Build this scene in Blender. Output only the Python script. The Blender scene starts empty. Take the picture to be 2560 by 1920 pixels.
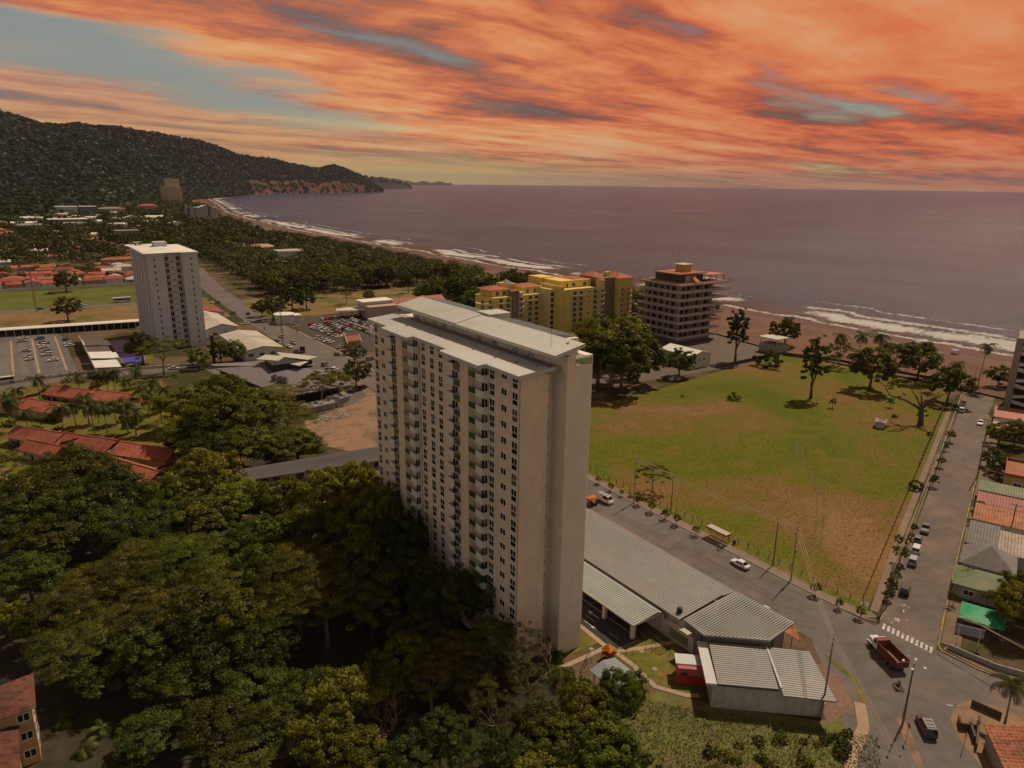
import bpy, math, random
import numpy as np
from mathutils import Vector, Matrix

# ------------------------------------------------------------------ camera
# World axes: +X runs towards the sea, +Y along the main road away from the camera, Z up, metres.
scene = bpy.context.scene
CAM_H = 80.0
F_PX, IMG_W, IMG_H = 1777.0, 2560, 1920          # focal length of the drone camera in pixels of the photograph
PITCH = math.atan(501 / F_PX)
ROLL = math.radians(0.73)
HEAD = math.radians(55.0)                        # view direction measured from +X
CAM = np.array([-68.70, -83.056, CAM_H])
cam_data = bpy.data.cameras.new('camera')
cam_data.sensor_width = 36.0
cam_data.lens = 36.0 * F_PX / IMG_W
cam_data.clip_start = 0.5
cam_data.clip_end = 200000.0
cam = bpy.data.objects.new('camera', cam_data)
scene.collection.objects.link(cam)
_f = Vector((math.cos(HEAD) * math.cos(PITCH), math.sin(HEAD) * math.cos(PITCH), -math.sin(PITCH)))
_r = Vector((math.sin(HEAD), -math.cos(HEAD), 0))
_u = _r.cross(_f)
_r2 = _r * math.cos(ROLL) + _u * math.sin(ROLL)
_u2 = -_r * math.sin(ROLL) + _u * math.cos(ROLL)
cam.matrix_world = Matrix(((_r2.x, _u2.x, -_f.x, CAM[0]), (_r2.y, _u2.y, -_f.y, CAM[1]), (_r2.z, _u2.z, -_f.z, CAM[2]), (0, 0, 0, 1)))
scene.camera = cam

# ------------------------------------------------------------------ light
SUN_AZ, SUN_EL = math.radians(14.0), math.radians(55.0)
sun_data = bpy.data.lights.new('sun', 'SUN')
sun_data.energy = 5.0
sun_data.angle = math.radians(0.5)
sun_data.color = (1.0, 0.84, 0.64)
sun = bpy.data.objects.new('sun', sun_data)
scene.collection.objects.link(sun)
_s = Vector((math.cos(SUN_AZ) * math.cos(SUN_EL), math.sin(SUN_AZ) * math.cos(SUN_EL), math.sin(SUN_EL)))
sun.rotation_euler = _s.to_track_quat('Z', 'Y').to_euler()
sun.location = (0, 0, 300)

scene.view_settings.view_transform = 'Standard'
scene.view_settings.look = 'None'
scene.view_settings.gamma = 1.0
scene.view_settings.exposure = -0.5
scene.cycles.use_denoising = True
scene.cycles.max_bounces = 5
scene.cycles.diffuse_bounces = 2
scene.cycles.glossy_bounces = 2
scene.cycles.transmission_bounces = 3
scene.cycles.transparent_max_bounces = 6
scene.cycles.use_adaptive_sampling = True
scene.cycles.adaptive_threshold = 0.02

# ------------------------------------------------------------------ sky: Nishita air behind a high sheet of sunset cloud
world = bpy.data.worlds.new('World')
scene.world = world
world.use_nodes = True
wt = world.node_tree
wt.nodes.clear()

class NT:
    """small helper to write node trees as expressions"""
    def __init__(s, tree): s.t = tree
    def n(s, kind, **kw):
        nd = s.t.nodes.new(kind)
        for k, v in kw.items(): setattr(nd, k, v)
        return nd
    def put(s, sock, v):
        if isinstance(v, bpy.types.NodeSocket): s.t.links.new(v, sock)
        else: sock.default_value = v
    def math(s, op, a, b=0.0, c=0.0, clamp=False):
        nd = s.n('ShaderNodeMath', operation=op, use_clamp=clamp)
        for i, v in enumerate((a, b, c)): s.put(nd.inputs[i], v)
        return nd.outputs[0]
    def mapr(s, v, a, b, c=0.0, d=1.0, smooth=True):
        nd = s.n('ShaderNodeMapRange', interpolation_type='SMOOTHSTEP' if smooth else 'LINEAR')
        for i, x in enumerate((v, a, b, c, d)): s.put(nd.inputs[i], x)
        return nd.outputs[0]
    def mix(s, f, a, b, mode='MIX'):
        nd = s.n('ShaderNodeMix', data_type='RGBA', blend_type=mode)
        s.put(nd.inputs[0], f)
        s.put(nd.inputs[6], a if isinstance(a, bpy.types.NodeSocket) else tuple(a)[:3] + (1.0,))
        s.put(nd.inputs[7], b if isinstance(b, bpy.types.NodeSocket) else tuple(b)[:3] + (1.0,))
        return nd.outputs[2]
    def comb(s, x, y, z):
        nd = s.n('ShaderNodeCombineXYZ')
        for i, v in enumerate((x, y, z)): s.put(nd.inputs[i], v)
        return nd.outputs[0]
    def sep(s, v):
        nd = s.n('ShaderNodeSeparateXYZ'); s.put(nd.inputs[0], v); return nd.outputs
    def noise(s, v, scale=1.0, detail=4.0, rough=0.55, dist=0.0, col=False):
        nd = s.n('ShaderNodeTexNoise')
        if v is not None: s.put(nd.inputs['Vector'], v)
        s.put(nd.inputs['Scale'], scale); s.put(nd.inputs['Detail'], detail)
        s.put(nd.inputs['Roughness'], rough); s.put(nd.inputs['Distortion'], dist)
        return nd.outputs['Color' if col else 'Fac']
    def ramp(s, f, stops):
        nd = s.n('ShaderNodeValToRGB')
        e = nd.color_ramp.elements
        e[0].position = stops[0][0]; e[0].color = tuple(stops[0][1]) + (1,)
        e[1].position = stops[-1][0]; e[1].color = tuple(stops[-1][1]) + (1,)
        for p, c in stops[1:-1]:
            x = e.new(p); x.color = tuple(c) + (1,)
        s.put(nd.inputs[0], f); return nd.outputs[0]

w = NT(wt)
geo = w.n('ShaderNodeTexCoord').outputs['Generated']
dx, dy, dz = w.sep(geo)
zc = w.math('MAXIMUM', dz, 0.0)
den = w.math('ADD', zc, 0.05)
qx, qy = w.math('DIVIDE', dx, den), w.math('DIVIDE', dy, den)
# stream direction of the cloud sheet
ca, sa = math.cos(math.radians(9)), math.sin(math.radians(9))
al = w.math('ADD', w.math('MULTIPLY', qx, ca), w.math('MULTIPLY', qy, sa))
ac = w.math('SUBTRACT', w.math('MULTIPLY', qy, ca), w.math('MULTIPLY', qx, sa))
warp = w.noise(w.comb(w.math('MULTIPLY', al, 0.7), ac, 3.1), 0.40, 2.0, 0.5)
warp2 = w.noise(w.comb(al, ac, 9.7), 1.1, 2.0, 0.5)
acw = w.math('ADD', ac, w.math('ADD', w.math('MULTIPLY', w.math('SUBTRACT', warp, 0.5), 0.95), w.math('MULTIPLY', w.math('SUBTRACT', warp2, 0.5), 0.30)))
n1 = w.noise(w.comb(w.math('MULTIPLY', al, 0.30), w.math('MULTIPLY', acw, 1.0), 0.0), 0.62, 5.0, 0.56)
n2 = w.noise(w.comb(w.math('MULTIPLY', al, 0.42), w.math('MULTIPLY', acw, 1.2), 5.0), 1.25, 8.0, 0.55)
n3 = w.noise(w.comb(w.math('MULTIPLY', al, 0.5), w.math('MULTIPLY', acw, 1.0), 8.0), 0.36, 3.0, 0.5)
# open band of clear air beyond the edge of the sheet
edge = w.math('SUBTRACT', qy, w.math('MULTIPLY', qx, 0.92))
n4 = w.noise(w.comb(w.math('MULTIPLY', al, 0.8), acw, 2.0), 3.4, 6.0, 0.62)
edge = w.math('ADD', edge, w.math('ADD', w.math('MULTIPLY', w.math('SUBTRACT', n2, 0.5), 2.2), w.math('MULTIPLY', w.math('SUBTRACT', warp2, 0.5), 1.6)))
gap = w.math('MULTIPLY', w.mapr(edge, 3.7, 4.6), w.mapr(qx, 2.2, 4.4, 1.0, 0.25))
thin = w.mapr(edge, 4.9, 6.4)
cover = w.math('ADD', w.math('MULTIPLY', n1, 0.66), w.math('MULTIPLY', n2, 0.34))
dens = w.mapr(cover, 0.32, 0.45)
dens = w.math('MULTIPLY', dens, w.math('SUBTRACT', 1.0, w.math('MULTIPLY', gap, w.math('SUBTRACT', 0.97, w.math('MULTIPLY', thin, 0.62)))))
dens = w.math('MULTIPLY', dens, w.mapr(dz, -0.004, 0.05, w.mapr(dx, 0.45, 0.85, 0.05, 0.9), 0.96))
lit = w.math('ADD', w.math('ADD', w.math('MULTIPLY', n2, 0.58), w.math('MULTIPLY', n1, 0.34)), w.math('MULTIPLY', n3, 0.36))
lit = w.math('ADD', lit, w.math('MULTIPLY', w.math('SUBTRACT', n4, 0.5), 0.17))
ccol = w.ramp(lit, [(0.48, (0.17, 0.105, 0.10)), (0.545, (0.40, 0.145, 0.095)), (0.595, (0.74, 0.21, 0.085)),
                    (0.645, (0.95, 0.345, 0.125)), (0.71, (1.0, 0.49, 0.20)), (0.80, (1.0, 0.67, 0.34))])
# the glow belongs to the seaward side where the low light comes from; away from it the sheet is plain grey
dh = w.math('MAXIMUM', w.math('SQRT', w.math('ADD', w.math('MULTIPLY', dx, dx), w.math('MULTIPLY', dy, dy))), 0.05)
sea_side = w.math('DIVIDE', w.math('ADD', w.math('MULTIPLY', dx, math.cos(math.radians(50))), w.math('MULTIPLY', dy, math.sin(math.radians(50)))), dh)
glow = w.mapr(sea_side, -0.35, 0.75)
warm = w.mapr(dx, 0.35, 0.97)
ccol = w.mix(w.math('MULTIPLY', warm, 0.80), ccol, w.mix(1.0, ccol, (0.90, 0.46, 0.34), 'MULTIPLY'))
gv = w.mapr(lit, 0.40, 0.85, 0.34, 0.62)
ccol = w.mix(glow, w.comb(w.math('MULTIPLY', gv, 1.16), gv, w.math('MULTIPLY', gv, 0.84)), ccol)
# clear air: pale green-yellow at the horizon to grey teal
air = w.ramp(zc, [(0.0, (1.05, 0.80, 0.13)), (0.03, (0.52, 0.45, 0.16)), (0.09, (0.27, 0.29, 0.23)), (0.2, (0.22, 0.265, 0.27)), (0.6, (0.10, 0.13, 0.15)), (1.0, (0.07, 0.095, 0.12))])
sky = w.n('ShaderNodeTexSky', sky_type='NISHITA')
sky.sun_disc = False
sky.sun_elevation = SUN_EL
sky.sun_rotation = math.radians(90) - SUN_AZ
nish = w.mix(1.0, sky.outputs[0], (0.022, 0.020, 0.018), 'MULTIPLY')
air = w.mix(1.0, air, nish, 'ADD')
# the low light of the clouds fades overhead, where the sheet is seen from straight below
over = w.mapr(zc, 0.18, 0.55, 1.0, 0.36)
ccol = w.mix(1.0, ccol, w.comb(over, over, over), 'MULTIPLY')
skycol = w.mix(dens, air, ccol)
bg = w.n('ShaderNodeBackground')
w.put(bg.inputs[0], skycol)
bg.inputs[1].default_value = 1.12
world.cycles.sampling_method = 'MANUAL'
world.cycles.sample_map_resolution = 512
wo = w.n('ShaderNodeOutputWorld')
wt.links.new(bg.outputs[0], wo.inputs[0])

# ------------------------------------------------------------------ layout: a pixel of the photograph -> the point on the ground (or at height z) it shows
CR = {'A': (880, 720, 640 / 2042), 'a': (880, 1160, 640 / 2042), 'B': (0, 600, 900 / 2212), 'C': (480, 600, 900 / 2212), 'D': (1100, 620, 800 / 2212),
      'E': (1380, 1160, 720 / 1706), 'F': (1960, 1300, 600 / 1605), 'G': (1960, 780, 600 / 1605), 'N': (0, 250, 1100 / 2212), 'J': (0, 900, 900 / 2212),
      'S': (0, 0, 1), 'K': (0, 1320, 1000 / 2212), 'L': (800, 1400, 1000 / 2212), 'H': (1440, 1060, 860 / 2212), '1': (2360, 840, .241),
      '2': (2360, 1220, .241), '3': (0, 440, .1929), '4': (380, 430, .1929), '5': (1560, 640, .1567), '6': (1160, 660, .1989), '7': (820, 750, .1085), '8': (1830, 830, .226)}
def ray(t, x, y):
    c = CR[t]
    px, py = c[0] + x * c[2], c[1] + y * c[2]
    v = _f + _r2 * ((px - IMG_W / 2) / F_PX) + _u2 * (-(py - IMG_H / 2) / F_PX)
    return v
def g(t, x, y, z=0.0):
    d = ray(t, x, y); k = (z - CAM_H) / d.z
    return Vector((CAM[0] + d.x * k, CAM[1] + d.y * k, z))
def cam_dist(x, y): return math.hypot(x - CAM[0], y - CAM[1])
_right_lim = math.tan(math.radians(37.5))
def in_view(x, y, z=0.0, m=0.0):
    v = Vector((x - CAM[0], y - CAM[1], z - CAM_H)); k = v.dot(_f)
    if k < 5: return False
    return abs(v.dot(_r2)) < k * 0.7203 + m and abs(v.dot(_u2)) < k * 0.5403 + m

# ------------------------------------------------------------------ materials
MATS = {}
def mat(name, col, rough=0.8, var=0.18, scale=1.2, metal=0.0, spec=0.3, bump=0.0, bscale=None, streak=0.0, rnd=0.0, col2=None, c2lo=0.5, c2hi=0.65, c2scale=0.3):
    if name in MATS: return MATS[name]
    m = bpy.data.materials.new(name); m.use_nodes = True
    t = NT(m.node_tree)
    b = m.node_tree.nodes['Principled BSDF']
    b.inputs['Roughness'].default_value = rough
    b.inputs['Metallic'].default_value = metal
    b.inputs['Specular IOR Level'].default_value = spec
    co = t.n('ShaderNodeTexCoord').outputs['Object']
    c = None
    base = tuple(col)
    if col2 is not None:
        f2 = t.mapr(t.noise(co, c2scale, 5.0, 0.6), c2lo, c2hi)
        c = t.mix(f2, base, col2)
    if var > 0:
        nz = t.noise(co, scale, 5.0, 0.62)
        nb = t.noise(co, scale * 0.13, 3.0, 0.55)
        k = t.math('ADD', t.mapr(nz, 0.25, 0.75, 1 - var, 1 + var, False), t.mapr(nb, 0.3, 0.7, -var * 0.6, var * 0.6, False))
        if streak > 0:
            x, y, z = t.sep(co)
            st = t.noise(t.comb(x, y, t.math('MULTIPLY', z, 0.06)), 1.6, 4.0, 0.6)
            k = t.math('MULTIPLY', k, t.mapr(st, 0.42, 0.72, 1.0, 1.0 - streak))
        if rnd > 0:
            oi = t.n('ShaderNodeObjectInfo').outputs['Random']
            k = t.math('MULTIPLY', k, t.mapr(oi, 0, 1, 1 - rnd, 1 + rnd, False))
        c = t.mix(1.0, c if c is not None else base, t.comb(k, k, k), 'MULTIPLY')
    if c is not None: t.put(b.inputs['Base Color'], c)
    else: b.inputs['Base Color'].default_value = base + (1,)
    if bump > 0:
        bn = t.n('ShaderNodeBump'); bn.inputs['Strength'].default_value = bump; bn.inputs['Distance'].default_value = 0.1
        t.put(bn.inputs['Height'], t.noise(co, bscale or scale * 4, 4.0, 0.6)); t.put(b.inputs['Normal'], bn.outputs[0])
    MATS[name] = m
    return m

def leaf_mat(name, c_dark, c_light, transl=0.36, rnd=0.32):
    if name in MATS: return MATS[name]
    m = bpy.data.materials.new(name); m.use_nodes = True
    t = NT(m.node_tree); t.t.nodes.clear()
    at = t.n('ShaderNodeAttribute', attribute_name='tint').outputs['Fac']
    oi = t.n('ShaderNodeObjectInfo').outputs['Random']
    c = t.mix(at, c_dark, c_light)
    k = t.mapr(oi, 0, 1, 1 - rnd, 1 + rnd, False)
    hu = t.mapr(t.math('FRACT', t.math('MULTIPLY', oi, 7.31)), 0, 1, 0.68, 0.96, False)
    c = t.mix(1.0, c, t.comb(t.math('MULTIPLY', k, hu), k, t.math('MULTIPLY', k, 0.95)), 'MULTIPLY')
    d = t.n('ShaderNodeBsdfDiffuse'); t.put(d.inputs[0], c)
    tr = t.n('ShaderNodeBsdfTranslucent'); t.put(tr.inputs[0], t.mix(1.0, c, (1.25, 1.2, 0.55), 'MULTIPLY'))
    gl = t.n('ShaderNodeBsdfGlossy'); gl.inputs['Roughness'].default_value = 0.45; gl.inputs['Color'].default_value = (0.5, 0.5, 0.45, 1)
    s1 = t.n('ShaderNodeMixShader'); s1.inputs[0].default_value = transl
    t.t.links.new(d.outputs[0], s1.inputs[1]); t.t.links.new(tr.outputs[0], s1.inputs[2])
    s2 = t.n('ShaderNodeMixShader'); s2.inputs[0].default_value = 0.02
    t.t.links.new(s1.outputs[0], s2.inputs[1]); t.t.links.new(gl.outputs[0], s2.inputs[2])
    o = t.n('ShaderNodeOutputMaterial'); t.t.links.new(s2.outputs[0], o.inputs[0])
    MATS[name] = m
    return m

def glass_mat(name, col, rough=0.08, spec=0.5):
    if name in MATS: return MATS[name]
    m = bpy.data.materials.new(name); m.use_nodes = True
    b = m.node_tree.nodes['Principled BSDF']
    b.inputs['Base Color'].default_value = tuple(col) + (1,)
    b.inputs['Roughness'].default_value = rough
    b.inputs['Specular IOR Level'].default_value = spec
    MATS[name] = m
    return m

def rail_glass(name='rail_glass'):
    if name in MATS: return MATS[name]
    m = bpy.data.materials.new(name); m.use_nodes = True
    t = NT(m.node_tree); t.t.nodes.clear()
    a = t.n('ShaderNodeBsdfTransparent'); a.inputs[0].default_value = (0.62, 0.70, 0.64, 1)
    p = t.n('ShaderNodeBsdfGlossy'); p.inputs['Roughness'].default_value = 0.05; p.inputs['Color'].default_value = (0.8, 0.85, 0.82, 1)
    s = t.n('ShaderNodeMixShader'); s.inputs[0].default_value = 0.22
    o = t.n('ShaderNodeOutputMaterial')
    t.t.links.new(a.outputs[0], s.inputs[1]); t.t.links.new(p.outputs[0], s.inputs[2]); t.t.links.new(s.outputs[0], o.inputs[0])
    MATS[name] = m
    return m

GLASS = glass_mat('window_glass', (0.012, 0.013, 0.016))
CARGLASS = glass_mat('car_glass', (0.01, 0.011, 0.013), 0.05)
WHITE = mat('white_paint', (0.62, 0.61, 0.58), 0.6, 0.08)
CREAMW = mat('off_white_wall', (0.55, 0.51, 0.46), 0.85, 0.12, streak=0.15)
GREYW = mat('grey_wall', (0.33, 0.31, 0.29), 0.85, 0.15, streak=0.2)
CONC = mat('concrete', (0.30, 0.275, 0.25), 0.9, 0.2, 0.9, bump=0.2)
DARK = mat('dark_metal', (0.03, 0.03, 0.032), 0.5, 0.1)
RUBBER = mat('rubber', (0.015, 0.015, 0.015), 0.8, 0.0)
STEEL = mat('steel_grey', (0.22, 0.22, 0.22), 0.45, 0.1, metal=0.4)
WOOD = mat('weathered_wood', (0.13, 0.095, 0.065), 0.9, 0.2, 2.0)
BARK = mat('bark', (0.10, 0.075, 0.055), 0.95, 0.3, 2.0)
PALEBARK = mat('pale_bark', (0.26, 0.22, 0.17), 0.95, 0.25, 2.0)
ROOFW = mat('white_metal_roof', (0.76, 0.735, 0.68), 0.5, 0.10, 0.5, spec=0.4, col2=(0.64, 0.60, 0.53), c2lo=0.55, c2hi=0.75)
ROOFG = mat('grey_green_metal_roof', (0.235, 0.235, 0.215), 0.5, 0.12, 0.4, spec=0.4, col2=(0.27, 0.235, 0.195), c2lo=0.5, c2hi=0.7, c2scale=0.15)
SEAM = mat('roof_seam_shade_grey', (0.12, 0.12, 0.115), 0.6, 0.1)  # rib colour darkened to paint the shadow lines along the ribs
SEAM_SHADEW = mat('roof_seam_shade_pale', (0.36, 0.35, 0.32), 0.6, 0.1)  # same painted rib shadow, paler, for the white roofs
ROOFD = mat('dark_grey_roof', (0.115, 0.105, 0.11), 0.6, 0.15, 0.5)
TILE = mat('red_clay_tile', (0.32, 0.095, 0.055), 0.85, 0.35, 1.4, rnd=0.18, col2=(0.17, 0.055, 0.035), c2lo=0.5, c2hi=0.72, c2scale=1.1)
REDMET = mat('red_metal_roof', (0.29, 0.07, 0.05), 0.6, 0.2, 0.6, rnd=0.2)
RUST = mat('rust_metal_roof', (0.33, 0.12, 0.05), 0.75, 0.35, 0.8, rnd=0.15, col2=(0.22, 0.09, 0.05))
# ------------------------------------------------------------------ mesh helpers
COL = scene.collection
class MB:
    def __init__(s): s.v = []; s.f = []; s.m = []
    def add(s, vs, fs, mi=0):
        o = len(s.v); s.v += [tuple(p) for p in vs]; s.f += [tuple(i + o for i in f) for f in fs]; s.m += [mi] * len(fs); return s
    def box(s, x0, y0, z0, x1, y1, z1, mi=0):
        return s.add([(x0, y0, z0), (x1, y0, z0), (x1, y1, z0), (x0, y1, z0), (x0, y0, z1), (x1, y0, z1), (x1, y1, z1), (x0, y1, z1)],
                     [(0, 3, 2, 1), (4, 5, 6, 7), (0, 1, 5, 4), (1, 2, 6, 5), (2, 3, 7, 6), (3, 0, 4, 7)], mi)
    def quad(s, a, b, c, d, mi=0): return s.add([a, b, c, d], [(0, 1, 2, 3)], mi)
    def poly(s, pts, mi=0): return s.add(pts, [tuple(range(len(pts)))], mi)
    def prism(s, pts, z0, z1, mi=0):
        n = len(pts)
        a = sum(pts[i][0] * pts[(i + 1) % n][1] - pts[(i + 1) % n][0] * pts[i][1] for i in range(n))
        if a < 0: pts = pts[::-1]
        vs = [(p[0], p[1], z0) for p in pts] + [(p[0], p[1], (p[2] if len(p) > 2 else z1)) for p in pts]
        fs = [tuple(range(n - 1, -1, -1)), tuple(range(n, 2 * n))] + [(i, (i + 1) % n, n + (i + 1) % n, n + i) for i in range(n)]
        return s.add(vs, fs, mi)
    def tube(s, p0, p1, r0, r1=None, n=6, mi=0, cap=True):
        r1 = r0 if r1 is None else r1
        p0, p1 = Vector(p0), Vector(p1); d = (p1 - p0)
        if d.length < 1e-6: return s
        d.normalize(); a = d.orthogonal().normalized(); b = d.cross(a)
        vs = []
        for p, r in ((p0, r0), (p1, r1)):
            for i in range(n):
                t = 2 * math.pi * i / n; vs.append(p + a * math.cos(t) * r + b * math.sin(t) * r)
        fs = [(i, (i + 1) % n, n + (i + 1) % n, n + i) for i in range(n)]
        if cap: fs += [tuple(range(n - 1, -1, -1)), tuple(range(n, 2 * n))]
        return s.add(vs, fs, mi)
    def path(s, pts, rs, n=6, mi=0):
        pts = [Vector(p) for p in pts]; vs = []; m = len(pts); pa = None
        for i, p in enumerate(pts):
            d = (pts[min(i + 1, m - 1)] - pts[max(i - 1, 0)]).normalized()
            a = d.orthogonal().normalized() if pa is None else (pa - d * pa.dot(d)).normalized()
            pa = a; b = d.cross(a); r = rs[i] if hasattr(rs, '__len__') else rs
            for k in range(n):
                t = 2 * math.pi * k / n; vs.append(p + a * math.cos(t) * r + b * math.sin(t) * r)
        fs = [(j * n + i, j * n + (i + 1) % n, (j + 1) * n + (i + 1) % n, (j + 1) * n + i) for j in range(m - 1) for i in range(n)]
        fs += [tuple(range(n - 1, -1, -1)), tuple(range((m - 1) * n, m * n))]
        return s.add(vs, fs, mi)
    def ball(s, c, rx, ry, rz, n=8, m=5, mi=0):
        vs = []
        for j in range(m + 1):
            ph = math.pi * j / m - math.pi / 2
            for i in range(n):
                t = 2 * math.pi * i / n; vs.append((c[0] + rx * math.cos(ph) * math.cos(t), c[1] + ry * math.cos(ph) * math.sin(t), c[2] + rz * math.sin(ph)))
        return s.add(vs, [(j * n + i, j * n + (i + 1) % n, (j + 1) * n + (i + 1) % n, (j + 1) * n + i) for j in range(m) for i in range(n)], mi)
    def slab(s, pts, th, mi=0):
        """a sheet of given thickness under a polygon of 3-D points (anticlockwise from above)"""
        n = len(pts); vs = [tuple(p) for p in pts] + [(p[0], p[1], p[2] - th) for p in pts]
        fs = [tuple(range(n)), tuple(range(2 * n - 1, n - 1, -1))] + [((i + 1) % n, i, n + i, n + (i + 1) % n) for i in range(n)]
        return s.add(vs, fs, mi)
    def mesh(s, name, mats, smooth=False):
        me = bpy.data.meshes.new(name); me.from_pydata(s.v, [], s.f)
        for m in (mats if isinstance(mats, (list, tuple)) else [mats]): me.materials.append(m)
        if any(s.m): me.polygons.foreach_set('material_index', s.m)
        if smooth: me.polygons.foreach_set('use_smooth', [True] * len(s.f))
        me.update(); return me
    def build(s, name, mats, parent=None, loc=None, rz=0.0, smooth=False): return ob(name, s.mesh(name, mats, smooth), parent, loc, rz)

def ob(name, data, parent=None, loc=None, rz=0.0, sc=None, label=None):
    o = bpy.data.objects.new(name, data); COL.objects.link(o)
    if parent is not None: o.parent = parent
    if loc is not None: o.location = loc
    if rz: o.rotation_euler = (0, 0, rz)
    if sc is not None: o.scale = (sc, sc, sc) if not hasattr(sc, '__len__') else sc
    if label: o['label'] = label
    return o
def tag(o, label=None, cat=None, group=None, kind=None):
    if label: o['label'] = label
    if cat: o['category'] = cat
    if group: o['group'] = group
    if kind: o['kind'] = kind
    return o
def thing(name, label, cat, loc=(0, 0, 0), rz=0.0, group=None, sc=None):
    return tag(ob(name, None, None, loc, rz, sc), label, cat, group)
KIDS = {}
def dup(root, loc, rz=0.0, sc=None, label=None, group=None):
    if root.name not in KIDS: KIDS[root.name] = list(root.children)
    r = root.copy(); COL.objects.link(r); r.location = loc; r.rotation_euler = (0, 0, rz)
    if sc is not None: r.scale = (sc, sc, sc) if not hasattr(sc, '__len__') else sc
    if label: r['label'] = label
    if group: r['group'] = group
    for ch in KIDS[root.name]:
        c = ch.copy(); COL.objects.link(c); c.parent = r
        if ch.name not in KIDS: KIDS[ch.name] = list(ch.children)
        for gch in KIDS[ch.name]:
            d = gch.copy(); COL.objects.link(d); d.parent = c
    return r
def struct(name, mb, m, smooth=False): return tag(mb.build(name, m, smooth=smooth), kind='structure')

def ribbed(mb, p00, p10, p11, p01, th=0.12, pitch=0.5, rib=0.05, mi=0, rmi=1):
    """metal roof sheet p00->p10->p11->p01 (anticlockwise from above) with standing ribs running from edge p00-p10 ... along p00->p01"""
    p00, p10, p11, p01 = map(Vector, (p00, p10, p11, p01))
    mb.slab([p00, p10, p11, p01], th, mi)
    L = max((p10 - p00).length, (p11 - p01).length); n = max(2, int(L / pitch))
    nrm = (p10 - p00).cross(p01 - p00).normalized()
    if nrm.z < 0: nrm = -nrm
    e = (p10 - p00).normalized()
    for i in range(n + 1):
        f = i / n
        a = p00.lerp(p10, f); b = p01.lerp(p11, f); w_ = e * (rib * 0.9)
        a0 = a - w_; a1 = a + w_; b0 = b - w_; b1 = b + w_; up = nrm * rib; lo = nrm * 0.002
        mb.add([a0 + lo, a1 + lo, b1 + lo, b0 + lo, a + up, b + up], [(0, 1, 4), (2, 3, 5), (1, 2, 5, 4), (3, 0, 4, 5)], mi if rmi is None else rmi)
    return mb
def gable_roof(mb, x0, y0, x1, y1, z0, zr, axis='y', over=0.5, th=0.15, mi=0):
    x0 -= over; y0 -= over; x1 += over; y1 += over
    if axis == 'y':
        xm = (x0 + x1) / 2
        mb.slab([(x0, y0, z0), (xm, y0, zr), (xm, y1, zr), (x0, y1, z0)], th, mi); mb.slab([(xm, y0, zr), (x1, y0, z0), (x1, y1, z0), (xm, y1, zr)], th, mi)
    else:
        ym = (y0 + y1) / 2
        mb.slab([(x0, y0, z0), (x1, y0, z0), (x1, ym, zr), (x0, ym, zr)], th, mi); mb.slab([(x0, ym, zr), (x1, ym, zr), (x1, y1, z0), (x0, y1, z0)], th, mi)
    return mb
def hip_roof(mb, x0, y0, x1, y1, z0, zr, over=0.5, mi=0):
    x0 -= over; y0 -= over; x1 += over; y1 += over
    w_, d = x1 - x0, y1 - y0; h_ = min(w_, d) / 2 * 0.98
    if w_ >= d: a, b = (x0 + h_, (y0 + y1) / 2, zr), (x1 - h_, (y0 + y1) / 2, zr)
    else: a, b = ((x0 + x1) / 2, y0 + h_, zr), ((x0 + x1) / 2, y1 - h_, zr)
    c = [(x0, y0, z0), (x1, y0, z0), (x1, y1, z0), (x0, y1, z0)]
    lo = [(p[0], p[1], z0 - 0.15) for p in c]
    vs = c + [a, b] + lo
    fs = [(0, 1, 5, 4), (1, 2, 5), (2, 3, 4, 5), (3, 0, 4)] if w_ >= d else [(0, 1, 4), (1, 2, 5, 4), (2, 3, 5), (3, 0, 4, 5)]
    fs += [(0, 6, 7, 1), (1, 7, 8, 2), (2, 8, 9, 3), (3, 9, 6, 0), (9, 8, 7, 6)]
    return mb.add(vs, fs, mi)

def np_mesh(name, V, Fq, mats, tint=None, smooth=False):
    """quads from numpy arrays, with an optional per-face tint stored on the corners"""
    me = bpy.data.meshes.new(name)
    nv, nf = len(V), len(Fq); k = Fq.shape[1]
    me.vertices.add(nv); me.vertices.foreach_set('co', np.ascontiguousarray(V, dtype=np.float32).ravel())
    me.loops.add(nf * k); me.loops.foreach_set('vertex_index', np.ascontiguousarray(Fq, dtype=np.int32).ravel())
    me.polygons.add(nf); me.polygons.foreach_set('loop_start', np.arange(nf, dtype=np.int32) * k)
    if smooth: me.polygons.foreach_set('use_smooth', np.ones(nf, dtype=bool))
    for m in (mats if isinstance(mats, (list, tuple)) else [mats]): me.materials.append(m)
    if tint is not None:
        at = me.attributes.new('tint', 'FLOAT', 'POINT'); at.data.foreach_set('value', np.ascontiguousarray(tint, dtype=np.float32))
    me.update(calc_edges=True); me.validate()
    return me
# ------------------------------------------------------------------ SETTING: ground, coast, sea, hills
SHORE = [(-900, 335), (900, 335), (1010, 333), (1164, 336), (1485, 358), (1888, 403), (2292, 487), (2795, 579), (3262, 662), (3553, 787)]
VEG = [(-900, 246), (40, 250), (130, 246), (190, 256), (300, 259), (420, 262), (620, 261), (733, 267), (824, 262), (888, 258), (1050, 262), (1259, 285), (1512, 309), (1911, 380), (2314, 416), (2618, 452), (3262, 610), (3553, 760)]
_sy, _sx = zip(*SHORE); _vy, _vx = zip(*VEG)
def shore_x(y): return float(np.interp(y, _sy, _sx))
def veg_x(y): return float(np.interp(y, _vy, _vx))

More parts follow.
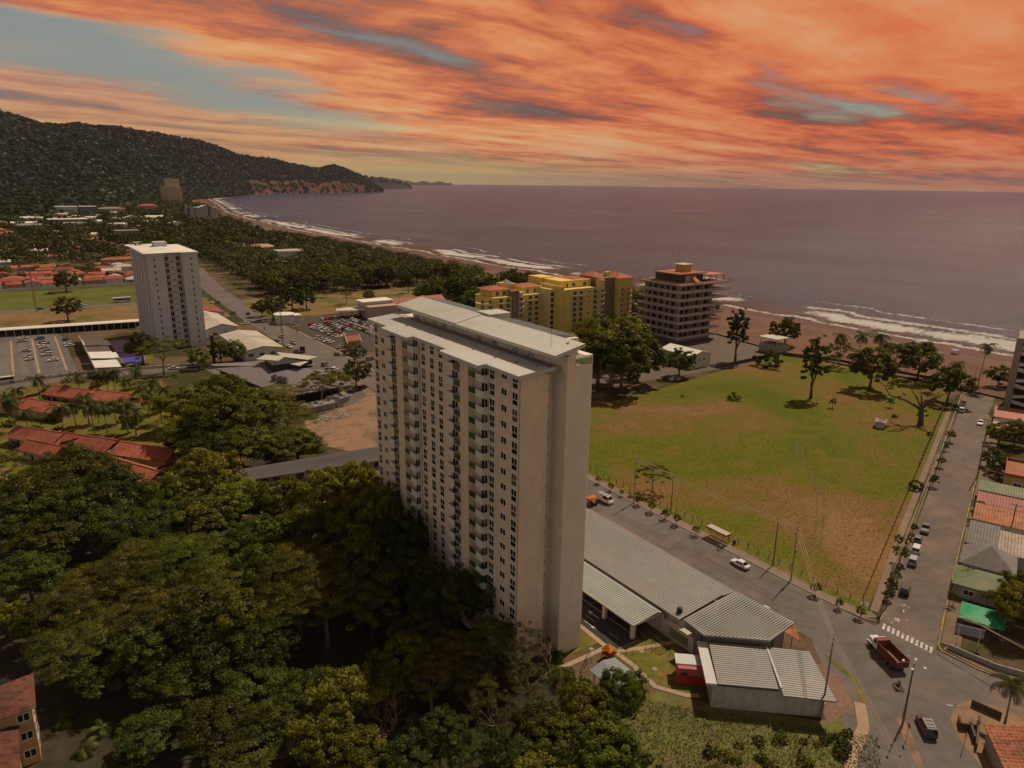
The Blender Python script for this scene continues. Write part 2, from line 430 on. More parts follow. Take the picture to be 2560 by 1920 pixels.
def ground_mat():
    m = bpy.data.materials.new('town_ground'); m.use_nodes = True; t = NT(m.node_tree); b = m.node_tree.nodes['Principled BSDF']
    co = t.n('ShaderNodeTexCoord').outputs['Object']
    n = t.noise(co, 0.035, 6.0, 0.62); n2 = t.noise(co, 0.5, 4.0, 0.6)
    c = t.mix(t.mapr(n, 0.42, 0.60), (0.050, 0.052, 0.016), (0.135, 0.090, 0.055))
    k = t.mapr(n2, 0.2, 0.8, 0.6, 1.35, False)
    t.put(b.inputs['Base Color'], t.mix(1.0, c, t.comb(k, k, k), 'MULTIPLY')); b.inputs['Roughness'].default_value = 0.95; b.inputs['Specular IOR Level'].default_value = 0.1
    return m
gb = MB(); gys = list(range(-900, 4000, 100))
for i in range(len(gys) - 1):
    a, c = gys[i], gys[i + 1]
    gb.quad((-4000, a, 0), (veg_x(a) + 6, a, 0), (veg_x(c) + 6, c, 0), (-4000, c, 0))
struct('ground', gb, ground_mat())

def sand_mat():
    m = bpy.data.materials.new('beach_sand'); m.use_nodes = True; t = NT(m.node_tree); b = m.node_tree.nodes['Principled BSDF']
    co = t.n('ShaderNodeTexCoord').outputs['Object']
    wet = t.n('ShaderNodeAttribute', attribute_name='tint').outputs['Fac']
    n = t.noise(co, 0.05, 5.0, 0.6); n2 = t.noise(co, 0.8, 4.0, 0.65)
    dry = t.mix(t.mapr(n, 0.35, 0.65), (0.175, 0.092, 0.058), (0.125, 0.070, 0.048))
    wv = t.mapr(t.math('ADD', wet, t.math('MULTIPLY', t.math('SUBTRACT', n, 0.5), 0.5)), 0.45, 0.72)
    c = t.mix(wv, dry, (0.060, 0.045, 0.042))
    k = t.mapr(n2, 0.2, 0.8, 0.8, 1.2, False)
    t.put(b.inputs['Base Color'], t.mix(1.0, c, t.comb(k, k, k), 'MULTIPLY'))
    t.put(b.inputs['Roughness'], t.mapr(wv, 0, 1, 0.95, 0.35)); b.inputs['Specular IOR Level'].default_value = 0.25
    return m
def strip_mesh(name, offs, zf, tf, m, ys, xf):
    V = []; T = []; n = len(offs)
    for y in ys:
        for o in offs: p = xf(y, o); V.append((p, y, zf(p - shore_x(y), y))); T.append(tf(p - shore_x(y), y, o))
    idx = np.arange(len(ys) * n).reshape(len(ys), n)
    Fq = np.stack([idx[:-1, :-1], idx[:-1, 1:], idx[1:, 1:], idx[1:, :-1]], -1).reshape(-1, 4)
    return np_mesh(name, np.array(V), Fq, m, np.array(T), True)
cys = list(np.concatenate([np.arange(-700, 900, 8.0), np.arange(900, 3560, 30.0)]))
sand = ob('beach', strip_mesh('beach', np.linspace(0, 1, 14), lambda d, y: 0.02 + (0.6 if d < -60 else 0.6 * (-d) / 60.0 if d < 0 else -0.05 * d), lambda d, y, o: max(0.0, min(1.0, (d + 55) / 55.0)), sand_mat(), cys,
      lambda y, o: (veg_x(y) - 4) * (1 - o) + (shore_x(y) + 14) * o)); tag(sand, kind='structure')

def sea_mat(foam):
    m = bpy.data.materials.new('sea_surf' if foam else 'sea_water'); m.use_nodes = True; t = NT(m.node_tree); b = m.node_tree.nodes['Principled BSDF']
    co = t.n('ShaderNodeTexCoord').outputs['Object']; x, y, z = t.sep(co)
    n0 = t.noise(co, 0.004, 3.0, 0.5)
    wind = t.noise(t.comb(t.math('MULTIPLY', x, 0.35), t.math('MULTIPLY', y, 0.10), 2.0), 0.03, 5.0, 0.65)
    deep = t.mix(t.mapr(t.math('ADD', t.math('MULTIPLY', n0, 0.5), t.math('MULTIPLY', wind, 0.5)), 0.36, 0.64), (0.036, 0.060, 0.112), (0.074, 0.100, 0.160))
    sw = t.noise(t.comb(t.math('MULTIPLY', x, 1.0), t.math('MULTIPLY', y, 0.28), 0.0), 0.055, 4.0, 0.6)
    ch = t.noise(t.comb(t.math('MULTIPLY', x, 1.0), t.math('MULTIPLY', y, 0.6), 4.0), 0.35, 5.0, 0.7)
    bn = t.n('ShaderNodeBump'); bn.inputs['Strength'].default_value = 1.0; bn.inputs['Distance'].default_value = 6.0
    t.put(bn.inputs['Height'], t.math('ADD', t.math('MULTIPLY', sw, 1.3), t.math('MULTIPLY', ch, 0.9)))
    t.put(b.inputs['Normal'], bn.outputs[0])
    b.inputs['Specular IOR Level'].default_value = 0.05; b.inputs['IOR'].default_value = 1.33
    if foam:
        d = t.n('ShaderNodeAttribute', attribute_name='tint').outputs['Fac']        # metres from the waterline
        w1 = t.noise(t.comb(0.0, t.math('MULTIPLY', y, 1.0), 1.0), 0.012, 4.0, 0.6)
        w2 = t.noise(t.comb(t.math('MULTIPLY', x, 0.3), t.math('MULTIPLY', y, 1.0), 7.0), 0.035, 4.0, 0.6)
        dd = t.math('ADD', d, t.math('MULTIPLY', t.math('SUBTRACT', w1, 0.5), 46.0)); dd = t.math('ADD', dd, t.math('MULTIPLY', t.math('SUBTRACT', w2, 0.5), 16.0))
        fine = t.noise(t.comb(t.math('MULTIPLY', x, 0.55), y, 2.0), 0.42, 6.0, 0.72)
        fine2 = t.noise(t.comb(t.math('MULTIPLY', x, 0.35), y, 6.0), 0.12, 4.0, 0.65)
        tot = None
        for c0, wd, k in ((1.0, 5.0, 1.0), (25.0, 15.0, 1.3), (46.0, 7.0, 0.95), (74.0, 4.0, 0.75)):
            band = t.math('SUBTRACT', 1.0, t.math('ABSOLUTE', t.math('DIVIDE', t.math('SUBTRACT', dd, c0), wd)), clamp=True)
            band = t.math('MULTIPLY', t.math('POWER', band, 0.5), k)
            brk = t.mapr(t.noise(t.comb(0.0, y, c0), 0.0095, 3.0, 0.55), 0.38, 0.56)
            if c0 > 2: band = t.math('MULTIPLY', band, brk)
            tot = band if tot is None else t.math('MAXIMUM', tot, band)
        tex = t.math('ADD', t.math('MULTIPLY', fine, 0.75), t.math('MULTIPLY', fine2, 0.45))
        fm = t.mapr(t.math('ADD', t.math('MULTIPLY', tot, 0.42), tex), 0.80, 1.02)
        fm = t.math('MULTIPLY', fm, t.mapr(tot, 0.05, 0.4)); fm = t.math('MULTIPLY', fm, t.mapr(y, 500, 1500, 1.0, 0.9))
        shallow = t.mix(t.mapr(d, 0.0, 70.0), (0.075, 0.055, 0.050), deep)
        t.put(b.inputs['Base Color'], t.mix(fm, shallow, (0.74, 0.72, 0.68))); t.put(b.inputs['Roughness'], t.mapr(fm, 0, 1, 0.24, 0.8))
    else:
        t.put(b.inputs['Base Color'], deep); b.inputs['Roughness'].default_value = 0.24
    # small steep ripples that flash the sun
    gl = t.n('ShaderNodeBsdfGlossy'); gl.inputs['Roughness'].default_value = 0.16; gl.inputs['Color'].default_value = (1, 1, 1, 1)
    b2 = t.n('ShaderNodeBump'); b2.inputs['Strength'].default_value = 1.0; b2.inputs['Distance'].default_value = 2.2
    t.put(b2.inputs['Height'], t.noise(t.comb(x, t.math('MULTIPLY', y, 0.7), 1.0), 0.30, 4.0, 0.7)); t.put(gl.inputs['Normal'], b2.outputs[0])
    mx = t.n('ShaderNodeMixShader'); out = m.node_tree.nodes['Material Output']
    t.put(mx.inputs[0], 0.055 if not foam else t.mapr(fm, 0, 1, 0.055, 0.0)); t.t.links.new(b.outputs[0], mx.inputs[1]); t.t.links.new(gl.outputs[0], mx.inputs[2]); t.t.links.new(mx.outputs[0], out.inputs['Surface'])
    return m
def surf_z(d, y):
    z = 0.04
    for c0, hgt, wd in ((28, 0.8, 6), (46, 0.7, 7), (74, 0.9, 8)): z += hgt * math.exp(-((d + 20 * math.sin(y * 0.008 + c0) - c0) / wd) ** 2) * max(0.0, math.sin(y * 0.021 + c0 * 3))
    return z
surf = ob('sea', strip_mesh('sea', np.concatenate([np.arange(-3, 100, 3.0), np.array([104, 112, 125, 140.0])]), surf_z, lambda d, y, o: d, sea_mat(True), cys, lambda y, o: shore_x(y) + o)); tag(surf, kind='structure')
sb = MB()
prev = None
seam = [(shore_x(y) + 136, y) for y in np.arange(-700, 3560, 60.0)] + [(1000, 3580)]
R = 32000.0
for i in range(len(seam) - 1):
    (xa, ya), (xb, yb) = seam[i], seam[i + 1]
    for j, (s0, s1) in enumerate(((0, 0.01), (0.01, 0.06), (0.06, 1.0))):
        fa = lambda x, y, s: (x + (R - x) * s, y + (y * 9) * s, 0.02)
        sb.quad(fa(xa, ya, s0), fa(xa, ya, s1), fa(xb, yb, s1), fa(xb, yb, s0))
sb.quad((980, 3540, 0.01), (R, 35000, 0.01), (-R * .4, 42000, 0.01), (-3000, 3540, 0.0))
sb.quad((200, -700, 0.0), (R, -12000, 0.0), (R, -700 * 10, 0.0), (471, -700, 0.0))
struct('sea_horizon', sb, sea_mat(False))

# hills and headland behind the bay: columns of the view, each with foot, foothill, ridge
HCOL = [(-700, 60, 1500, 2400, 40, 4000), (-300, 60, 1500, 2400, 40, 4100), (0, 70, 1650, 2500, 42, 4200), (200, 130, 1750, 2550, 42, 4250), (450, 140, 1950, 2600, 40, 4300), (600, 150, 2250, 2800, 40, 4300),
        (750, 180, 2650, 3150, 40, 4350), (880, 195, 3050, 3450, 40, 4450), (1000, 210, 3450, 3700, 42, 4550), (1200, 280, 4240, 4380, 55, 4950), (1400, 310, 4990, 5060, 60, 5400), (1600, 350, 5200, 5270, 60, 5560), (1680, 330, 5340, 5400, 70, 5700), (1800, 375, 5600, 5640, 50, 5850), (1900, 440, 5830, 5850, 18, 5960), (1935, 466, 5900, 5905, 4, 5990)]
_hx = [c[0] for c in HCOL]
def hill_col(nx):
    v = [float(np.interp(nx, _hx, [c[k] for c in HCOL])) for k in range(1, 6)]
    d = ray('N', nx, v[0]); hd = math.hypot(d.x, d.y); ux, uy = d.x / hd, d.y / hd
    return ux, uy, v[1], v[2], v[3], v[4], CAM_H + d.z / hd * v[4]
rng = np.random.default_rng(11)
_ph = rng.uniform(0, 6.28, 24)
def lump(x, y):
    s = 0.0
    for k in range(8):
        a = _ph[k] * 1.0; fq = 0.0016 * 1.45 ** k
        s += math.sin(fq * (x * math.cos(a) + y * math.sin(a)) * 6.28 + _ph[k + 8]) / 1.25 ** k
    return s / 3.2
def hill_pt(nx, s):
    """s 0..1 foot to foothill, 1..2 to ridge, 2..3 behind"""
    ux, uy, d0, d1, z1, dr, zr = hill_col(nx)
    if s <= 1: D = d0 + (d1 - d0) * s; z = z1 * s ** 1.3
    elif s <= 2:
        q = s - 1; D = d1 + (dr - d1) * q; z = z1 + (zr - z1) * (0.35 * q + 0.65 * (q * q * (3 - 2 * q)))
    else: q = s - 2; D = dr + 900 * q; z = zr * (1 - q) - 20 * q
    x, y = CAM[0] + ux * D, CAM[1] + uy * D
    if 0.3 < s < 2.6: z += lump(x, y) * 22 * min(1.0, zr / 200) * (1 - abs(s - 1.5) / 1.6 if s < 2 else 0.3) * (0.0 if s > 1.97 else 1.0)
    return (x, y, z)
hb = []; nxs = np.concatenate([np.arange(-700, 1000, 35.0), np.arange(1000, 1936, 13.0)]); ss = np.concatenate([np.linspace(0, 1, 8), np.linspace(1.08, 2, 16), [2.2, 2.6, 3.0]])
for nx in nxs:
    for s in ss: hb.append(hill_pt(nx, s))
idx = np.arange(len(nxs) * len(ss)).reshape(len(nxs), len(ss))
Fq = np.stack([idx[:-1, :-1], idx[1:, :-1], idx[1:, 1:], idx[:-1, 1:]], -1).reshape(-1, 4)
HILLM = bpy.data.materials.new('hill_soil'); HILLM.use_nodes = True; _t = NT(HILLM.node_tree); _b = HILLM.node_tree.nodes['Principled BSDF']; _co = _t.n('ShaderNodeTexCoord').outputs['Object']; _x, _y, _z = _t.sep(_co)
_rock = _t.math('MULTIPLY', _t.mapr(_z, 45, 105, 1.0, 0.0), _t.mapr(_x, 900, 1200))          # bare sea cliffs
_rock = _t.math('MULTIPLY', _rock, _t.mapr(_t.noise(_co, 0.012, 5.0, 0.65), 0.38, 0.55))
_t.put(_b.inputs['Base Color'], _t.mix(_rock, _t.mix(_t.mapr(_t.noise(_co, 0.01, 4.0, 0.6), 0.4, 0.6), (.030, .032, .014), (.046, .042, .020)), _t.mix(_t.mapr(_t.noise(_co, 0.03, 4.0, 0.6), 0.4, 0.6), (.17, .075, .05), (.10, .055, .04))))
_b.inputs['Roughness'].default_value = 0.95; _b.inputs['Specular IOR Level'].default_value = 0.1
tag(ob('hills', np_mesh('hills', np.array(hb), Fq, HILLM, None, True)), kind='structure')
# the second cape far out
cb = []
for i in range(25):
    q = i / 24; nx = 1740 + (2075 - 1740) * q
    yt = float(np.interp(nx, [1740, 1800, 1900, 2000, 2040, 2075], [372, 378, 390, 401, 415, 446]))
    d = ray('N', nx, yt); hd = math.hypot(d.x, d.y)
    for D, k in ((9300, 0.0), (9400, 0.55), (9600, 1.0), (10300, 0.0)):
        cb.append((CAM[0] + d.x / hd * D, CAM[1] + d.y / hd * D, max(0.0, (CAM_H + d.z / hd * D)) * k * (0.92 + 0.08 * math.sin(i * 2.3)) - (1 if k == 0 else 0)))
idx = np.arange(100).reshape(25, 4); Fq = np.stack([idx[:-1, :-1], idx[1:, :-1], idx[1:, 1:], idx[:-1, 1:]], -1).reshape(-1, 4)
tag(ob('far_headland', np_mesh('far_headland', np.array(cb), Fq, mat('cape_wood', (0.035, 0.036, 0.022), 0.95, 0.3, 0.02), None, True)), kind='structure')
cb = []
for i in range(20):
    q = i / 19; d = ray('N', 2030 + q * 240, 410 + 3 * q); hd = math.hypot(d.x, d.y)
    for D, z in ((24000, -2), (24200, (80 + d.z / hd * 24200) + 30 * math.sin(i)), (25000, -2)): cb.append((CAM[0] + d.x / hd * D, CAM[1] + d.y / hd * D, z))
idx = np.arange(60).reshape(20, 3); Fq = np.stack([idx[:-1, :-1], idx[1:, :-1], idx[1:, 1:], idx[:-1, 1:]], -1).reshape(-1, 4)
tag(ob('distant_coast', np_mesh('distant_coast', np.array(cb), Fq, MATS['cape_wood'], None, True)), kind='structure')

# ------------------------------------------------------------------ roads, pavements, lawns
ASPH = mat('asphalt', (0.130, 0.113, 0.104), 0.9, 0.22, 0.35, spec=0.25, col2=(0.175, 0.128, 0.095), c2lo=0.54, c2hi=0.74, c2scale=0.07, bump=0.15, bscale=6)
ASPHN = mat('new_asphalt', (0.038, 0.037, 0.038), 0.9, 0.12, 0.8, spec=0.25)
PAVE = mat('pavement_concrete', (0.20, 0.148, 0.108), 0.92, 0.18, 0.8, bump=0.15)
KERB = mat('kerb_concrete', (0.24, 0.21, 0.175), 0.9, 0.2, 1.2)
KERBY = mat('kerb_yellow', (0.38, 0.235, 0.075), 0.85, 0.25, 1.5, col2=(0.21, 0.165, 0.12), c2lo=0.40, c2hi=0.54, c2scale=0.25)
PAINTW = mat('road_paint_white', (0.55, 0.52, 0.47), 0.8, 0.25, 2.0, col2=(0.20, 0.175, 0.15), c2lo=0.52, c2hi=0.66, c2scale=1.8)
PAINTY = mat('road_paint_yellow', (0.55, 0.33, 0.05), 0.8, 0.2, 2.0)
DIRT = mat('dirt', (0.25, 0.155, 0.095), 0.97, 0.22, 0.5, col2=(0.14, 0.095, 0.062), c2scale=0.12, bump=0.2)
BRICKP = mat('brick_paving', (0.19, 0.112, 0.085), 0.9, 0.25, 1.5)
LAWN = mat('lawn', (0.11, 0.115, 0.018), 0.95, 0.3, 0.8, spec=0.1, col2=(0.18, 0.125, 0.038), c2lo=0.46, c2hi=0.66, c2scale=0.18, bump=0.4, bscale=5)
def field_mat():
    m = bpy.data.materials.new('rough_grass'); m.use_nodes = True; t = NT(m.node_tree); b = m.node_tree.nodes['Principled BSDF']
    co = t.n('ShaderNodeTexCoord').outputs['Object']; x, y, z = t.sep(co)
    n = t.noise(co, 0.018, 5.0, 0.6, 0.6); n2 = t.noise(co, 0.16, 6.0, 0.68); n3 = t.noise(co, 1.3, 5.0, 0.72)
    f = t.math('ADD', t.math('ADD', t.math('MULTIPLY', n, 0.86), t.math('MULTIPLY', n2, 0.26)), t.math('MULTIPLY', n3, 0.10))
    # greener towards the sea end and the street, drier in the middle
    f = t.math('ADD', f, t.mapr(x, 60, 200, -0.105, -0.135)); 
    c = t.ramp(f, [(0.38, (0.090, 0.112, 0.010)), (0.455, (0.122, 0.122, 0.015)), (0.50, (0.145, 0.116, 0.023)), (0.55, (0.175, 0.108, 0.038)), (0.64, (0.23, 0.135, 0.062))])
    k = t.mapr(n3, 0.25, 0.75, 0.62, 1.32, False)
    t.put(b.inputs['Base Color'], t.mix(1.0, c, t.comb(k, k, k), 'MULTIPLY')); b.inputs['Roughness'].default_value = 0.97; b.inputs['Specular IOR Level'].default_value = 0.08
    bn = t.n('ShaderNodeBump'); bn.inputs['Strength'].default_value = 0.7; bn.inputs['Distance'].default_value = 0.25
    t.put(bn.inputs['Height'], t.math('ADD', n3, t.math('MULTIPLY', t.noise(co, 3.5, 3.0, 0.6), 0.5))); t.put(b.inputs['Normal'], bn.outputs[0])
    return m
FIELDM = field_mat()

def sheet(name, pts, z, m):
    mb = MB()
    a = sum(pts[i][0] * pts[(i + 1) % len(pts)][1] - pts[(i + 1) % len(pts)][0] * pts[i][1] for i in range(len(pts)))
    if a < 0: pts = pts[::-1]
    mb.poly([(p[0], p[1], z) for p in pts]); return struct(name, mb, m)
def band(name, pts, wd, z0, z1, m, kind='structure', side=0):
    """a strip of width wd along a polyline (side 0 centred, 1 left, -1 right), z1>z0 makes it a kerb"""
    mb = MB(); P = [Vector((p[0], p[1])) for p in pts]; L = []; Rr = []
    for i, p in enumerate(P):
        d = (P[min(i + 1, len(P) - 1)] - P[max(i - 1, 0)]).normalized(); nrm = Vector((-d.y, d.x))
        lo, hi = (-wd / 2, wd / 2) if side == 0 else (0, wd) if side > 0 else (-wd, 0)
        L.append(p + nrm * hi); Rr.append(p + nrm * lo)
    for i in range(len(P) - 1):
        if z1 > z0: mb.prism([(Rr[i].x, Rr[i].y), (Rr[i + 1].x, Rr[i + 1].y), (L[i + 1].x, L[i + 1].y), (L[i].x, L[i].y)], z0, z1)
        else: mb.quad((Rr[i].x, Rr[i].y, z0), (Rr[i + 1].x, Rr[i + 1].y, z0), (L[i + 1].x, L[i + 1].y, z0), (L[i].x, L[i].y, z0))
    o = mb.build(name, m); o['kind'] = kind; return o

def SST(x, off=0.0): return -26.5 + (x - 57.4) * 0.3595 + off           # west kerb line of the street to the beach
sheet('main_road', [(42, -22), (55.6, -26.5), (55.6, 150), (55.2, 300), (53.0, 340), (60, 480), (78, 640), (62, 640), (47, 500), (38.8, 350), (37.5, 280), (42, 190)], 0.016, ASPH)
sheet('junction_road', [(42, -22), (55.6, -26.5), (57.4, -26.6), (57.9, -36.4), (58.0, -43.6), (60, -52), (70, -70), (52, -62), (50, -52), (46, -45.3), (42, -46.5), (38, -50.5), (31, -60), (24, -72), (4, -60), (22, -42), (33, -32), (37.4, -27)], 0.020, ASPH)
sheet('beach_street', [(57.3, SST(57.3)), (57.9, -36.6), (70.1, -32.1), (107, -19), (180, 6.5), (218, 20.6), (250, 31), (262, 35), (262, 47), (253, 44), (209, 27)], 0.012, mat('dusty_asphalt', (0.135, 0.108, 0.092), 0.92, 0.22, 0.35, col2=(0.18, 0.128, 0.092), c2lo=0.45, c2hi=0.68, c2scale=0.09))
# field
sheet('field', [(60.5, 70), (60.5, -22.5), (80, -15.8), (139, 4.6), (222, 36.0), (252, 49), (247, 95), (237, 121), (215, 120), (180, 116), (150, 112), (110, 108), (70, 110)], 0.03, FIELDM)
sheet('verge', [(60.5, -22.5), (60.5, 150), (58.4, 150), (58.4, -23.5)], 0.026, LAWN)
# pavements with kerbs
band('pavement', [(55.9, 150), (55.9, -19), (56.6, -24.2), (58.6, -25.4)], 2.3, 0.0, 0.13, PAVE, side=1)
band('kerb', [(55.6, 150), (55.6, -19), (56.2, -24.4), (57.6, -26.4)], 0.30, 0.0, 0.15, KERB, side=1)
band('pavement', [(60.4, -24.6), (100, SST(100, 1.5)), (160, SST(160, 1.5)), (222, SST(222, 1.5))], 1.5, 0.0, 0.13, PAVE, side=1)
band('kerb', [(58.4, -26.3), (100, SST(100)), (160, SST(160)), (240, SST(240))], 0.30, 0.0, 0.15, KERB, side=1)
band('pavement', [(60.6, -36.2), (70.1, -32.8), (107, -19.7), (180, 5.8), (215, 19)], 3.0, 0.0, 0.13, mat('pavement_dusty', (0.17, 0.12, 0.085), 0.95, 0.2), side=-1)
band('kerb', [(59.3, -36.2), (70.1, -32.2), (107, -19.1), (180, 6.4), (218, 20.5)], 0.30, 0.0, 0.15, KERBY, side=-1)
band('kerb', [(59.3, -36.2), (58.2, -37.4), (58.3, -43.6), (60.3, -52), (70, -70)], 0.30, 0.0, 0.15, KERBY, side=1)
band('pavement', [(59.0, -37.2), (58.9, -43.6), (60.9, -52), (70.6, -70)], 1.6, 0.0, 0.13, MATS['pavement_dusty'], side=1)
sheet('dirt_verge', [(41.8, 130), (43.6, 60), (43.8, 20), (43.0, -2), (42.2, -20), (38, -12), (36, 40), (36, 130)], 0.0245, DIRT)
# zebra crossing and markings across the beach street
zb = MB()
for i in range(11):
    a = g('F', 668 + i * 31.5, 712 + i * 15.6); mb_d = Vector((0.93, 0.36, 0)); s_ = Vector((0.36, -0.93, 0))
    q = [a - mb_d * 1.0 - s_ * 0.24, a + mb_d * 1.0 - s_ * 0.24, a + mb_d * 1.0 + s_ * 0.24, a - mb_d * 1.0 + s_ * 0.24]
    zb.quad(*[(p.x, p.y, 0.028) for p in q])
struct('zebra_crossing', zb, PAINTW)
mk = MB()
def stroke(t, pts, wd=0.18, mb=mk, z=0.026):
    P = [g(t, *p) for p in pts]
    for a, b in zip(P[:-1], P[1:]):
        d = (b - a).normalized(); n_ = Vector((-d.y, d.x, 0)) * wd / 2; mb.quad(*[(q.x, q.y, z) for q in (a - n_, b - n_, b + n_, a + n_)])
for p in ([(712, 690), (727, 686)], [(742, 655), (740, 672), (757, 673), (759, 656), (742, 655)], [(745, 664), (757, 665)], [(768, 662), (767, 682), (776, 683)], [(820, 668), (826, 674)],
          [(776, 568), (800, 574)], [(800, 564), (815, 574)], [(800, 600), (800, 622)], [(793, 603), (807, 603)], [(830, 580), (844, 586)], [(1090, 1236), (1132, 1243)], [(830, 905), (843, 912)]): stroke('F', p)
stroke('E', [(1250, 608), (1262, 616)], 0.15); stroke('E', [(1256, 836), (1290, 855)], 0.35)
struct('road_marking', mk, PAINTW)
# diagonal street and its islands, lower right
band('pavement', [(33.2, -36.5), (28.5, -39.8), (21, -42.2), (12, -47), (4, -53)], 1.7, 0.0, 0.12, mat('path_concrete', (0.34, 0.24, 0.165), 0.9, 0.15), side=0)
sheet('dirt_island', [g('F', 755, 1330)[:2], g('F', 800, 1335)[:2], g('F', 860, 1440)[:2], g('F', 930, 1640)[:2], g('F', 900, 1659)[:2], g('F', 820, 1520)[:2]], 0.034, DIRT)
sheet('dirt_corner', [g('F', 1110, 1330)[:2], g('F', 1150, 1240)[:2], g('F', 1250, 1205)[:2], g('F', 1500, 1265)[:2], (62, -66), (40, -66), g('F', 1330, 1659)[:2], g('F', 1180, 1480)[:2]], 0.034, DIRT)
# tyre tracks across the field
tm = mat('tyre_track', (0.155, 0.095, 0.048), 0.97, 0.3, 1.2, col2=(0.095, 0.078, 0.028), c2lo=0.45, c2hi=0.6, c2scale=0.8)
def track(pts, wd=0.42):
    P = [g('G', *p) for p in pts]; L = []
    for i in range(len(P) - 1):
        for k in range(6): L.append(P[i].lerp(P[i + 1], k / 6))
    return band('tyre_track', [(p.x, p.y) for p in L], wd, 0.036, 0.036, tm)
track([(190, 1600), (215, 1400), (225, 1250), (205, 1150), (140, 1050), (95, 960), (85, 880), (110, 840), (150, 820)])
track([(238, 1600), (262, 1400), (272, 1250), (250, 1160), (180, 1060), (130, 970), (120, 890), (140, 850), (175, 830), (330, 800), (480, 770), (600, 760)])
track([(0, 715), (150, 700), (300, 690), (500, 700), (620, 720)])
# lawns, yard and other ground patches
sheet('tower_lawn', [(-3, 30), (-3, -1), (8.5, -1), (8.6, -16), (12, -20), (20.5, -16), (20.5, -4.6), (15, -4.6), (9.2, -4.6), (9.2, 30)], 0.022, LAWN)
sheet('driveway', [(9.7, 60), (9.7, -4.5), (15.2, -4.5), (20.5, -1.2), (20.5, 60)], 0.030, ASPHN)
PATHC = MATS['path_concrete']
band('garden_path', [(9.1, 60), (9.1, 3), (8.9, -3.2)], 0.95, 0.0, 0.07, PATHC)
band('garden_path', [(8.9, -2.9), (4, -2.9), (-3, -2.8)], 1.0, 0.0, 0.075, PATHC)
band('garden_path', [(9.0, -4.6), (14, -6.6), (20.2, -8.6)], 0.95, 0.0, 0.068, PATHC)
band('garden_path', [(9.2, -4.4), (9.4, -9), (8.6, -15.2), (11.2, -19.5), (13, -20.8)], 0.95, 0.0, 0.073, PATHC)
ym = MB()
def arrow(x, y, d, mb):
    mb.box(x - 0.07, min(y, y - d * 2.2), 0.031, x + 0.07, max(y, y - d * 2.2), 0.036)
    mb.add([(x - 0.42, y, 0.036), (x + 0.42, y, 0.036), (x, y + d * 1.1, 0.036)], [(0, 1, 2) if d > 0 else (0, 2, 1)])
arrow(10.9, 3.3, -1, ym); arrow(13.6, 6.6, 1, ym)
for i in range(9): ym.box(15.4, 3.2 + i * 2.9, 0.031, 20.2, 3.28 + i * 2.9, 0.036)
struct('driveway_marking', ym, PAINTW)
ym = MB()
for y0 in (-2.4, 4.0, 10.4, 16.8): ym.box(12.2, y0, 0.031, 12.32, y0 + 2.6, 0.036)
struct('driveway_centre_line', ym, PAINTY)
band('kerb', [(15.35, 60), (15.35, -4.4)], 0.22, 0.0, 0.14, KERB); band('kerb', [(9.72, -4.5), (15.3, -4.55)], 0.15, 0.0, 0.13, KERB)
sheet('brick_pavement', [(33.5, -24.5), (36.8, -27.2), (36.4, -31.5), (31.5, -36.6), (24.5, -36.4), (33, -26.4)], 0.038, BRICKP)
sheet('grass_strip', [(40.0, -26), (39.3, -29), (38.5, -33), (34.5, -37), (33.6, -36.4), (37.6, -32.6), (38.6, -28)], 0.044, LAWN)
sheet('scrub_slope', [(-30, -10), (8, -16), (12.5, -22.5), (24, -35), (31, -38.2), (20, -43.5), (0, -58), (-40, -60), (-70, -50)], 0.008, mat('scrub_soil', (0.13, 0.125, 0.035), 0.97, 0.3, 0.6, col2=(0.14, 0.10, 0.045), c2scale=0.12))
sheet('dirt_yard', [g('C', 690, 1115)[:2], g('C', 740, 1250)[:2], g('C', 1130, 1330)[:2], (40, 110), (41.8, 190), g('C', 1080, 960)[:2], g('C', 980, 1010)[:2]], 0.024, DIRT)
sheet('hotel_lawn', [(-95, 255), (-95, 110), (-45, 110), (-30, 150), (-25, 235)], 0.014, LAWN)
sheet('woodland_floor', [(-95, 110), (-95, -20), (-60, -60), (-5, -20), (-5, 60), (5, 100), (-20, 140), (-45, 110)], 0.018, mat('leaf_litter', (0.040, 0.033, 0.018), 0.97, 0.4, 0.5, col2=(0.030, 0.036, 0.010), c2scale=0.1))
# car park of the white tower
sheet('tower_car_park', [(-90, 376), (-82, 262), (-52.6, 266.5), (-53, 352), (-56, 368)], 0.020, ASPH)
sheet('lane', [(-95, 246), (-95, 254), (-53, 259.5), (-3, 249), (37, 246), (40, 240), (36, 238), (-3, 241), (-53, 252)], 0.028, ASPH)
for x0 in (-75.3, -66.3, -56.2): band('kerb', [(x0, 352), (x0, 270)], 0.9, 0.0, 0.13, MATS['path_concrete'])
bm_ = MB()
for i in range(30):
    for x0 in (-80.5, -72.0, -69.5, -60.5):
        bm_.box(x0, 272 + i * 2.7, 0.022, x0 + 4.4, 272.12 + i * 2.7, 0.027)
struct('parking_lines', bm_, PAINTW)
sheet('pool_terrace', [(-37, 330), (-37, 262), (-22, 268), (-20, 292), (-8, 300), (-8, 330)], 0.026, LAWN)
# town road behind the tower, brown verge, meadow
sheet('bus_road', [(-100, 446), (40, 441), (40, 449), (-100, 458)], 0.03, ASPH)
sheet('dry_verge', [(-100, 380), (-20, 372), (36, 366), (38, 441), (-100, 446)], 0.016, mat('dry_grass', (0.19, 0.115, 0.045), 0.97, 0.3, 0.4, col2=(0.095, 0.088, 0.02), c2scale=0.06))
sheet('meadow', [(-100, 458), (38, 449), (40, 535), (-100, 552)], 0.016, mat('meadow_grass', (0.095, 0.11, 0.014), 0.97, 0.3, 0.4, col2=(0.07, 0.07, 0.015), c2scale=0.05))
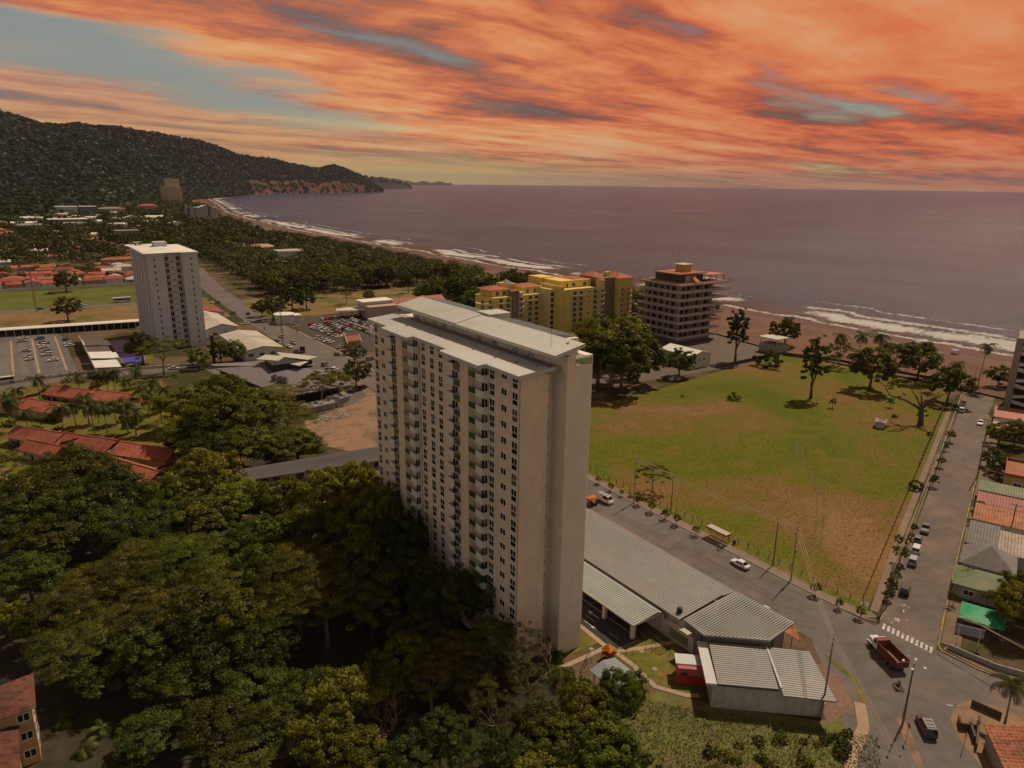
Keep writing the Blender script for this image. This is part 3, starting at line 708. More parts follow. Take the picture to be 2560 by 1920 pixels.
# shopping centre car park and park lawn
sheet('mall_car_park', [(57.5, 308), (57.0, 252), (70, 232), (140, 232), (140, 320), (110, 330), (84, 338), (70, 334)], 0.022, mat('car_park_asphalt', (0.060, 0.052, 0.050), 0.9, 0.15))
sheet('forecourt', [(57.0, 251), (57.0, 130), (120, 130), (120, 230), (70, 231)], 0.018, mat('forecourt_paving', (0.12, 0.088, 0.068), 0.9, 0.2, 0.4))
band('pavement', [(56.0, 300), (56.0, 152)], 2.0, 0.0, 0.12, PAVE, side=-1)
sheet('park_lawn', [(56, 345), (72, 342), (116, 345), (170, 372), (240, 385), (262, 420), (200, 430), (140, 425), (96, 428), (58, 425), (52, 390)], 0.02, mat('park_grass', (0.19, 0.125, 0.045), 0.97, 0.25, 0.3, col2=(0.085, 0.092, 0.018), c2scale=0.04, c2lo=0.48, c2hi=0.58))
sheet('service_yard', [(120, 125), (205, 118), (250, 128), (262, 200), (205, 200), (150, 200), (120, 150)], 0.015, mat('yard_paving', (0.125, 0.092, 0.072), 0.93, 0.2, 0.3))
sheet('restaurant_yard', [(-6, 240), (40, 236), (42, 180), (38, 160), (12, 160), (0, 175)], 0.021, ASPH)
# ------------------------------------------------------------------ MAIN TOWER
TWALL = mat('tower_wall_peach', (0.76, 0.60, 0.485), 0.85, 0.09, 0.4, streak=0.10)
TWALL2 = mat('tower_gable_mauve', (0.76, 0.645, 0.56), 0.85, 0.08, 0.35, streak=0.07)
TSLAB = mat('tower_slab_cream', (0.62,0.56,0.47), 0.85, 0.08)
FRAME = mat('window_frame_white', (0.80, 0.79, 0.77), 0.6, 0.05)
FASC = mat('fascia_grey', (0.50, 0.50, 0.49), 0.6, 0.06)
GUT = mat('flat_roof_grey', (0.33, 0.315, 0.31), 0.8, 0.12)
tw = thing('apartment_tower', 'tall peach apartment tower with white ribbed metal roofs in the middle', 'building')
FH = 2.72
b = MB()
b.box(-7.5, 2.2, 0, -1.9, 56.3, 51.35)
for c in (16.8, 41.5): b.box(-8.75, c - 1.35, 0, -7.5, c + 1.35, 51.3)
b.build('wall', TWALL, tw)
b = MB()
b.box(-1.9, 3.6, 0, 0.0, 57.0, 52.0); b.box(0.0, 0.0, 0, 1.6, 52.4, 55.0); b.box(0.0, 52.4, 0, 1.6, 57.0, 52.1); b.box(1.6, 0.0, 0, 5.03, 57.0, 52.1); b.box(5.03, 6.0, 0, 10.5, 57.0, 52.1)
b.box(1.6, 7.0, 52.1, 8.0, 52.4, 55.1)
b.build('gable_wall', TWALL2, tw)
b = MB(); b.box(1.6, 0.0, 52.1, 5.03, 0.12, 52.5); b.box(4.91, 0.12, 52.1, 5.03, 6.9, 52.5); b.build('parapet', TWALL2, tw)
b = MB(); b.box(1.62, 0.03, 52.5, 5.0, 0.06, 53.55); b.box(4.96, 0.1, 52.5, 4.99, 6.9, 53.55); b.build('terrace_railing', rail_glass(), tw)
b = MB(); 
for x in (1.7, 2.8, 3.9, 4.97): b.box(x - .03, 0.0, 52.5, x + .03, 0.09, 53.62)
b.box(1.62, 0.0, 53.56, 5.0, 0.09, 53.62); b.build('handrail', STEEL, tw)
# lower roof in five bays, stepped forward over the balcony stacks
XT = -2.3
zr = lambda x: 51.92 + (x + 8.3) * 0.085
segs = [(1.4, 10.6, -8.3), (10.6, 23.3, -9.75), (23.3, 35.9, -8.3), (35.9, 47.4, -9.75), (47.4, 57.1, -8.3)]
for y0, y1, xl in segs:
    b = MB(); ribbed(b, (xl, y1 - .02, zr(xl)), (xl, y0 + .02, zr(xl)), (XT, y0 + .02, zr(XT)), (XT, y1 - .02, zr(XT)), 0.10, 0.48, 0.07)
    b.build('roof_bay', [ROOFW, SEAM_SHADEW], tw)
b = MB()
for y0, y1, xl in segs: b.box(xl - .06, y0 - .03, zr(xl) - 0.62, xl + .04, y1 + .03, zr(xl) - 0.05); b.box(xl, y0 + .05, zr(xl) - 0.60, -7.4, y1 - .05, zr(xl) - 0.5)
for yy, xa, xb in ((1.34, -8.3, -1.5), (10.55, -9.75, -8.3), (23.25, -9.75, -8.3), (35.85, -9.75, -8.3), (47.35, -9.75, -8.3), (57.06, -8.3, -1.5)):
    b.add([(xa, yy, zr(xa) - .62), (xb, yy, zr(xb) - .62), (xb, yy, zr(xb) + .03), (xa, yy, zr(xa) + .03), (xa, yy + .1, zr(xa) - .62), (xb, yy + .1, zr(xb) - .62), (xb, yy + .1, zr(xb) + .03), (xa, yy + .1, zr(xa) + .03)],
          [(0, 1, 2, 3), (7, 6, 5, 4), (3, 2, 6, 7), (0, 4, 5, 1), (0, 3, 7, 4), (1, 5, 6, 2)])
b.build('fascia', FASC, tw)
b = MB(); b.box(XT, 1.5, 51.95, 0.0, 57.0, 52.25); b.box(XT + .02, 1.4, 51.7, 0.0, 1.5, 52.5); b.build('gutter_deck', GUT, tw)
# upper roof: long ribbed slope up to a ridge, short slopes behind, stair box
XU = -3.2
zu = lambda x: 54.95 + (x - XU) * 0.21
for y0, y1 in ((-0.9, 28.8), (28.84, 53.2)):
    b = MB(); ribbed(b, (XU, y1, zu(XU)), (XU, y0, zu(XU)), (2.6, y0, zu(2.6)), (2.6, y1, zu(2.6)), 0.10, 0.48, 0.07)
    if y0 > 5: b.v = [(v[0], v[1], v[2] + 0.12) for v in b.v]
    b.build('upper_roof', [ROOFW, SEAM_SHADEW], tw)
b = MB(); b.box(XU - .06, -.96, 54.40, XU + .04, 53.25, 54.93)
b.add([(XU, -.98, 54.4), (2.6, -.98, zu(2.6) - .55), (2.6, -.98, zu(2.6) + .03), (XU, -.98, zu(XU) + .03), (XU, -.9, 54.4), (2.6, -.9, zu(2.6) - .55), (2.6, -.9, zu(2.6) + .03), (XU, -.9, zu(XU) + .03)],
      [(0, 1, 2, 3), (7, 6, 5, 4), (3, 2, 6, 7), (0, 4, 5, 1), (0, 3, 7, 4), (1, 5, 6, 2)])
b.box(XU + .1, -.8, 54.42, 0.0, 53.1, 54.5); b.build('upper_fascia', FASC, tw)
for y0, y1 in ((8.0, 26.0), (31.5, 52.8)):
    b = MB(); ribbed(b, (2.62, y1, zu(2.6) - .03), (2.62, y0, zu(2.6) - .03), (8.6, y0, 55.15), (8.6, y1, 55.15), 0.4, 0.5, 0.05); b.build('rear_roof', [ROOFG, SEAM], tw)
b = MB(); b.box(2.8, 26.4, 54, 7.2, 30.6, 56.45); b.box(2.65, 26.2, 56.45, 7.4, 30.8, 56.55); b.build('stair_head', CREAMW, tw)
# service wall between the two roofs: small windows, pipes
for i in range(6):
    b = MB(); y0 = 5.0 + i * 8.0; b.box(-0.06, y0, 53.1, 0.0, y0 + 2.2, 53.8); b.build('service_window', GLASS, tw)
pm = MB(); pm.path([(-0.7, 0, 52.4), (-0.7, 0, 53.3), (-0.05, 0, 53.3)], 0.07); pm.path([(-0.7, 0, 52.5), (-0.7, 1.6, 52.5)], 0.06); pme = pm.mesh('vent_pipe', WHITE)
for y0 in (11, 22.5, 35, 46): ob('vent_pipe', pme, tw, (0, y0, 0))
cm = MB(); cm.box(-0.5, 0, 0, 0, 0.9, 0.6); cm.tube((-0.5, .45, .3), (-0.53, .45, .3), .22, n=10, mi=1); cme = cm.mesh('condenser', [WHITE, DARK])
for y0 in (9, 13.5, 20, 25.2, 38, 42, 49.5): ob('condenser', cme, tw, (-0.1, y0, 52.36))
for (x0, y0, zt) in ((-1.6, 2.3, 60.2), (-1.6, 55.5, 58.2), (5, 29, 59.4)):
    b = MB(); b.tube((x0, y0, 52.2), (x0, y0, zt), 0.035, 0.02, 5); b.tube((x0 - .25, y0, zt - 2), (x0 + .25, y0, zt - 2), .03, n=4); b.build('lightning_rod', DARK, tw)
rv = MB(); rv.box(-.15, -.15, 0, .15, .15, .12); rv.box(-.22, -.22, .12, .22, .22, .16); rvm = rv.mesh('roof_vent', STEEL)
for x0, y0 in ((-3.2, 3.6), (-4.4, 7.6), (-5.2, 12.6), (-5.2, 19.5), (-4, 27), (-4.6, 32.5), (-5.2, 40), (-5.4, 44.5)): ob('roof_vent', rvm, tw, (x0, y0, zr(x0) + .02))
ob('roof_vent', rvm, tw, (1.2, 1.6, zu(1.2) + .02))
# windows (y = left edge as built on the front, which faces -X)
def frame_x(y0, y1, z0, z1, t=0.10, x=0.0, dep=0.07):
    m = MB(); m.box(x - dep, y0, z0, x, y0 + t, z1); m.box(x - dep, y1 - t, z0, x, y1, z1); m.box(x - dep, y0 + t, z0, x, y1 - t, z0 + t); m.box(x - dep, y0 + t, z1 - t, x, y1 - t, z1); return m
wa = frame_x(-.08, 1.56, -.05, 2.16); wa.box(-.07, .02, .86, 0, 1.46, .97); wa.box(-.065, .70, .97, 0, .78, 2.06); wame = wa.mesh('window', FRAME)
pa = MB(); pa.box(-.03, .02, .97, 0, 1.46, 2.06); pa.box(-.03, .02, .05, 0, 1.46, .86); pame = pa.mesh('pane', GLASS)
wb = frame_x(-.08, 1.6, -.05, 1.22); wb.box(-.065, .72, .05, 0, .80, 1.12); wbme = wb.mesh('window', FRAME)
pb = MB(); pb.box(-.03, .02, .05, 0, 1.5, 1.12); pbme = pb.mesh('pane', GLASS)
dm = frame_x(0, 2.1, 0, 2.15); dm.box(-.06, 1.0, .09, 0, 1.1, 2.06); dme = dm.mesh('balcony_door', FRAME)
dp = MB(); dp.box(-.03, .09, .09, 0, 2.01, 2.06); dpme = dp.mesh('pane', GLASS)
bxm = MB()      # solid white balcony box with an open top
bxm.box(-1.25, 0, -.16, 0, 2.3, 0.0); bxm.box(-1.25, 0, 0, -1.17, 2.3, 1.05); bxm.box(-1.17, 0, 0, 0, .08, 1.05); bxm.box(-1.17, 2.22, 0, 0, 2.3, 1.05); bxme = bxm.mesh('balcony', mat('balcony_white', (0.70, 0.68, 0.66), .7, .06))
slm = MB(); slm.box(-1.2, 0, -.16, 0, 2.35, 0.0); slme = slm.mesh('balcony_slab', TSLAB)
glm = MB(); glm.box(-1.2, 0.02, 0.04, -1.17, 2.33, 1.05); glme = glm.mesh('glass_railing', rail_glass())
X0 = -7.503
CURT = glass_mat('pane_with_curtain', (.10, .09, .085), .15); pam2 = pa.mesh('pane', CURT); pbm2 = pb.mesh('pane', CURT); dpm2 = dp.mesh('pane', CURT); rtw = random.Random(6)
for k in range(18):
    zf = 48.9 - FH * k                    # floor level of this storey
    for y0 in (2.65, 9.15, 26.3, 29.5, 32.9, 54.1):
        o = ob('window', wame, tw, (X0, y0, zf + 0.48)); ob('pane', pame if rtw.random() > .14 else pam2, o)
    for y0 in (5.68, 50.9):
        o = ob('window', wbme, tw, (X0, y0, zf + 1.35)); ob('pane', pbme if rtw.random() > .14 else pbm2, o)
    if k == 17: continue
    for c in (16.8, 41.5):
        for s in (-1, 1):
            ya = c - 1.35 - 2.35 if s < 0 else c + 1.35
            yb = c - 1.35 - 2.35 - 2.25 if s < 0 else c + 1.35 + 2.4
            ob('balcony_slab', slme, tw, (X0, ya, zf)); ob('glass_railing', glme, tw, (X0, ya, zf)); ob('balcony', bxme, tw, (X0, yb, zf))
            yd = yb + 0.25
            o = ob('balcony_door', dme, tw, (X0, yd, zf + .02)); ob('pane', dpme if rtw.random() > .18 else dpm2, o)
for y0 in (11.0, 35.15, 2.1):
    b = MB(); b.tube((X0 - .06, y0, 0.2), (X0 - .06, y0, 51.2), .06, n=5); b.build('downpipe', mat('terracotta_pipe', (0.36, 0.19, 0.12), .7, .1), tw)
vm = MB()
for yy in (0.0, 0.42): vm.tube((-1.0 + yy, 3.6, 0), (-1.0 + yy, 3.55, 0), .13, n=8, mi=1); vm.box(-1.2 + yy, 3.57, -.2, -.8 + yy, 3.6, .2, 0)
vme = vm.mesh('wall_vent', [TSLAB, DARK])
for k in range(18): ob('wall_vent', vme, tw, (-0.15, 0, 50.9 - 2.8 * k))

# ------------------------------------------------------------------ low buildings along the road
PODW = mat('podium_wall', (0.50, 0.46, 0.41), .85, .1, streak=.2)
pd = thing('service_building', 'long low building with wide grey ribbed metal roof between tower and main road', 'building', (0, 0, 0))
b = MB(); b.box(21.4, -9.4, 0, 35.4, 60, 4.3); b.build('wall', PODW, pd)
b = MB(); ribbed(b, (20.6, 62, 4.75), (20.6, -9.0, 4.75), (32.4, -9.0, 5.75), (32.4, 62, 5.75), .12, .5, .07); b.build('roof', [ROOFG, SEAM], pd)
b = MB(); ribbed(b, (32.7, 62, 5.35), (32.7, -8.8, 5.35), (36.4, -8.8, 4.95), (36.4, 62, 4.95), .12, .5, .07); b.build('roof', [ROOFG, SEAM], pd, )
b = MB(); b.box(32.42, -9, 5.1, 32.68, 62, 5.28); b.build('roof_gutter', DARK, pd)
b = MB(); b.box(20.0, -5, 4.05, 20.58, 60, 4.2); b.build('gutter', FASC, pd)
b = MB(); b.box(20.3, -12.9, 0, 21.4, -5.6, 3.1); b.box(20.6, -9.2, 3.1, 21.8, -6.2, 3.2); b.build('entrance_wall', PODW, pd)
b = MB(); b.box(20.22, -11.6, .7, 20.3, -7.2, 2.4); b.build('louvre_panel', mat('louvre', (.20, .17, .14), .8, .3, 6), pd)
wt_ = thing('water_tank', 'small black water tank on ribbed roof beside the five-sided roof', 'tank', (22.2, -7.6, 4.9)); b = MB(); b.tube((0, 0, 0), (0, 0, .9), .5, .5, 12); b.tube((0, 0, .9), (0, 0, 1.05), .5, .25, 12); b.tube((0, 0, .3), (0, 0, .36), .53, n=12); b.tube((0, 0, .6), (0, 0, .66), .53, n=12); b.build('tank_body', DARK, wt_)
pk = thing('carport', 'grey-green ribbed carport roof on white columns over dark parking bays', 'carport')
b = MB(); ribbed(b, (13.6, 60, 3.75), (13.6, -4.7, 3.75), (19.9, -4.7, 4.25), (19.9, 60, 4.25), .12, .5, .07); b.build('roof', [mat('roof_pale_green', (.30, .33, .295), .5, .12, .4), SEAM], pk)
b = MB(); b.box(13.5, -4.75, 3.45, 13.6, 60, 3.78); b.box(13.6, -4.8, 3.5, 19.9, -4.72, 3.9); b.build('fascia', FASC, pk)
for i in range(9): b = MB(); y0 = -3.9 + i * 7.6; b.box(14.3, y0, 0, 15.0, y0 + .7, 3.6); b.build('column', WHITE, pk)
b = MB(); b.box(20.35, -5.5, 0, 20.6, 60, 3.9); b.build('rear_wall', PODW, pk)
# five-sided roof at the corner
pe = thing('corner_building', 'corner pavilion with five-sided grey ribbed roof next to the road', 'building')
b = MB(); b.prism([(20.5, -12.2), (32.6, -12.2), (32.6, -22.3), (27.0, -22.3), (20.4, -16.0)], 0, 5.6); b.build('wall', mat('mauve_wall', (.22, .18, .19), .85, .15), pe)
b = MB(); P5 = [(18.9, -15.9, 6.3), (26.9, -23.3, 6.4), (33.8, -23.2, 7.2), (33.5, -11.0, 7.2), (19.5, -10.9, 6.3)]
b.slab(P5, .35)
for i in range(26):
    y0 = -22.9 + i * .48; xl = 18.9 + (-15.9 - y0) / 7.4 * 8.0 if y0 < -15.9 else 19.0; zz = lambda x: 6.3 + (x - 19) * .062
    b.add([(xl, y0 - .05, zz(xl)), (33.6, y0 - .05, zz(33.6)), (33.6, y0 + .05, zz(33.6)), (xl, y0 + .05, zz(xl)), (xl, y0, zz(xl) + .08), (33.6, y0, zz(33.6) + .08)], [(0, 1, 5, 4), (2, 3, 4, 5), (3, 0, 4), (1, 2, 5)], 1)
b.build('roof', [ROOFG, SEAM], pe)
for x, y in ((20.2, -14.5), (24.2, -19.4), (29, -22.6)): b = MB(); b.tube((x, y, 0), (x, y, 6.0), .12, n=6); b.build('post', DARK, pe)
b = MB(); b.slab([(33.6, -24.6, 4.5), (37.2, -21.6, 4.3), (37.0, -17.6, 4.3), (33.7, -18.6, 4.5)], .1); b.build('rusty_canopy', RUST, pe, ); 
for x, y in ((36.8, -21.4), (36.8, -18)): b = MB(); b.tube((x, y, 0), (x, y, 4.3), .07, n=5); b.build('post', DARK, pe)
# store set at 45 degrees
A45 = math.radians(-41.5)
stt = thing('corner_store', 'white rough-walled store with two grey ribbed roofs, lower right', 'building', (12.0, -23.6, 0), A45)
# local x runs along the long white wall, local y towards the corner pavilion
b = MB(); b.box(0.3, .3, 0, 17.2, 9.6, 4.0); b.build('wall', mat('rough_white_wall', (.46, .43, .39), .95, .2, 1.2, streak=.3, bump=.3), stt)
b = MB(); ribbed(b, (1.0, 0, 4.7), (10.4, 0, 4.7), (10.4, 10.0, 5.1), (1.0, 10.0, 5.1), .15, .5, .06)
b2 = MB(); ribbed(b2, (0.9, 0, 4.75), (0.9, -.01, 4.75), (0.9, 10, 5), (0.9, 10.01, 5), .1, 5, .01)
b = MB(); ribbed(b, (1.0, 10.0, 5.1), (1.0, 0.0, 4.7), (10.4, 0.0, 4.7), (10.4, 10.0, 5.1), .15, .5, .06); b.build('roof', [ROOFG, SEAM], stt)
b = MB(); ribbed(b, (10.7, 10.4, 4.9), (10.7, -1.2, 4.5), (18.6, -1.2, 4.3), (17.6, 10.4, 4.7), .2, .5, .06); b.build('roof', [ROOFG, SEAM], stt)
b = MB(); b.box(-.8, .2, 4.1, .95, 11, 4.5); b.box(10.42, -.2, 4.6, 10.68, 10.2, 5.2); b.build('parapet', FASC, stt)
for i in range(4): b = MB(); b.box(17.2, 1.2 + i * 1.5, 1.2 + .0, 17.9, 2.1 + i * 1.5, 1.9); b.build('condenser', WHITE, stt)
# bin room with red containers
br = thing('bin_room', 'small pink-walled bin room with flat grey roof behind the store', 'shed', (14.4, -14.2, 0), A45)
b = MB(); b.box(0, -3.2, 0, 4.3, 0, 2.9); b.build('wall', mat('pink_wall', (.38, .13, .12), .85, .1), br); b = MB(); b.box(-.3, -2.2, 2.9, 5.9, .5, 3.1); b.build('roof', FASC, br)
b = MB(); b.box(.5, -3.25, 1.0, 1.6, -3.2, 2.2); b.build('doorway', DARK, br)
REDP = mat('red_paint', (.42, .03, .025), .5, .15)
for i in range(3):
    p = Vector((12.9, -15.9, 0)) + Vector((math.cos(A45), math.sin(A45), 0)) * (i * 1.55)
    t_ = thing('red_container', 'red waste container with ribbed front, ' + ('left', 'middle', 'right')[i] + ' of three by the store', 'container', p, A45, 'red containers by the store')
    b = MB(); b.box(0, -1.3, .15, 1.5, 0, 1.6)
    for q in range(5): b.box(.1 + q * .3, -1.36, .2, .2 + q * .3, -1.3, 1.5)
    b.build('container_body', REDP, t_); b = MB(); b.slab([(-.03, -1.35, 1.62), (1.53, -1.35, 1.62), (1.53, .05, 1.85), (-.03, .05, 1.85)], .06); b.build('lid', REDP, t_)
# garden pavilion, playhouse, swing frames, bollards, manholes
pv = thing('garden_pavilion', 'small garden pavilion with blue-grey ribbed hipped roof under the trees', 'pavilion', (0, 0, 0))
b = MB(); ribbed(b, (-.6, -9.0, 3.2), (-.6, -15.4, 3.2), (2.2, -15.4, 3.9), (2.2, -9.0, 3.9), .1, .45, .05); ribbed(b, (5.1, -15.4, 3.2), (5.1, -9.0, 3.2), (2.2, -9.0, 3.9), (2.2, -15.4, 3.9), .1, .45, .05); b.build('roof', [mat('roof_blue_grey', (.26, .29, .30), .5, .1), SEAM], pv)
for x, y in ((0, -9.6), (4.6, -9.6), (0, -14.8), (4.6, -14.8)): b = MB(); b.box(x - .1, y - .1, 0, x + .1, y + .1, 3.3); b.build('post', WHITE, pv)
pp = g('E', 332, 1150)
ph = thing('playhouse', 'red playground tower with a pointed orange roof on the lawn', 'playhouse', pp, .2)
for x in (-.7, .7):
    for y in (-.7, .7): b = MB(); b.box(x - .07, y - .07, 0, x + .07, y + .07, 2.1); b.build('post', mat('yellow_post', (.5, .28, .03), .6, .1), ph)
b = MB(); b.add([(-.95, -.95, 2.0), (.95, -.95, 2.0), (.95, .95, 2.0), (-.95, .95, 2.0), (0, 0, 3.0)], [(0, 1, 4), (1, 2, 4), (2, 3, 4), (3, 0, 4), (3, 2, 1, 0)]); b.build('roof', mat('orange_roof', (.55, .22, .02), .6, .1), ph)
b = MB(); b.box(-.75, -.75, .9, .75, .75, 1.0); b.box(-.75, -.8, 1.0, .75, -.75, 1.5); b.box(-.8, -.75, 1.0, -.75, .75, 1.5); b.build('deck', REDP, ph)
b = MB(); b.slab([(.75, -.3, 1.0), (2.4, -.3, .15), (2.4, .3, .15), (.75, .3, 1.0)], .06); b.build('slide', REDP, ph)
for i, (x, y) in enumerate(((205, 1195), (630, 1095))):
    p = g('E', x, y); t_ = thing('swing_frame', ('dark swing frame beside the playhouse', 'dark swing frame on the lawn next to the path by the service building')[i], 'swing', p, .6 + i)
    for e in (-1.2, 1.2): b = MB(); b.tube((e, -.7, 0), (e, 0, 1.9), .04, n=5); b.tube((e, .7, 0), (e, 0, 1.9), .04, n=5); b.build('leg', DARK, t_)
    b = MB(); b.tube((-1.2, 0, 1.9), (1.2, 0, 1.9), .045, n=5); b.build('crossbar', DARK, t_)
    for e in (-.4, .5): b = MB(); b.box(e - .2, -.1, .5, e + .2, .1, .55); b.tube((e - .18, 0, .55), (e - .18, 0, 1.9), .012, n=3); b.tube((e + .18, 0, .55), (e + .18, 0, 1.9), .012, n=3); b.build('swing_seat', DARK, t_)
bo = MB(); bo.tube((0, 0, 0), (0, 0, .95), .05, n=6); bo.tube((0, 0, .95), (0, 0, 1.0), .07, n=6); bome = bo.mesh('garden_bollard', DARK)
for i, (x, y) in enumerate([(405, 1140), (440, 1135), (480, 1128), (530, 1030), (565, 1045), (600, 1060), (590, 1120), (625, 1050), (660, 1050), (680, 1100), (490, 1190), (555, 1100), (665, 1090), (490, 1290), (700, 1130)]):
    tag(ob('garden_bollard', bome, None, g('E', x, y)), 'thin dark lamp bollard on the lawn behind the tower', 'bollard', 'lamp bollards on the tower lawn')
mh = MB(); mh.box(-.42, -.42, 0, .42, .42, .06, 0); mh.tube((0, 0, .06), (0, 0, .075), .3, n=12, mi=1); mhm = mh.mesh('manhole_cover', [PATHC, STEEL])
for i, (x, y) in enumerate(((233, 1097), (607, 1215), (530, 1110), (507, 1230))):
    tag(ob('manhole_cover', mhm, None, Vector(g('E', x, y)) + Vector((0, 0, .02))), ('round manhole cover on the lawn by the tower corner', 'manhole cover in a pale square slab on the large lawn', 'manhole cover beside the path to the service building', 'manhole cover at the edge of the pavilion path')[i], 'manhole')
# tower's rear neighbours: the long dark-roofed block that runs out from behind the tower
lb = thing('row_building', 'long dark ribbed roof building with a band of dark windows left of the tower', 'building')
b = MB(); b.prism([(-40, 94.6), (20, 84.2), (20, 93), (-40, 99.5)], 0, 6.45); b.build('wall', mat('row_wall', (.30, .24, .19), .85, .15), lb)
b = MB(); ribbed(b, (-41, 94.5, 6.6), (21, 83.8, 6.6), (21, 93.2, 7.4), (-41, 100, 7.4), .15, .5, .06); b.build('roof', [ROOFD, DARK], lb)
for i in range(20): b = MB(); x0 = -39 + i * 2.9; y0 = 94.6 - (x0 + 40) * .1733; b.box(0, -.06, 4.7, 1.9, 0.0, 6.1); o = b.build('window', GLASS, lb, (x0, y0 - .02, 0), math.radians(-9.83))
lc = thing('covered_walkway', 'long grey ribbed walkway roof on posts in front of the dark row building', 'canopy')
b = MB(); ribbed(b, (-40, 89.3, 3.7), (20, 78.9, 3.7), (20, 84.0, 4.1), (-40, 94.3, 4.1), .12, .5, .07); b.build('roof', [mat('walkway_roof', (.20, .185, .175), .55, .12), DARK], lc)
for i in range(14): b = MB(); x0 = -39 + i * 4.4; y0 = 89.6 - (x0 + 40) * .1733; b.tube((x0, y0, 0), (x0, y0, 3.9), .07, n=5); b.build('post', DARK, lc)
sheet('walkway_floor', [(-40, 87.5), (20, 77.1), (20, 84.3), (-40, 94.6)], 0.05, PATHC)
# ------------------------------------------------------------------ helpers for windowed walls
WCACHE = {}
def win_mesh(wd, ht, mull=1, face='-y', fr=FRAME):
    """window unit (frame mesh, pane mesh) seen from -Y; origin at lower left"""
    key = (wd, ht, mull, fr.name)
    if key not in WCACHE:
        t = 0.08 if wd < 1.9 else 0.13; m = MB(); m.box(0, -.06, 0, t, 0, ht); m.box(wd - t, -.06, 0, wd, 0, ht); m.box(t, -.06, 0, wd - t, 0, t); m.box(t, -.06, ht - t, wd - t, 0, ht)
        for i in range(mull): x = wd * (i + 1) / (mull + 1); m.box(x - .04, -.055, t, x + .04, 0, ht - t)
        p = MB(); p.box(t, -.025, t, wd - t, 0, ht - t)
        WCACHE[key] = (m.mesh('window', fr), p.mesh('pane', GLASS))
    return WCACHE[key]
def put_win(parent, x, y, z, wd, ht, mull=1, rz=0.0, fr=FRAME, pane=True, name='window'):
    a, p = win_mesh(wd, ht, mull, fr=fr); o = ob(name, a, parent, (x, y, z), rz)
    if pane: ob('pane', p, o)
    return o
W90 = -math.pi / 2        # rz for a wall facing -X: window x axis runs along -Y

# ------------------------------------------------------------------ white tower
WTW = mat('tower_white', (0.50, 0.485, 0.52), .85, .06, .4, streak=.08)
wt2 = thing('white_apartment_tower', 'slim white apartment tower with ribbed side and dark window stack left of the road', 'building')
b = MB()
b.box(-16.6, 290.5, 0, -9.4, 338, 45.6); b.box(-9.4, 293.0, 0, -1.9, 338, 45.5); b.box(-1.9, 290.3, 0, 5.5, 338, 45.6)
for i, y0 in enumerate((295, 304, 313, 322, 331)): b.box(-18.0, y0, 0, -16.6, y0 + 4.2, 45.6)
b.build('wall', WTW, wt2)
b = MB(); b.prism([(-18.4, 289.7), (-9.0, 289.7), (-9.0, 292.4), (-2.3, 292.4), (-2.3, 289.6), (6.0, 289.6), (6.0, 339), (-18.4, 339)], 45.62, 46.4)
b.build('parapet', WTW, wt2)
b = MB(); hip_roof(b, -17.6, 290.5, 5.2, 338.2, 46.45, 47.3, 0.0); b.build('roof', ROOFW, wt2)
b = MB(); b.box(-9, 318, 46.5, -3, 325, 49.4); b.build('lift_housing', WTW, wt2)
for k in range(15):
    z = 42.6 - 2.95 * k
    put_win(wt2, -14.2, 290.5, z, .75, 1.3, 0, fr=WTW); put_win(wt2, 1.9, 290.3, z + .15, .75, 1.3, 0, fr=WTW)
    put_win(wt2, -9.0, 292.97, z - .25, 1.7, 2.1, 1); put_win(wt2, -4.1, 292.97, z - .2, 1.7, 2.1, 1); 
    b = MB(); b.box(-9.3, 292.2, z - .55, -7.0, 293, z - .42); b.box(-9.3, 292.2, z - .42, -9.24, 293, z + .5); b.box(-4.2, 292.2, z - .55, -2.0, 293, z - .42); b.build('balcony', WTW, wt2)
    put_win(wt2, -6.9, 292.97, z - 1.0, 2.1, .8, 1)
    for y0 in (301.5, 310.5, 319.5, 328.5): put_win(wt2, -16.63, y0 + 1.2, z, .8, 1.2, 0, W90, pane=False, fr=GLASS)

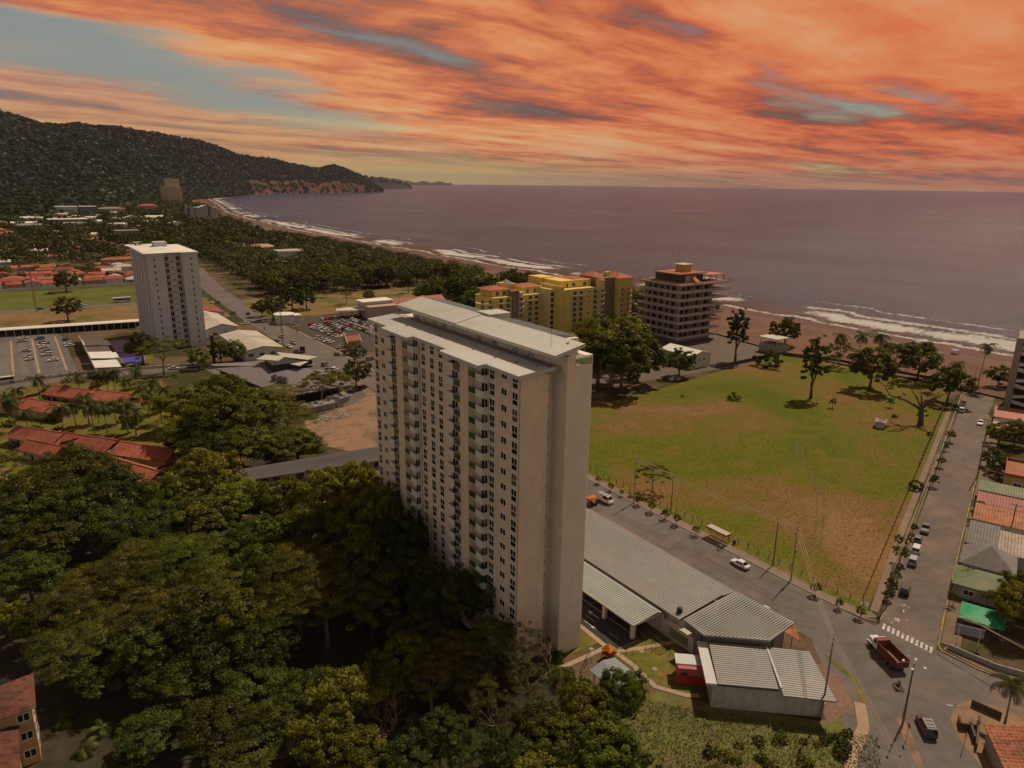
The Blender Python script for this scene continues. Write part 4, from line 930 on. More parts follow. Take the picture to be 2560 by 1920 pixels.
# ------------------------------------------------------------------ pyramid-like concrete block on the beach
PYW = mat('pyramid_concrete', (0.40, 0.285, 0.27), .88, .12, .5, streak=.2)
PYD = mat('pyramid_inner_wall', (0.29, 0.215, 0.195), .88, .15)  # shade of the balcony recesses put into a darker wall colour
py = thing('beach_condominium', 'unfinished concrete block ringed by pale-post balconies on every floor, by the beach', 'building')
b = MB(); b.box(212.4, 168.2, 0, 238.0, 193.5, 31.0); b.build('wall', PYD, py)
pst = MB(); pst.box(-.14, -.14, 0, .14, .14, .85); pstm = pst.mesh('baluster', mat('baluster_pale', (.60, .53, .51), .8, .1))
for k in range(8):
    z = 3.0 + 4.0 * k; xr = 240.8 + 1.25 * k; xl, y0, y1 = 209.4, 165.0, 195.4
    b = MB(); b.box(xl, y0, z - .7, xr, y1, z); b.build('floor_slab', PYW, py)
    rb = MB()
    rb.box(xl, y0, z + .95, xr, y0 + .2, z + 1.08); rb.box(xl, y0 + .2, z + .95, xl + .2, y1, z + 1.08); rb.box(xl + .02, y0 + .3, z, xl + .12, y1, z + .02)
    rb.build('railing', DARK if k < 7 else mat('orange_rail', (.45, .16, .07), .8, .2), py)
    bal = MB()
    n = int((xr - xl) / 1.15)
    for i in range(n): x = xl + .1 + (xr - xl - .3) * i / (n - 1); bal.box(x - .24, y0 + .02, z, x + .24, y0 + .2, z + .95)
    n = 26
    for i in range(1, n): y = y0 + .1 + (y1 - y0 - .2) * i / (n - 1); bal.box(xl + .02, y - .24, z, xl + .2, y + .24, z + .95)
    tag(bal.build('balustrade', pstm.materials[0] if k < 7 else MATS['orange_rail'], py), kind='stuff')
    if k < 7:
        r = random.Random(k)
        for x, wd in ((214.0, 2.2), (217.5, 1.8), (220.6, 2.6), (225.0, 2.0), (228.4, 1.4), (231.5, 2.2), (235, 1.6)):
            put_win(py, x + r.uniform(-.3, .3), 168.18, z + .05, wd, 2.5, 1, pane=True, fr=DARK)
        for y, wd in ((171.0, 2.4), (175.5, 1.5), (179.5, 2.2), (184, 2.4), (188.5, 1.6)): put_win(py, 212.38, y + wd, z + .05, wd, 2.4, 1, W90, fr=DARK)
        for x in (219.9, 227.6, 234): b = MB(); b.box(x, 166.2, z, x + .25, 168.2, z + 3.45); b.build('dividing_wall', PYW, py)
        b = MB(); b.box(212.0, 167.8, z, 213.0, 168.9, z + 3.45); b.build('corner_pier', PYW, py)
b = MB(); b.box(214.5, 171, 31, 224, 188, 35.4); b.box(228, 171, 31, 233, 186, 34.4); b.build('roof_storey', DARK, py)
b = MB(); b.box(219, 170.6, 31, 227, 172, 34.8); b.build('roof_room', PYW, py)
b = MB(); b.box(213.5, 170, 35.4, 235, 188.5, 35.9); b.build('upper_deck', mat('orange_deck', (.42, .15, .075), .85, .2), py)
rb = MB()
for i in range(20): rb.box(213.6 + i * 1.12, 170, 35.9, 213.7 + i * 1.12, 170.1, 37.0)
for i in range(16): rb.box(213.5, 170.2 + i * 1.15, 35.9, 213.6, 170.3 + i * 1.15, 37.0)
rb.box(213.5, 170, 37.0, 235, 170.12, 37.1); rb.box(213.5, 170.12, 37.0, 213.62, 188.5, 37.1); rb.build('deck_railing', MATS['orange_rail'], py)
b = MB(); b.box(223, 176, 35.9, 229, 182, 39.6); b.build('lift_housing', mat('tan_wall', (.44, .27, .13), .85, .1), py); b = MB(); b.box(222.4, 175.4, 39.6, 229.6, 182.6, 39.9); b.build('lift_roof', CREAMW, py)
b = MB(); b.tube((224, 181, 39.9), (224, 181, 51), .1, .03, 5); b.build('antenna', DARK, py)
for i in range(7): b = MB(); b.tube((216 + i * 2.9, 187.5, 35.9), (216 + i * 2.9, 187.5, 38.6), .09, n=5); b.build('rebar_column', DARK, py)
b = MB(); b.slab([(236, 169, 34.5), (248, 169, 34.5), (248, 178, 34.5), (236, 178, 34.5)], .25); b.build('pergola_roof', MATS['orange_deck'], py)
for x in (236.4, 242, 247.6):
    for y in (169.4, 177.6): b = MB(); b.box(x - .15, y - .15, 31, x + .15, y + .15, 34.3); b.build('pergola_post', DARK, py)
b = MB(); b.slab([(222, 165.4, 31.05), (226, 165.4, 31.05), (224.5, 172, 35.4), (223.5, 172, 35.4)], .3); b.build('stair_flight', MATS['orange_rail'], py)

# warehouse, walls near the beach block
wh = thing('gabled_warehouse', 'white gabled shed with two small windows in front of the beach block', 'building', (0, 0, 0))
b = MB(); b.prism([(176.6, 126.2), (189.5, 126.2), (189.5, 145), (176.6, 145)], 0, 6.0); b.add([(176.6, 126.2, 6), (189.5, 126.2, 6), (183, 126.2, 7.6), (176.6, 145, 6), (189.5, 145, 6), (183, 145, 7.6)], [(0, 1, 2), (5, 4, 3)]); b.build('wall', CREAMW, wh)
b = MB(); ribbed(b, (176.2, 145.4, 6.0), (176.2, 125.8, 6.0), (183, 125.8, 7.75), (183, 145.4, 7.75), .12, 1.0, .05); ribbed(b, (189.9, 125.8, 6.0), (189.9, 145.4, 6.0), (183, 145.4, 7.75), (183, 125.8, 7.75), .12, 1, .05); b.build('roof', [ROOFW, SEAM_SHADEW], wh)
for x in (181.5, 184.5): put_win(wh, x, 126.19, 3.0, 1.0, 1.5, 0)
wl = thing('boundary_wall', 'dark boundary wall at the seaward end of the field', 'wall'); b = MB(); 
for i, ((x0, y0), (x1, y1)) in enumerate((((190, 120.5), (236, 121.5)), ((237, 121), (247, 96)), ((247, 96), (252, 50)))):
    d = Vector((x1 - x0, y1 - y0)).normalized(); n_ = Vector((-d.y, d.x)) * .12
    b.prism([(x0 - n_.x, y0 - n_.y), (x1 - n_.x, y1 - n_.y), (x1 + n_.x, y1 + n_.y), (x0 + n_.x, y0 + n_.y)], 0, 1.7)
b.build('wall_panel', mat('dark_wall', (.10, .075, .06), .9, .25), wl)
bh = thing('beach_house', 'flat-roofed concrete beach shelter with open upper floor right of the beach block', 'building', (236, 124, 0)); b = MB(); b.box(0, 0, 0, 9, 10, 4.2); b.build('wall', GREYW, bh); b = MB(); b.box(-.5, -.5, 7.2, 9.5, 10.5, 7.5); b.build('roof', CREAMW, bh)
for x in (.2, 8.5):
    for y in (.2, 9.5): b = MB(); b.box(x, y, 4.2, x + .3, y + .3, 7.2); b.build('column', CREAMW, bh)

# ------------------------------------------------------------------ yellow hotel
YEL = mat('hotel_yellow', (0.70, 0.52, 0.15), .85, .07, .4, streak=.08); YELP = mat('hotel_pale_yellow', (0.66, 0.53, 0.24), .85, .07, .4, streak=.08)
BRN = mat('hotel_brown', (0.21, 0.145, 0.11), .85, .08); HTILE = mat('hotel_roof_tile', (.34, .11, .06), .8, .2, .8)
def rowwin(parent, xs, y, z, wd, ht, mull=2):
    for x in xs: put_win(parent, x, y, z, wd, ht, mull)
def bal_front(parent, x0, x1, y, z, dep=1.1):
    b = MB(); b.box(x0, y - dep, z - .2, x1, y, z); b.build('balcony', YELP, parent)
    b = MB(); b.box(x0, y - dep, z + .95, x1, y - dep + .05, z + 1.0); n = max(2, int((x1 - x0) / .8))
    for i in range(n + 1): x = x0 + (x1 - x0) * i / n; b.box(x - .025, y - dep, z, x + .025, y - dep + .05, z + .95)
    b.build('balcony_railing', DARK, parent)
hb_ = thing('yellow_hotel', 'yellow seafront hotel wing with red roofs and balconies beside the concrete block', 'building')
b = MB(); b.box(177, 218, 0, 202, 240, 24); b.box(180, 226, 24, 202, 244, 28.0); b.box(176.0, 219, 0, 177, 240, 26); b.box(214.8, 216.5, 0, 226, 236, 28.5); b.box(178, 242, 0, 188, 254, 28.5); b.build('wall', YEL, hb_)
b = MB(); b.box(203.5, 219.5, 0, 215, 238, 29.0); b.build('brown_wall', BRN, hb_)
cyl = MB(); cyl.tube((203.2, 219.2, 0), (203.2, 219.2, 28), 2.3, n=14); cyl.build('round_bay', YELP, hb_)
b = MB(); b.add([(203.2 + 2.9 * math.cos(i * .5236), 219.2 + 2.9 * math.sin(i * .5236), 28) for i in range(12)] + [(203.2, 219.2, 29.8)], [(i, (i + 1) % 12, 12) for i in range(12)]); b.build('bay_roof', HTILE, hb_)
b = MB(); hip_roof(b, 214.8, 216.5, 226, 236, 28.55, 31.0, .6); b.build('roof', HTILE, hb_); b = MB(); hip_roof(b, 204, 226, 213, 238, 29.05, 31.4, .4); b.build('roof', HTILE, hb_)
b = MB(); hip_roof(b, 190, 228, 202, 243, 28.05, 29.2, .3); b.build('roof', HTILE, hb_); b = MB(); b.box(212.6, 224, 29, 215, 227, 31.6); b.build('chimney', YEL, hb_)
b = MB(); b.box(176.9, 217.9, 24, 202, 218.1, 24.5); b.build('parapet', YELP, hb_); b = MB(); b.box(172.6, 226, 0, 176, 240, 24); b.build('stair_shaft', YELP, hb_)
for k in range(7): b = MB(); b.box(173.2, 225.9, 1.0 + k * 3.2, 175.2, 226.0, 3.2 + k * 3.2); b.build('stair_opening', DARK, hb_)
for k in range(8):
    z = 21.0 - 3.05 * k
    if z < .3: break
    rowwin(hb_, (182.5, 187.0), 218, z, 2.6, 2.3); put_win(hb_, 193.2, 218, z + .9, 1.6, 1.0, 1); rowwin(hb_, (197.4,), 218, z, 2.4, 2.3)
    for x in (180.6, 191.3): put_win(hb_, x, 218, z + 1.3, .5, .6, 0)
    bal_front(hb_, 181, 191, 218, z); bal_front(hb_, 196.8, 200.6, 218, z)
    put_win(hb_, 202.0, 216.86, z, 2.4, 2.1, 2); put_win(hb_, 208.2, 219.5, z + .3, .9, 1.5, 0)
    b = MB(); b.tube((203.2, 219.2, z - .25), (203.2, 219.2, z), 3.0, n=14); b.tube((203.2, 219.2, z), (203.2, 219.2, z + .25), 3.0, 2.95, n=14); b.build('bay_balcony', YELP, hb_)
    rowwin(hb_, (217.2, 222.0), 216.5, z, 1.9, 2.2); put_win(hb_, 219.9, 216.5, z + 1.2, .5, .6, 0); bal_front(hb_, 216.2, 225.4, 216.5, z)
rowwin(hb_, (188, 196), 226, 24.4, 2.6, 2.4); put_win(hb_, 184, 226, 24.1, 1.2, 2.6, 0)
ha = thing('yellow_hotel_annexe', 'yellow hotel wing with rounded balcony corner, just behind the tower roof', 'building')
b = MB(); b.box(139, 232, 0, 153, 250, 21); b.box(158, 232.8, 0, 181, 250, 21); b.box(141, 236, 21, 153, 248, 24.6); b.box(160, 236, 21, 175, 250, 24.8); b.box(154.2, 244, 20, 162, 252, 26); b.build('wall', YEL, ha)
b = MB(); b.tube((139, 238, 0), (139, 238, 17.5), 6.0, n=16); b.tube((139, 238, 17.5), (139, 238, 18.1), 6.4, n=16); b.build('rounded_corner', YELP, ha)
b = MB(); b.box(151, 231.3, 0, 155.6, 236, 24); b.build('brown_wall', BRN, ha); b = MB(); b.tube((156.8, 233.2, 0), (156.8, 233.2, 23), 2.2, n=12); b.build('round_bay', YELP, ha)
b = MB(); hip_roof(b, 139.5, 236, 152, 248, 24.65, 26.3, .8); hip_roof(b, 160, 237, 175, 250, 24.85, 25.8, .3); b.build('roof', HTILE, ha)
b = MB(); b.add([(158 + 4 * math.cos(i * .5236), 248 + 4 * math.sin(i * .5236), 26) for i in range(12)] + [(158, 248, 28.3)], [(i, (i + 1) % 12, 12) for i in range(12)]); b.build('turret_roof', mat('turret_grey', (.20, .17, .15), .8, .1), ha); b = MB(); b.box(149, 240, 24, 152, 243, 27.6); b.build('chimney', YEL, ha)
for k in range(7):
    z = 18.1 - 3.05 * k
    if z < .3: break
    rowwin(ha, (162.8, 167.2), 232.8, z, 2.6, 2.3); put_win(ha, 174, 232.8, z + .9, 1.6, 1, 1); rowwin(ha, (177.2,), 232.8, z, 2.2, 2.3); bal_front(ha, 161, 171, 232.8, z); bal_front(ha, 176.6, 180.8, 232.8, z)
    rowwin(ha, (142.8, 147.4), 232, z, 2.5, 2.3); bal_front(ha, 142, 150.6, 232, z); put_win(ha, 152.4, 231.3, z + .3, .9, 1.5, 0); put_win(ha, 155.7, 230.98, z, 2.2, 2.1, 2)
    b = MB(); b.tube((156.8, 233.2, z - .25), (156.8, 233.2, z + .2), 2.9, n=12); b.build('bay_balcony', YELP, ha)
    put_win(ha, 136.5, 232.5, z, 1.6, 2.0, 1, math.radians(-24)); put_win(ha, 133.6, 235.4, z, 1.6, 2.0, 1, math.radians(-62))
rowwin(ha, (143, 147.5), 236, 21.2, 2.4, 2.6); rowwin(ha, (163.5, 168.5), 236, 21.2, 2.0, 2.5)
rl = thing('red_roof_long_house', 'long building with a red gabled roof just beyond the tower roof', 'building', (0, 0, 0)); b = MB(); b.box(112, 318, 0, 158, 330, 6); b.build('wall', CREAMW, rl); b = MB(); gable_roof(b, 112, 318, 158, 330, 6, 9.6, 'x', 1.0); b.build('roof', REDMET, rl)
for i in range(9): put_win(rl, 115 + i * 4.6, 318, 2.2, 2.2, 1.8, 1)

# ------------------------------------------------------------------ shopping centre by the car park
ml = thing('shopping_pavilion', 'pink and white block with flat roof and long swooping canopy by the car park', 'building')
b = MB(); b.box(103, 312, 0, 122, 330, 7.5); b.build('wall', mat('pale_pink_wall', (.43, .30, .27), .85, .1), ml); b = MB(); b.box(102.6, 320, 7.5, 122, 330.4, 9.3); b.build('upper_wall', CREAMW, ml); b = MB(); b.box(102, 319.4, 9.3, 122.6, 331, 9.7); b.build('roof', ROOFW, ml)
b = MB(); b.slab([(88, 327, 4.6), (103.5, 317, 5.4), (104, 331, 5.6), (90, 332.5, 4.9)], .45); b.build('canopy', CREAMW, ml)
for x, y in ((92, 330), (97, 325)): b = MB(); b.tube((x, y, 0), (x, y, 4.6), .25, n=8); b.build('column', DARK, ml)
gh = thing('gate_house', 'ochre gatehouse with a small red tiled gable roof at the car park entrance', 'building', g('7', 560, 1060), 0.0)
b = MB(); b.box(-3.6, -2.4, 0, 3.6, 2.4, 3.2); b.add([(-3.6, -2.4, 3.2), (-3.6, 2.4, 3.2), (-3.6, 0, 5.2), (3.6, -2.4, 3.2), (3.6, 2.4, 3.2), (3.6, 0, 5.2)], [(0, 2, 1), (3, 4, 5)]); b.build('wall', mat('ochre_wall', (.42, .24, .08), .85, .1), gh)
b = MB(); gable_roof(b, -3.2, -2.6, 3.2, 2.6, 3.2, 5.4, 'x', .3); b.build('roof', HTILE, gh)
for x in (-3.9, 3.5): b = MB(); b.add([(x, -3.4, 2.6), (x + .4, -3.4, 2.6), (x + .4, 0, 5.9), (x, 0, 5.9), (x, 3.4, 2.6), (x + .4, 3.4, 2.6), (x, -3.4, 2.2), (x + .4, -3.4, 2.2), (x + .4, 0, 5.4), (x, 0, 5.4), (x, 3.4, 2.2), (x + .4, 3.4, 2.2)], [(0, 1, 2, 3), (3, 2, 5, 4), (0, 3, 9, 6), (3, 4, 10, 9), (1, 7, 8, 2), (2, 8, 11, 5), (0, 6, 7, 1), (4, 5, 11, 10)]); b.build('gable_coping', CREAMW, gh)
put_win(gh, -1.2, -2.4, 1.0, 1.8, 1.3, 1)
vw = thing('viewing_gate', 'round-roofed gate building with curved wall where the side lane meets the road', 'building', g('C', 570, 510)); b = MB(); b.tube((0, 0, 0), (0, 0, 5.2), 5.2, n=20); b.box(3, -3, 0, 9, 4, 4.2); b.build('wall', CREAMW, vw); b = MB(); b.tube((0, 0, 5.2), (0, 0, 5.6), 6.0, n=20); b.box(2.6, -3.4, 4.2, 9.4, 4.4, 4.5); b.build('roof', ROOFW, vw)
for i in range(4): put_win(vw, -2.8 + i * 1.5, -5.25 + abs(i - 1.5) * .5, 1.0, 1.1, 2.0, 0)

# ------------------------------------------------------------------ dark restaurant and sheds by the road
RW = mat('restaurant_dark_wall', (.035, .03, .03), .8, .15); MAUV = mat('mauve_roof', (.165, .145, .155), .65, .10, .3)
dr = thing('dark_restaurant', 'dark roadside restaurant under broad mauve-grey roofs with rooftop fans', 'building')
b = MB(); b.prism([(-5, 218), (3.5, 180), (11, 169), (28, 171), (29, 195), (18, 214)], 0, 4.2); b.build('wall', RW, dr)
b = MB(); b.slab([(-6.6, 221.6, 5.2), (2.2, 177.0, 5.2), (9.2, 165.0, 5.0), (20, 194, 7.4), (10, 214, 7.2)], .35); b.slab([(9.2, 165.0, 5.0), (31.5, 167.8, 4.7), (33, 176, 4.8), (29.3, 193, 5.6), (20, 194, 7.4)], .35); b.build('roof', MAUV, dr)
b = MB(); b.slab([(-7.4, 224.5, 6.0), (-6.4, 220.4, 6.0), (26.8, 192, 7.9), (27, 197, 7.9), (12, 214, 7.0)], .3); b.build('rear_roof', mat('mauve_roof_pale', (.21, .185, .195), .65, .1, .3), dr)
b = MB(); b.box(10, 195, 6.5, 26, 206, 9.5); b.build('tower_wall', RW, dr)
b = MB(); b.slab([(7.3, 208.5, 9.6), (14.1, 201.1, 9.6), (18.6, 206, 9.9), (12.5, 213, 9.9)], .35); b.slab([(14.1, 201.6, 9.2), (19.1, 190.1, 9.2), (24, 194, 9.5), (19, 206, 9.5)], .35); b.slab([(17, 206, 9.9), (24, 194.2, 10.2), (29.3, 197.1, 10.2), (17.5, 214, 10.2)], .35); b.build('upper_roof', mat('pale_roof', (.48, .45, .39), .6, .1, .4), dr)
b = MB(); b.tube((24, 181, 5.8), (24, 181, 7.0), 4.0, 3.4, 14); b.tube((24, 181, 7.0), (24, 181, 8.6), 3.8, .3, 14); b.build('turret_roof', MAUV, dr)
fm_ = MB(); fm_.box(-1, -1, 0, 1, 1, 1.7); fm_.tube((0, 0, 1.7), (0, 0, 2.0), .8, n=12, mi=1); fmm = fm_.mesh('rooftop_fan', [STEEL, DARK])
for x, y in ((1690, 860), (1724, 868), (1752, 874)): p = g('B', x, y, 6.2); ob('rooftop_fan', fmm, dr, p, .8)
b = MB()
for (x, y, z, r) in ((14, 172.5, 5.9, 2.0), (21, 174, 5.9, 1.6), (24, 171.5, 5.5, 1.1)): b.tube((x, y, z - .6), (x, y, z + .35), r, r * .9, n=14)
b.build('skylight', ROOFD, dr)
sg = thing('dark_sign_pylon', 'tall dark sign pylon beside the restaurant', 'sign', g('C', 137, 765)); b = MB(); b.box(-.5, -1.0, 0, .5, 1.0, 13.5); b.build('pylon', DARK, sg); b = MB(); b.box(-.52, -1.02, 13.5, .52, 1.02, 13.7); b.build('cap', STEEL, sg)
s2 = thing('roadside_sign', 'dark square sign board on a post at the restaurant corner', 'sign', g('C', 682, 735)); b = MB(); b.box(-.1, -.1, 0, .1, .1, 3); b.build('post', DARK, s2); b = MB(); b.box(-1.2, -.15, 3, 1.2, .15, 6.2); b.build('board', DARK, s2); b = MB(); b.box(-.8, -.18, 3.6, .8, -.15, 4.4); b.build('emblem', mat('sign_red', (.35, .06, .04), .6, 0), s2)
def shed(nm, label, x0, y0, x1, y1, zw, zr_, roofm, axis='y', wm=CREAMW, over=.6, cat='shed'):
    t_ = thing(nm, label, cat); b = MB(); b.box(x0, y0, 0, x1, y1, zw)
    if axis == 'y': xm = (x0 + x1) / 2; b.add([(x0, y0, zw), (x1, y0, zw), (xm, y0, zr_ - .15), (x0, y1, zw), (x1, y1, zw), (xm, y1, zr_ - .15)], [(0, 1, 2), (5, 4, 3)])
    else: ym_ = (y0 + y1) / 2; b.add([(x0, y0, zw), (x0, y1, zw), (x0, ym_, zr_ - .15), (x1, y0, zw), (x1, y1, zw), (x1, ym_, zr_ - .15)], [(0, 2, 1), (3, 4, 5)])
    b.build('wall', wm, t_); b = MB(); gable_roof(b, x0, y0, x1, y1, zw + .05, zr_, axis, over); b.build('roof', roofm, t_); return t_
PALER = mat('pale_shed_roof', (.47, .435, .37), .6, .15, .3, col2=(.36, .31, .25), c2scale=.1)
ws = shed('pale_roof_shed', 'pale-roofed workshop with low gable behind the delivery truck', 12.4, 247, 29.8, 290, 4.6, 6.2, PALER); 
for i in range(3): put_win(ws, 14 + i * 5, 246.98, 1.4, 2.6, 1.8, 2)
w2_ = shed('market_shed', 'pale fan-roofed market shed at the foot of the white tower', 9, 305, 24.5, 350, 5.2, 7.6, PALER)
for i in range(2): put_win(w2_, 11.5 + i * 6, 304.98, 1.4, 2.6, 1.8, 2)
shed('red_end_shed', 'small dark-red roofed shed at the far end of the market shed', 14, 356, 30, 376, 4.6, 6.2, REDMET)
kb = thing('kiosk', 'small white kiosk between the two pale-roofed sheds', 'kiosk', g('C', 205, 590)); b = MB(); b.box(-3, -2, 0, 3, 2, 3); b.build('wall', CREAMW, kb); b = MB(); b.box(-3.4, -2.4, 3, 3.4, 2.4, 3.3); b.build('roof', ROOFW, kb); put_win(kb, -1.6, -2, 1, 1.6, 1.2, 1)

# ------------------------------------------------------------------ white tower's clubhouse, pool, carport wall
ch_ = thing('clubhouse', 'row of white pitched-roof clubhouse bays beside the pool', 'building')
for i in range(5):
    y0 = 250 + i * 15.6; b = MB(); b.box(-46.2, y0, 0, -38.2, y0 + 13.4, 3.4); b.build('wall', WHITE, ch_)
    b = MB(); b.slab([(-47.0, y0 - .9 + 1.6 * (i % 2), 4.5 + .5 * (i % 2)), (-37.4 + 1.5 * (i % 2), y0 - .9 + 1.6 * (i % 2), 3.7), (-37.4 + 1.5 * (i % 2), y0 + 13.6, 3.7), (-47.0, y0 + 13.6, 4.5 + .5 * (i % 2))], .25); b.build('roof', mat('club_roof', (.68, .66, .64), .55, .1, .4), ch_)
    put_win(ch_, -44.5, y0 - .02, .6, 2.0, 2.2, 1)
POOL = glass_mat('pool_water', (.05, .07, .40), .4, .2)
for i, (pts, lab) in enumerate((([(-34.5, 324), (-34.5, 297), (-30, 292), (-25, 296), (-22.5, 310), (-24.5, 327)], 'blue swimming pool nearest the white tower'), ([(-34.6, 292), (-34.2, 268), (-29, 264.5), (-24.5, 276), (-24, 289), (-29, 293)], 'smaller blue swimming pool at the end of the clubhouse'))):
    t_ = thing('swimming_pool', lab, 'pool'); b = MB(); b.prism(pts, 0.0, .10); b.build('rim', mat('pool_rim', (.30, .28, .30), .7, .1), t_)
    cx = sum(p[0] for p in pts) / len(pts); cy_ = sum(p[1] for p in pts) / len(pts); q = [(cx + (p[0] - cx) * .95, cy_ + (p[1] - cy_) * .97) for p in pts]; b = MB(); b.poly([(p[0], p[1], .115) for p in (q if sum(q[k][0] * q[(k + 1) % len(q)][1] - q[(k + 1) % len(q)][0] * q[k][1] for k in range(len(q))) > 0 else q[::-1])]); b.build('water', POOL, t_)
cw = thing('long_carport', 'long low carport with white roof edge along the car park of the white tower', 'carport')
b = MB(); b.slab([(-92, 366.5, 3.6), (-16, 356, 3.6), (-14.6, 362, 3.9), (-92, 372.5, 3.9)], .35); b.build('roof', WHITE, cw)
for i in range(22): b = MB(); x = -91 + i * 3.5; y = 367.2 - (x + 92) * .137; b.box(x, y, 0, x + .3, y + .3, 3.3); b.build('column', CREAMW, cw)
b = MB(); b.prism([(-92, 371.6), (-15.2, 361.2), (-15, 361.6), (-92, 372.0)], 0, 3.5); b.build('rear_wall', RW, cw)
ws_ = thing('wall', 'low white wall with railing posts along the near edge of the white tower car park', 'wall')
b = MB(); b.prism([(-95, 257.0), (-53, 261.6), (-4, 250.4), (-4, 250.8), (-53, 262.0), (-95, 257.4)], 0, .9); b.build('wall_panel', CREAMW, ws_)
for i in range(26): x = -94 + i * 3.5; y = np.interp(x, [-95, -53, -4], [257.2, 261.8, 250.6]); b = MB(); b.box(x, y - .15, .9, x + .3, y + .15, 2.0); b.build('post', CREAMW, ws_)
# sheds and rubble beside the dirt yard
ys = thing('yard_lean_to', 'low grey corrugated lean-to roofs along the dirt yard', 'shed')
for (t0, p0, p1) in (('C', (690, 1075), (880, 1030)), ('C', (860, 1025), (975, 985))):
    a, c = g(t0, *p0), g(t0, *p1); d = (c - a).normalized(); n_ = Vector((-d.y, d.x, 0)) * 3.2; b = MB(); b.prism([(a.x, a.y), (c.x, c.y), (c.x + n_.x, c.y + n_.y), (a.x + n_.x, a.y + n_.y)], 0, 2.2); b.build('wall', GREYW, ys)
    b = MB(); q = [a - n_ * .25, c - n_ * .25, c + n_ * 1.2, a + n_ * 1.2]; b.slab([(q[0].x, q[0].y, 2.3), (q[1].x, q[1].y, 2.3), (q[2].x, q[2].y, 2.9), (q[3].x, q[3].y, 2.9)], .1); b.build('roof', mat('corrugated_grey', (.21, .20, .20), .6, .25, 1.0), ys)
r = random.Random(5); rub = MB()
for i in range(150):
    q = r.random(); p = g('C', 720 + q * 270 + r.uniform(-15, 15), 1120 - q * 60 + r.uniform(-22, 18)); s_ = r.uniform(.15, .7); c_, sn = math.cos(i), math.sin(i)
    rub.add([(p.x + (x * c_ - y * sn) * s_, p.y + (x * sn + y * c_) * s_, (z + .2) * s_ * r.uniform(.5, 1)) for x, y, z in ((-.6, -.4, 0), (.6, -.4, 0), (.6, .4, 0), (-.6, .4, 0), (-.6, -.4, .5), (.6, -.4, .6), (.6, .4, .4), (-.6, .4, .6))], [(4, 5, 6, 7), (0, 1, 5, 4), (1, 2, 6, 5), (2, 3, 7, 6), (3, 0, 4, 7)], i % 2)
tag(rub.build('rubble', [CONC, mat('rubble_pale', (.40, .37, .34), .9, .3)]), 'heap of pale broken concrete rubble at the edge of the dirt yard', 'rubble', kind='stuff')

# ------------------------------------------------------------------ red-tiled bungalow rows of the hotel garden
def tile_rows(mb, a, b_, c, d, n, mi=0):
    """overlapping courses of clay tile between lower edge a-b and upper edge d-c"""
    a, b_, c, d = map(Vector, (a, b_, c, d))
    for i in range(n):
        f0, f1 = i / n, (i + 1) / n; up = Vector((0, 0, .06))
        p, q, r_, s_ = a.lerp(d, f0) + up, b_.lerp(c, f0) + up, b_.lerp(c, f1), a.lerp(d, f1); lo = Vector((0, 0, -.07))
        mb.add([p, q, r_, s_, p + lo, q + lo], [(0, 1, 2, 3), (4, 5, 1, 0)], mi)
OCHW = mat('bungalow_wall', (.42, .30, .17), .85, .12)
BUNG_H = math.radians(-52)
def bungalow(label, ax, ay, bx, by, depth, units):
    """row from A to B (front eave ends), depth behind"""
    L = math.hypot(bx - ax, by - ay); t_ = thing('bungalow_row', label, 'building', (ax, ay, 0), math.atan2(by - ay, bx - ax), 'tiled bungalow rows')
    b = MB(); b.box(.8, 1.0, 0, L - .8, depth - .8, 3.0); b.build('wall', OCHW, t_)
    for i in range(units):
        x0, x1 = L * i / units, L * (i + 1) / units - (.9 if i < units - 1 else 0); dz = .25 * (i % 2)
        b = MB(); tile_rows(b, (x0, 0, 2.9 + dz), (x1, 0, 2.9 + dz), (x1, depth * .62, 5.0 + dz), (x0, depth * .62, 5.0 + dz), 13)
        tile_rows(b, (x1, depth + .3, 3.6 + dz), (x0, depth + .3, 3.6 + dz), (x0, depth * .62, 5.0 + dz), (x1, depth * .62, 5.0 + dz), 7)
        b.box(x0, depth * .62 - .18, 4.98 + dz, x1, depth * .62 + .18, 5.14 + dz); b.build('tiled_roof', TILE, t_)
        b = MB(); b.add([(x1 - 3.2, depth * .62, 5.1 + dz), (x1 - .4, depth * .62, 5.1 + dz), (x1 - .2, depth + 3.0, 5.6 + dz), (x1 - 3.0, depth + 3.0, 4.2 + dz)], [(0, 1, 2, 3)]); tile_rows(b, (x1 - 3.0, depth + 3.2, 4.0 + dz), (x1 - 3.4, depth * .7, 4.6 + dz), (x1 - .4, depth * .7, 6.1 + dz), (x1, depth + 3.2, 5.9 + dz), 6); b.build('porch_roof', TILE, t_)
        put_win(t_, x0 + 1.4, 1.0, .9, 1.8, 1.5, 1); b = MB(); b.box(x0 + 4.4, .93, 0, x0 + 5.4, 1.0, 2.2); b.build('door', DARK, t_)
    return t_
def gb2(p, q, z=2.9): a, c = g('B', *p, z), g('B', *q, z); return a.x, a.y, c.x, c.y
bungalow('longest row of red-tiled bungalows, nearest the camera at left', *gb2((15, 1212), (1010, 1368)), 8.0, 3)
bungalow('red-tiled bungalow row furthest back, in front of the palms', *gb2((250, 950), (770, 1012)), 8.5, 2)
bungalow('red-tiled bungalow row cut by the left edge, behind the nearest row', *gb2((-160, 1000), (370, 1078)), 8.0, 2)
bungalow('red-tiled roof peeping out between the big trees below the longest row', *gb2((560, 1400), (900, 1500)), 7.0, 1)
bungalow('small red-tiled roof in the garden at the left under the longest row', *gb2((100, 1290), (320, 1335)), 6.0, 1)
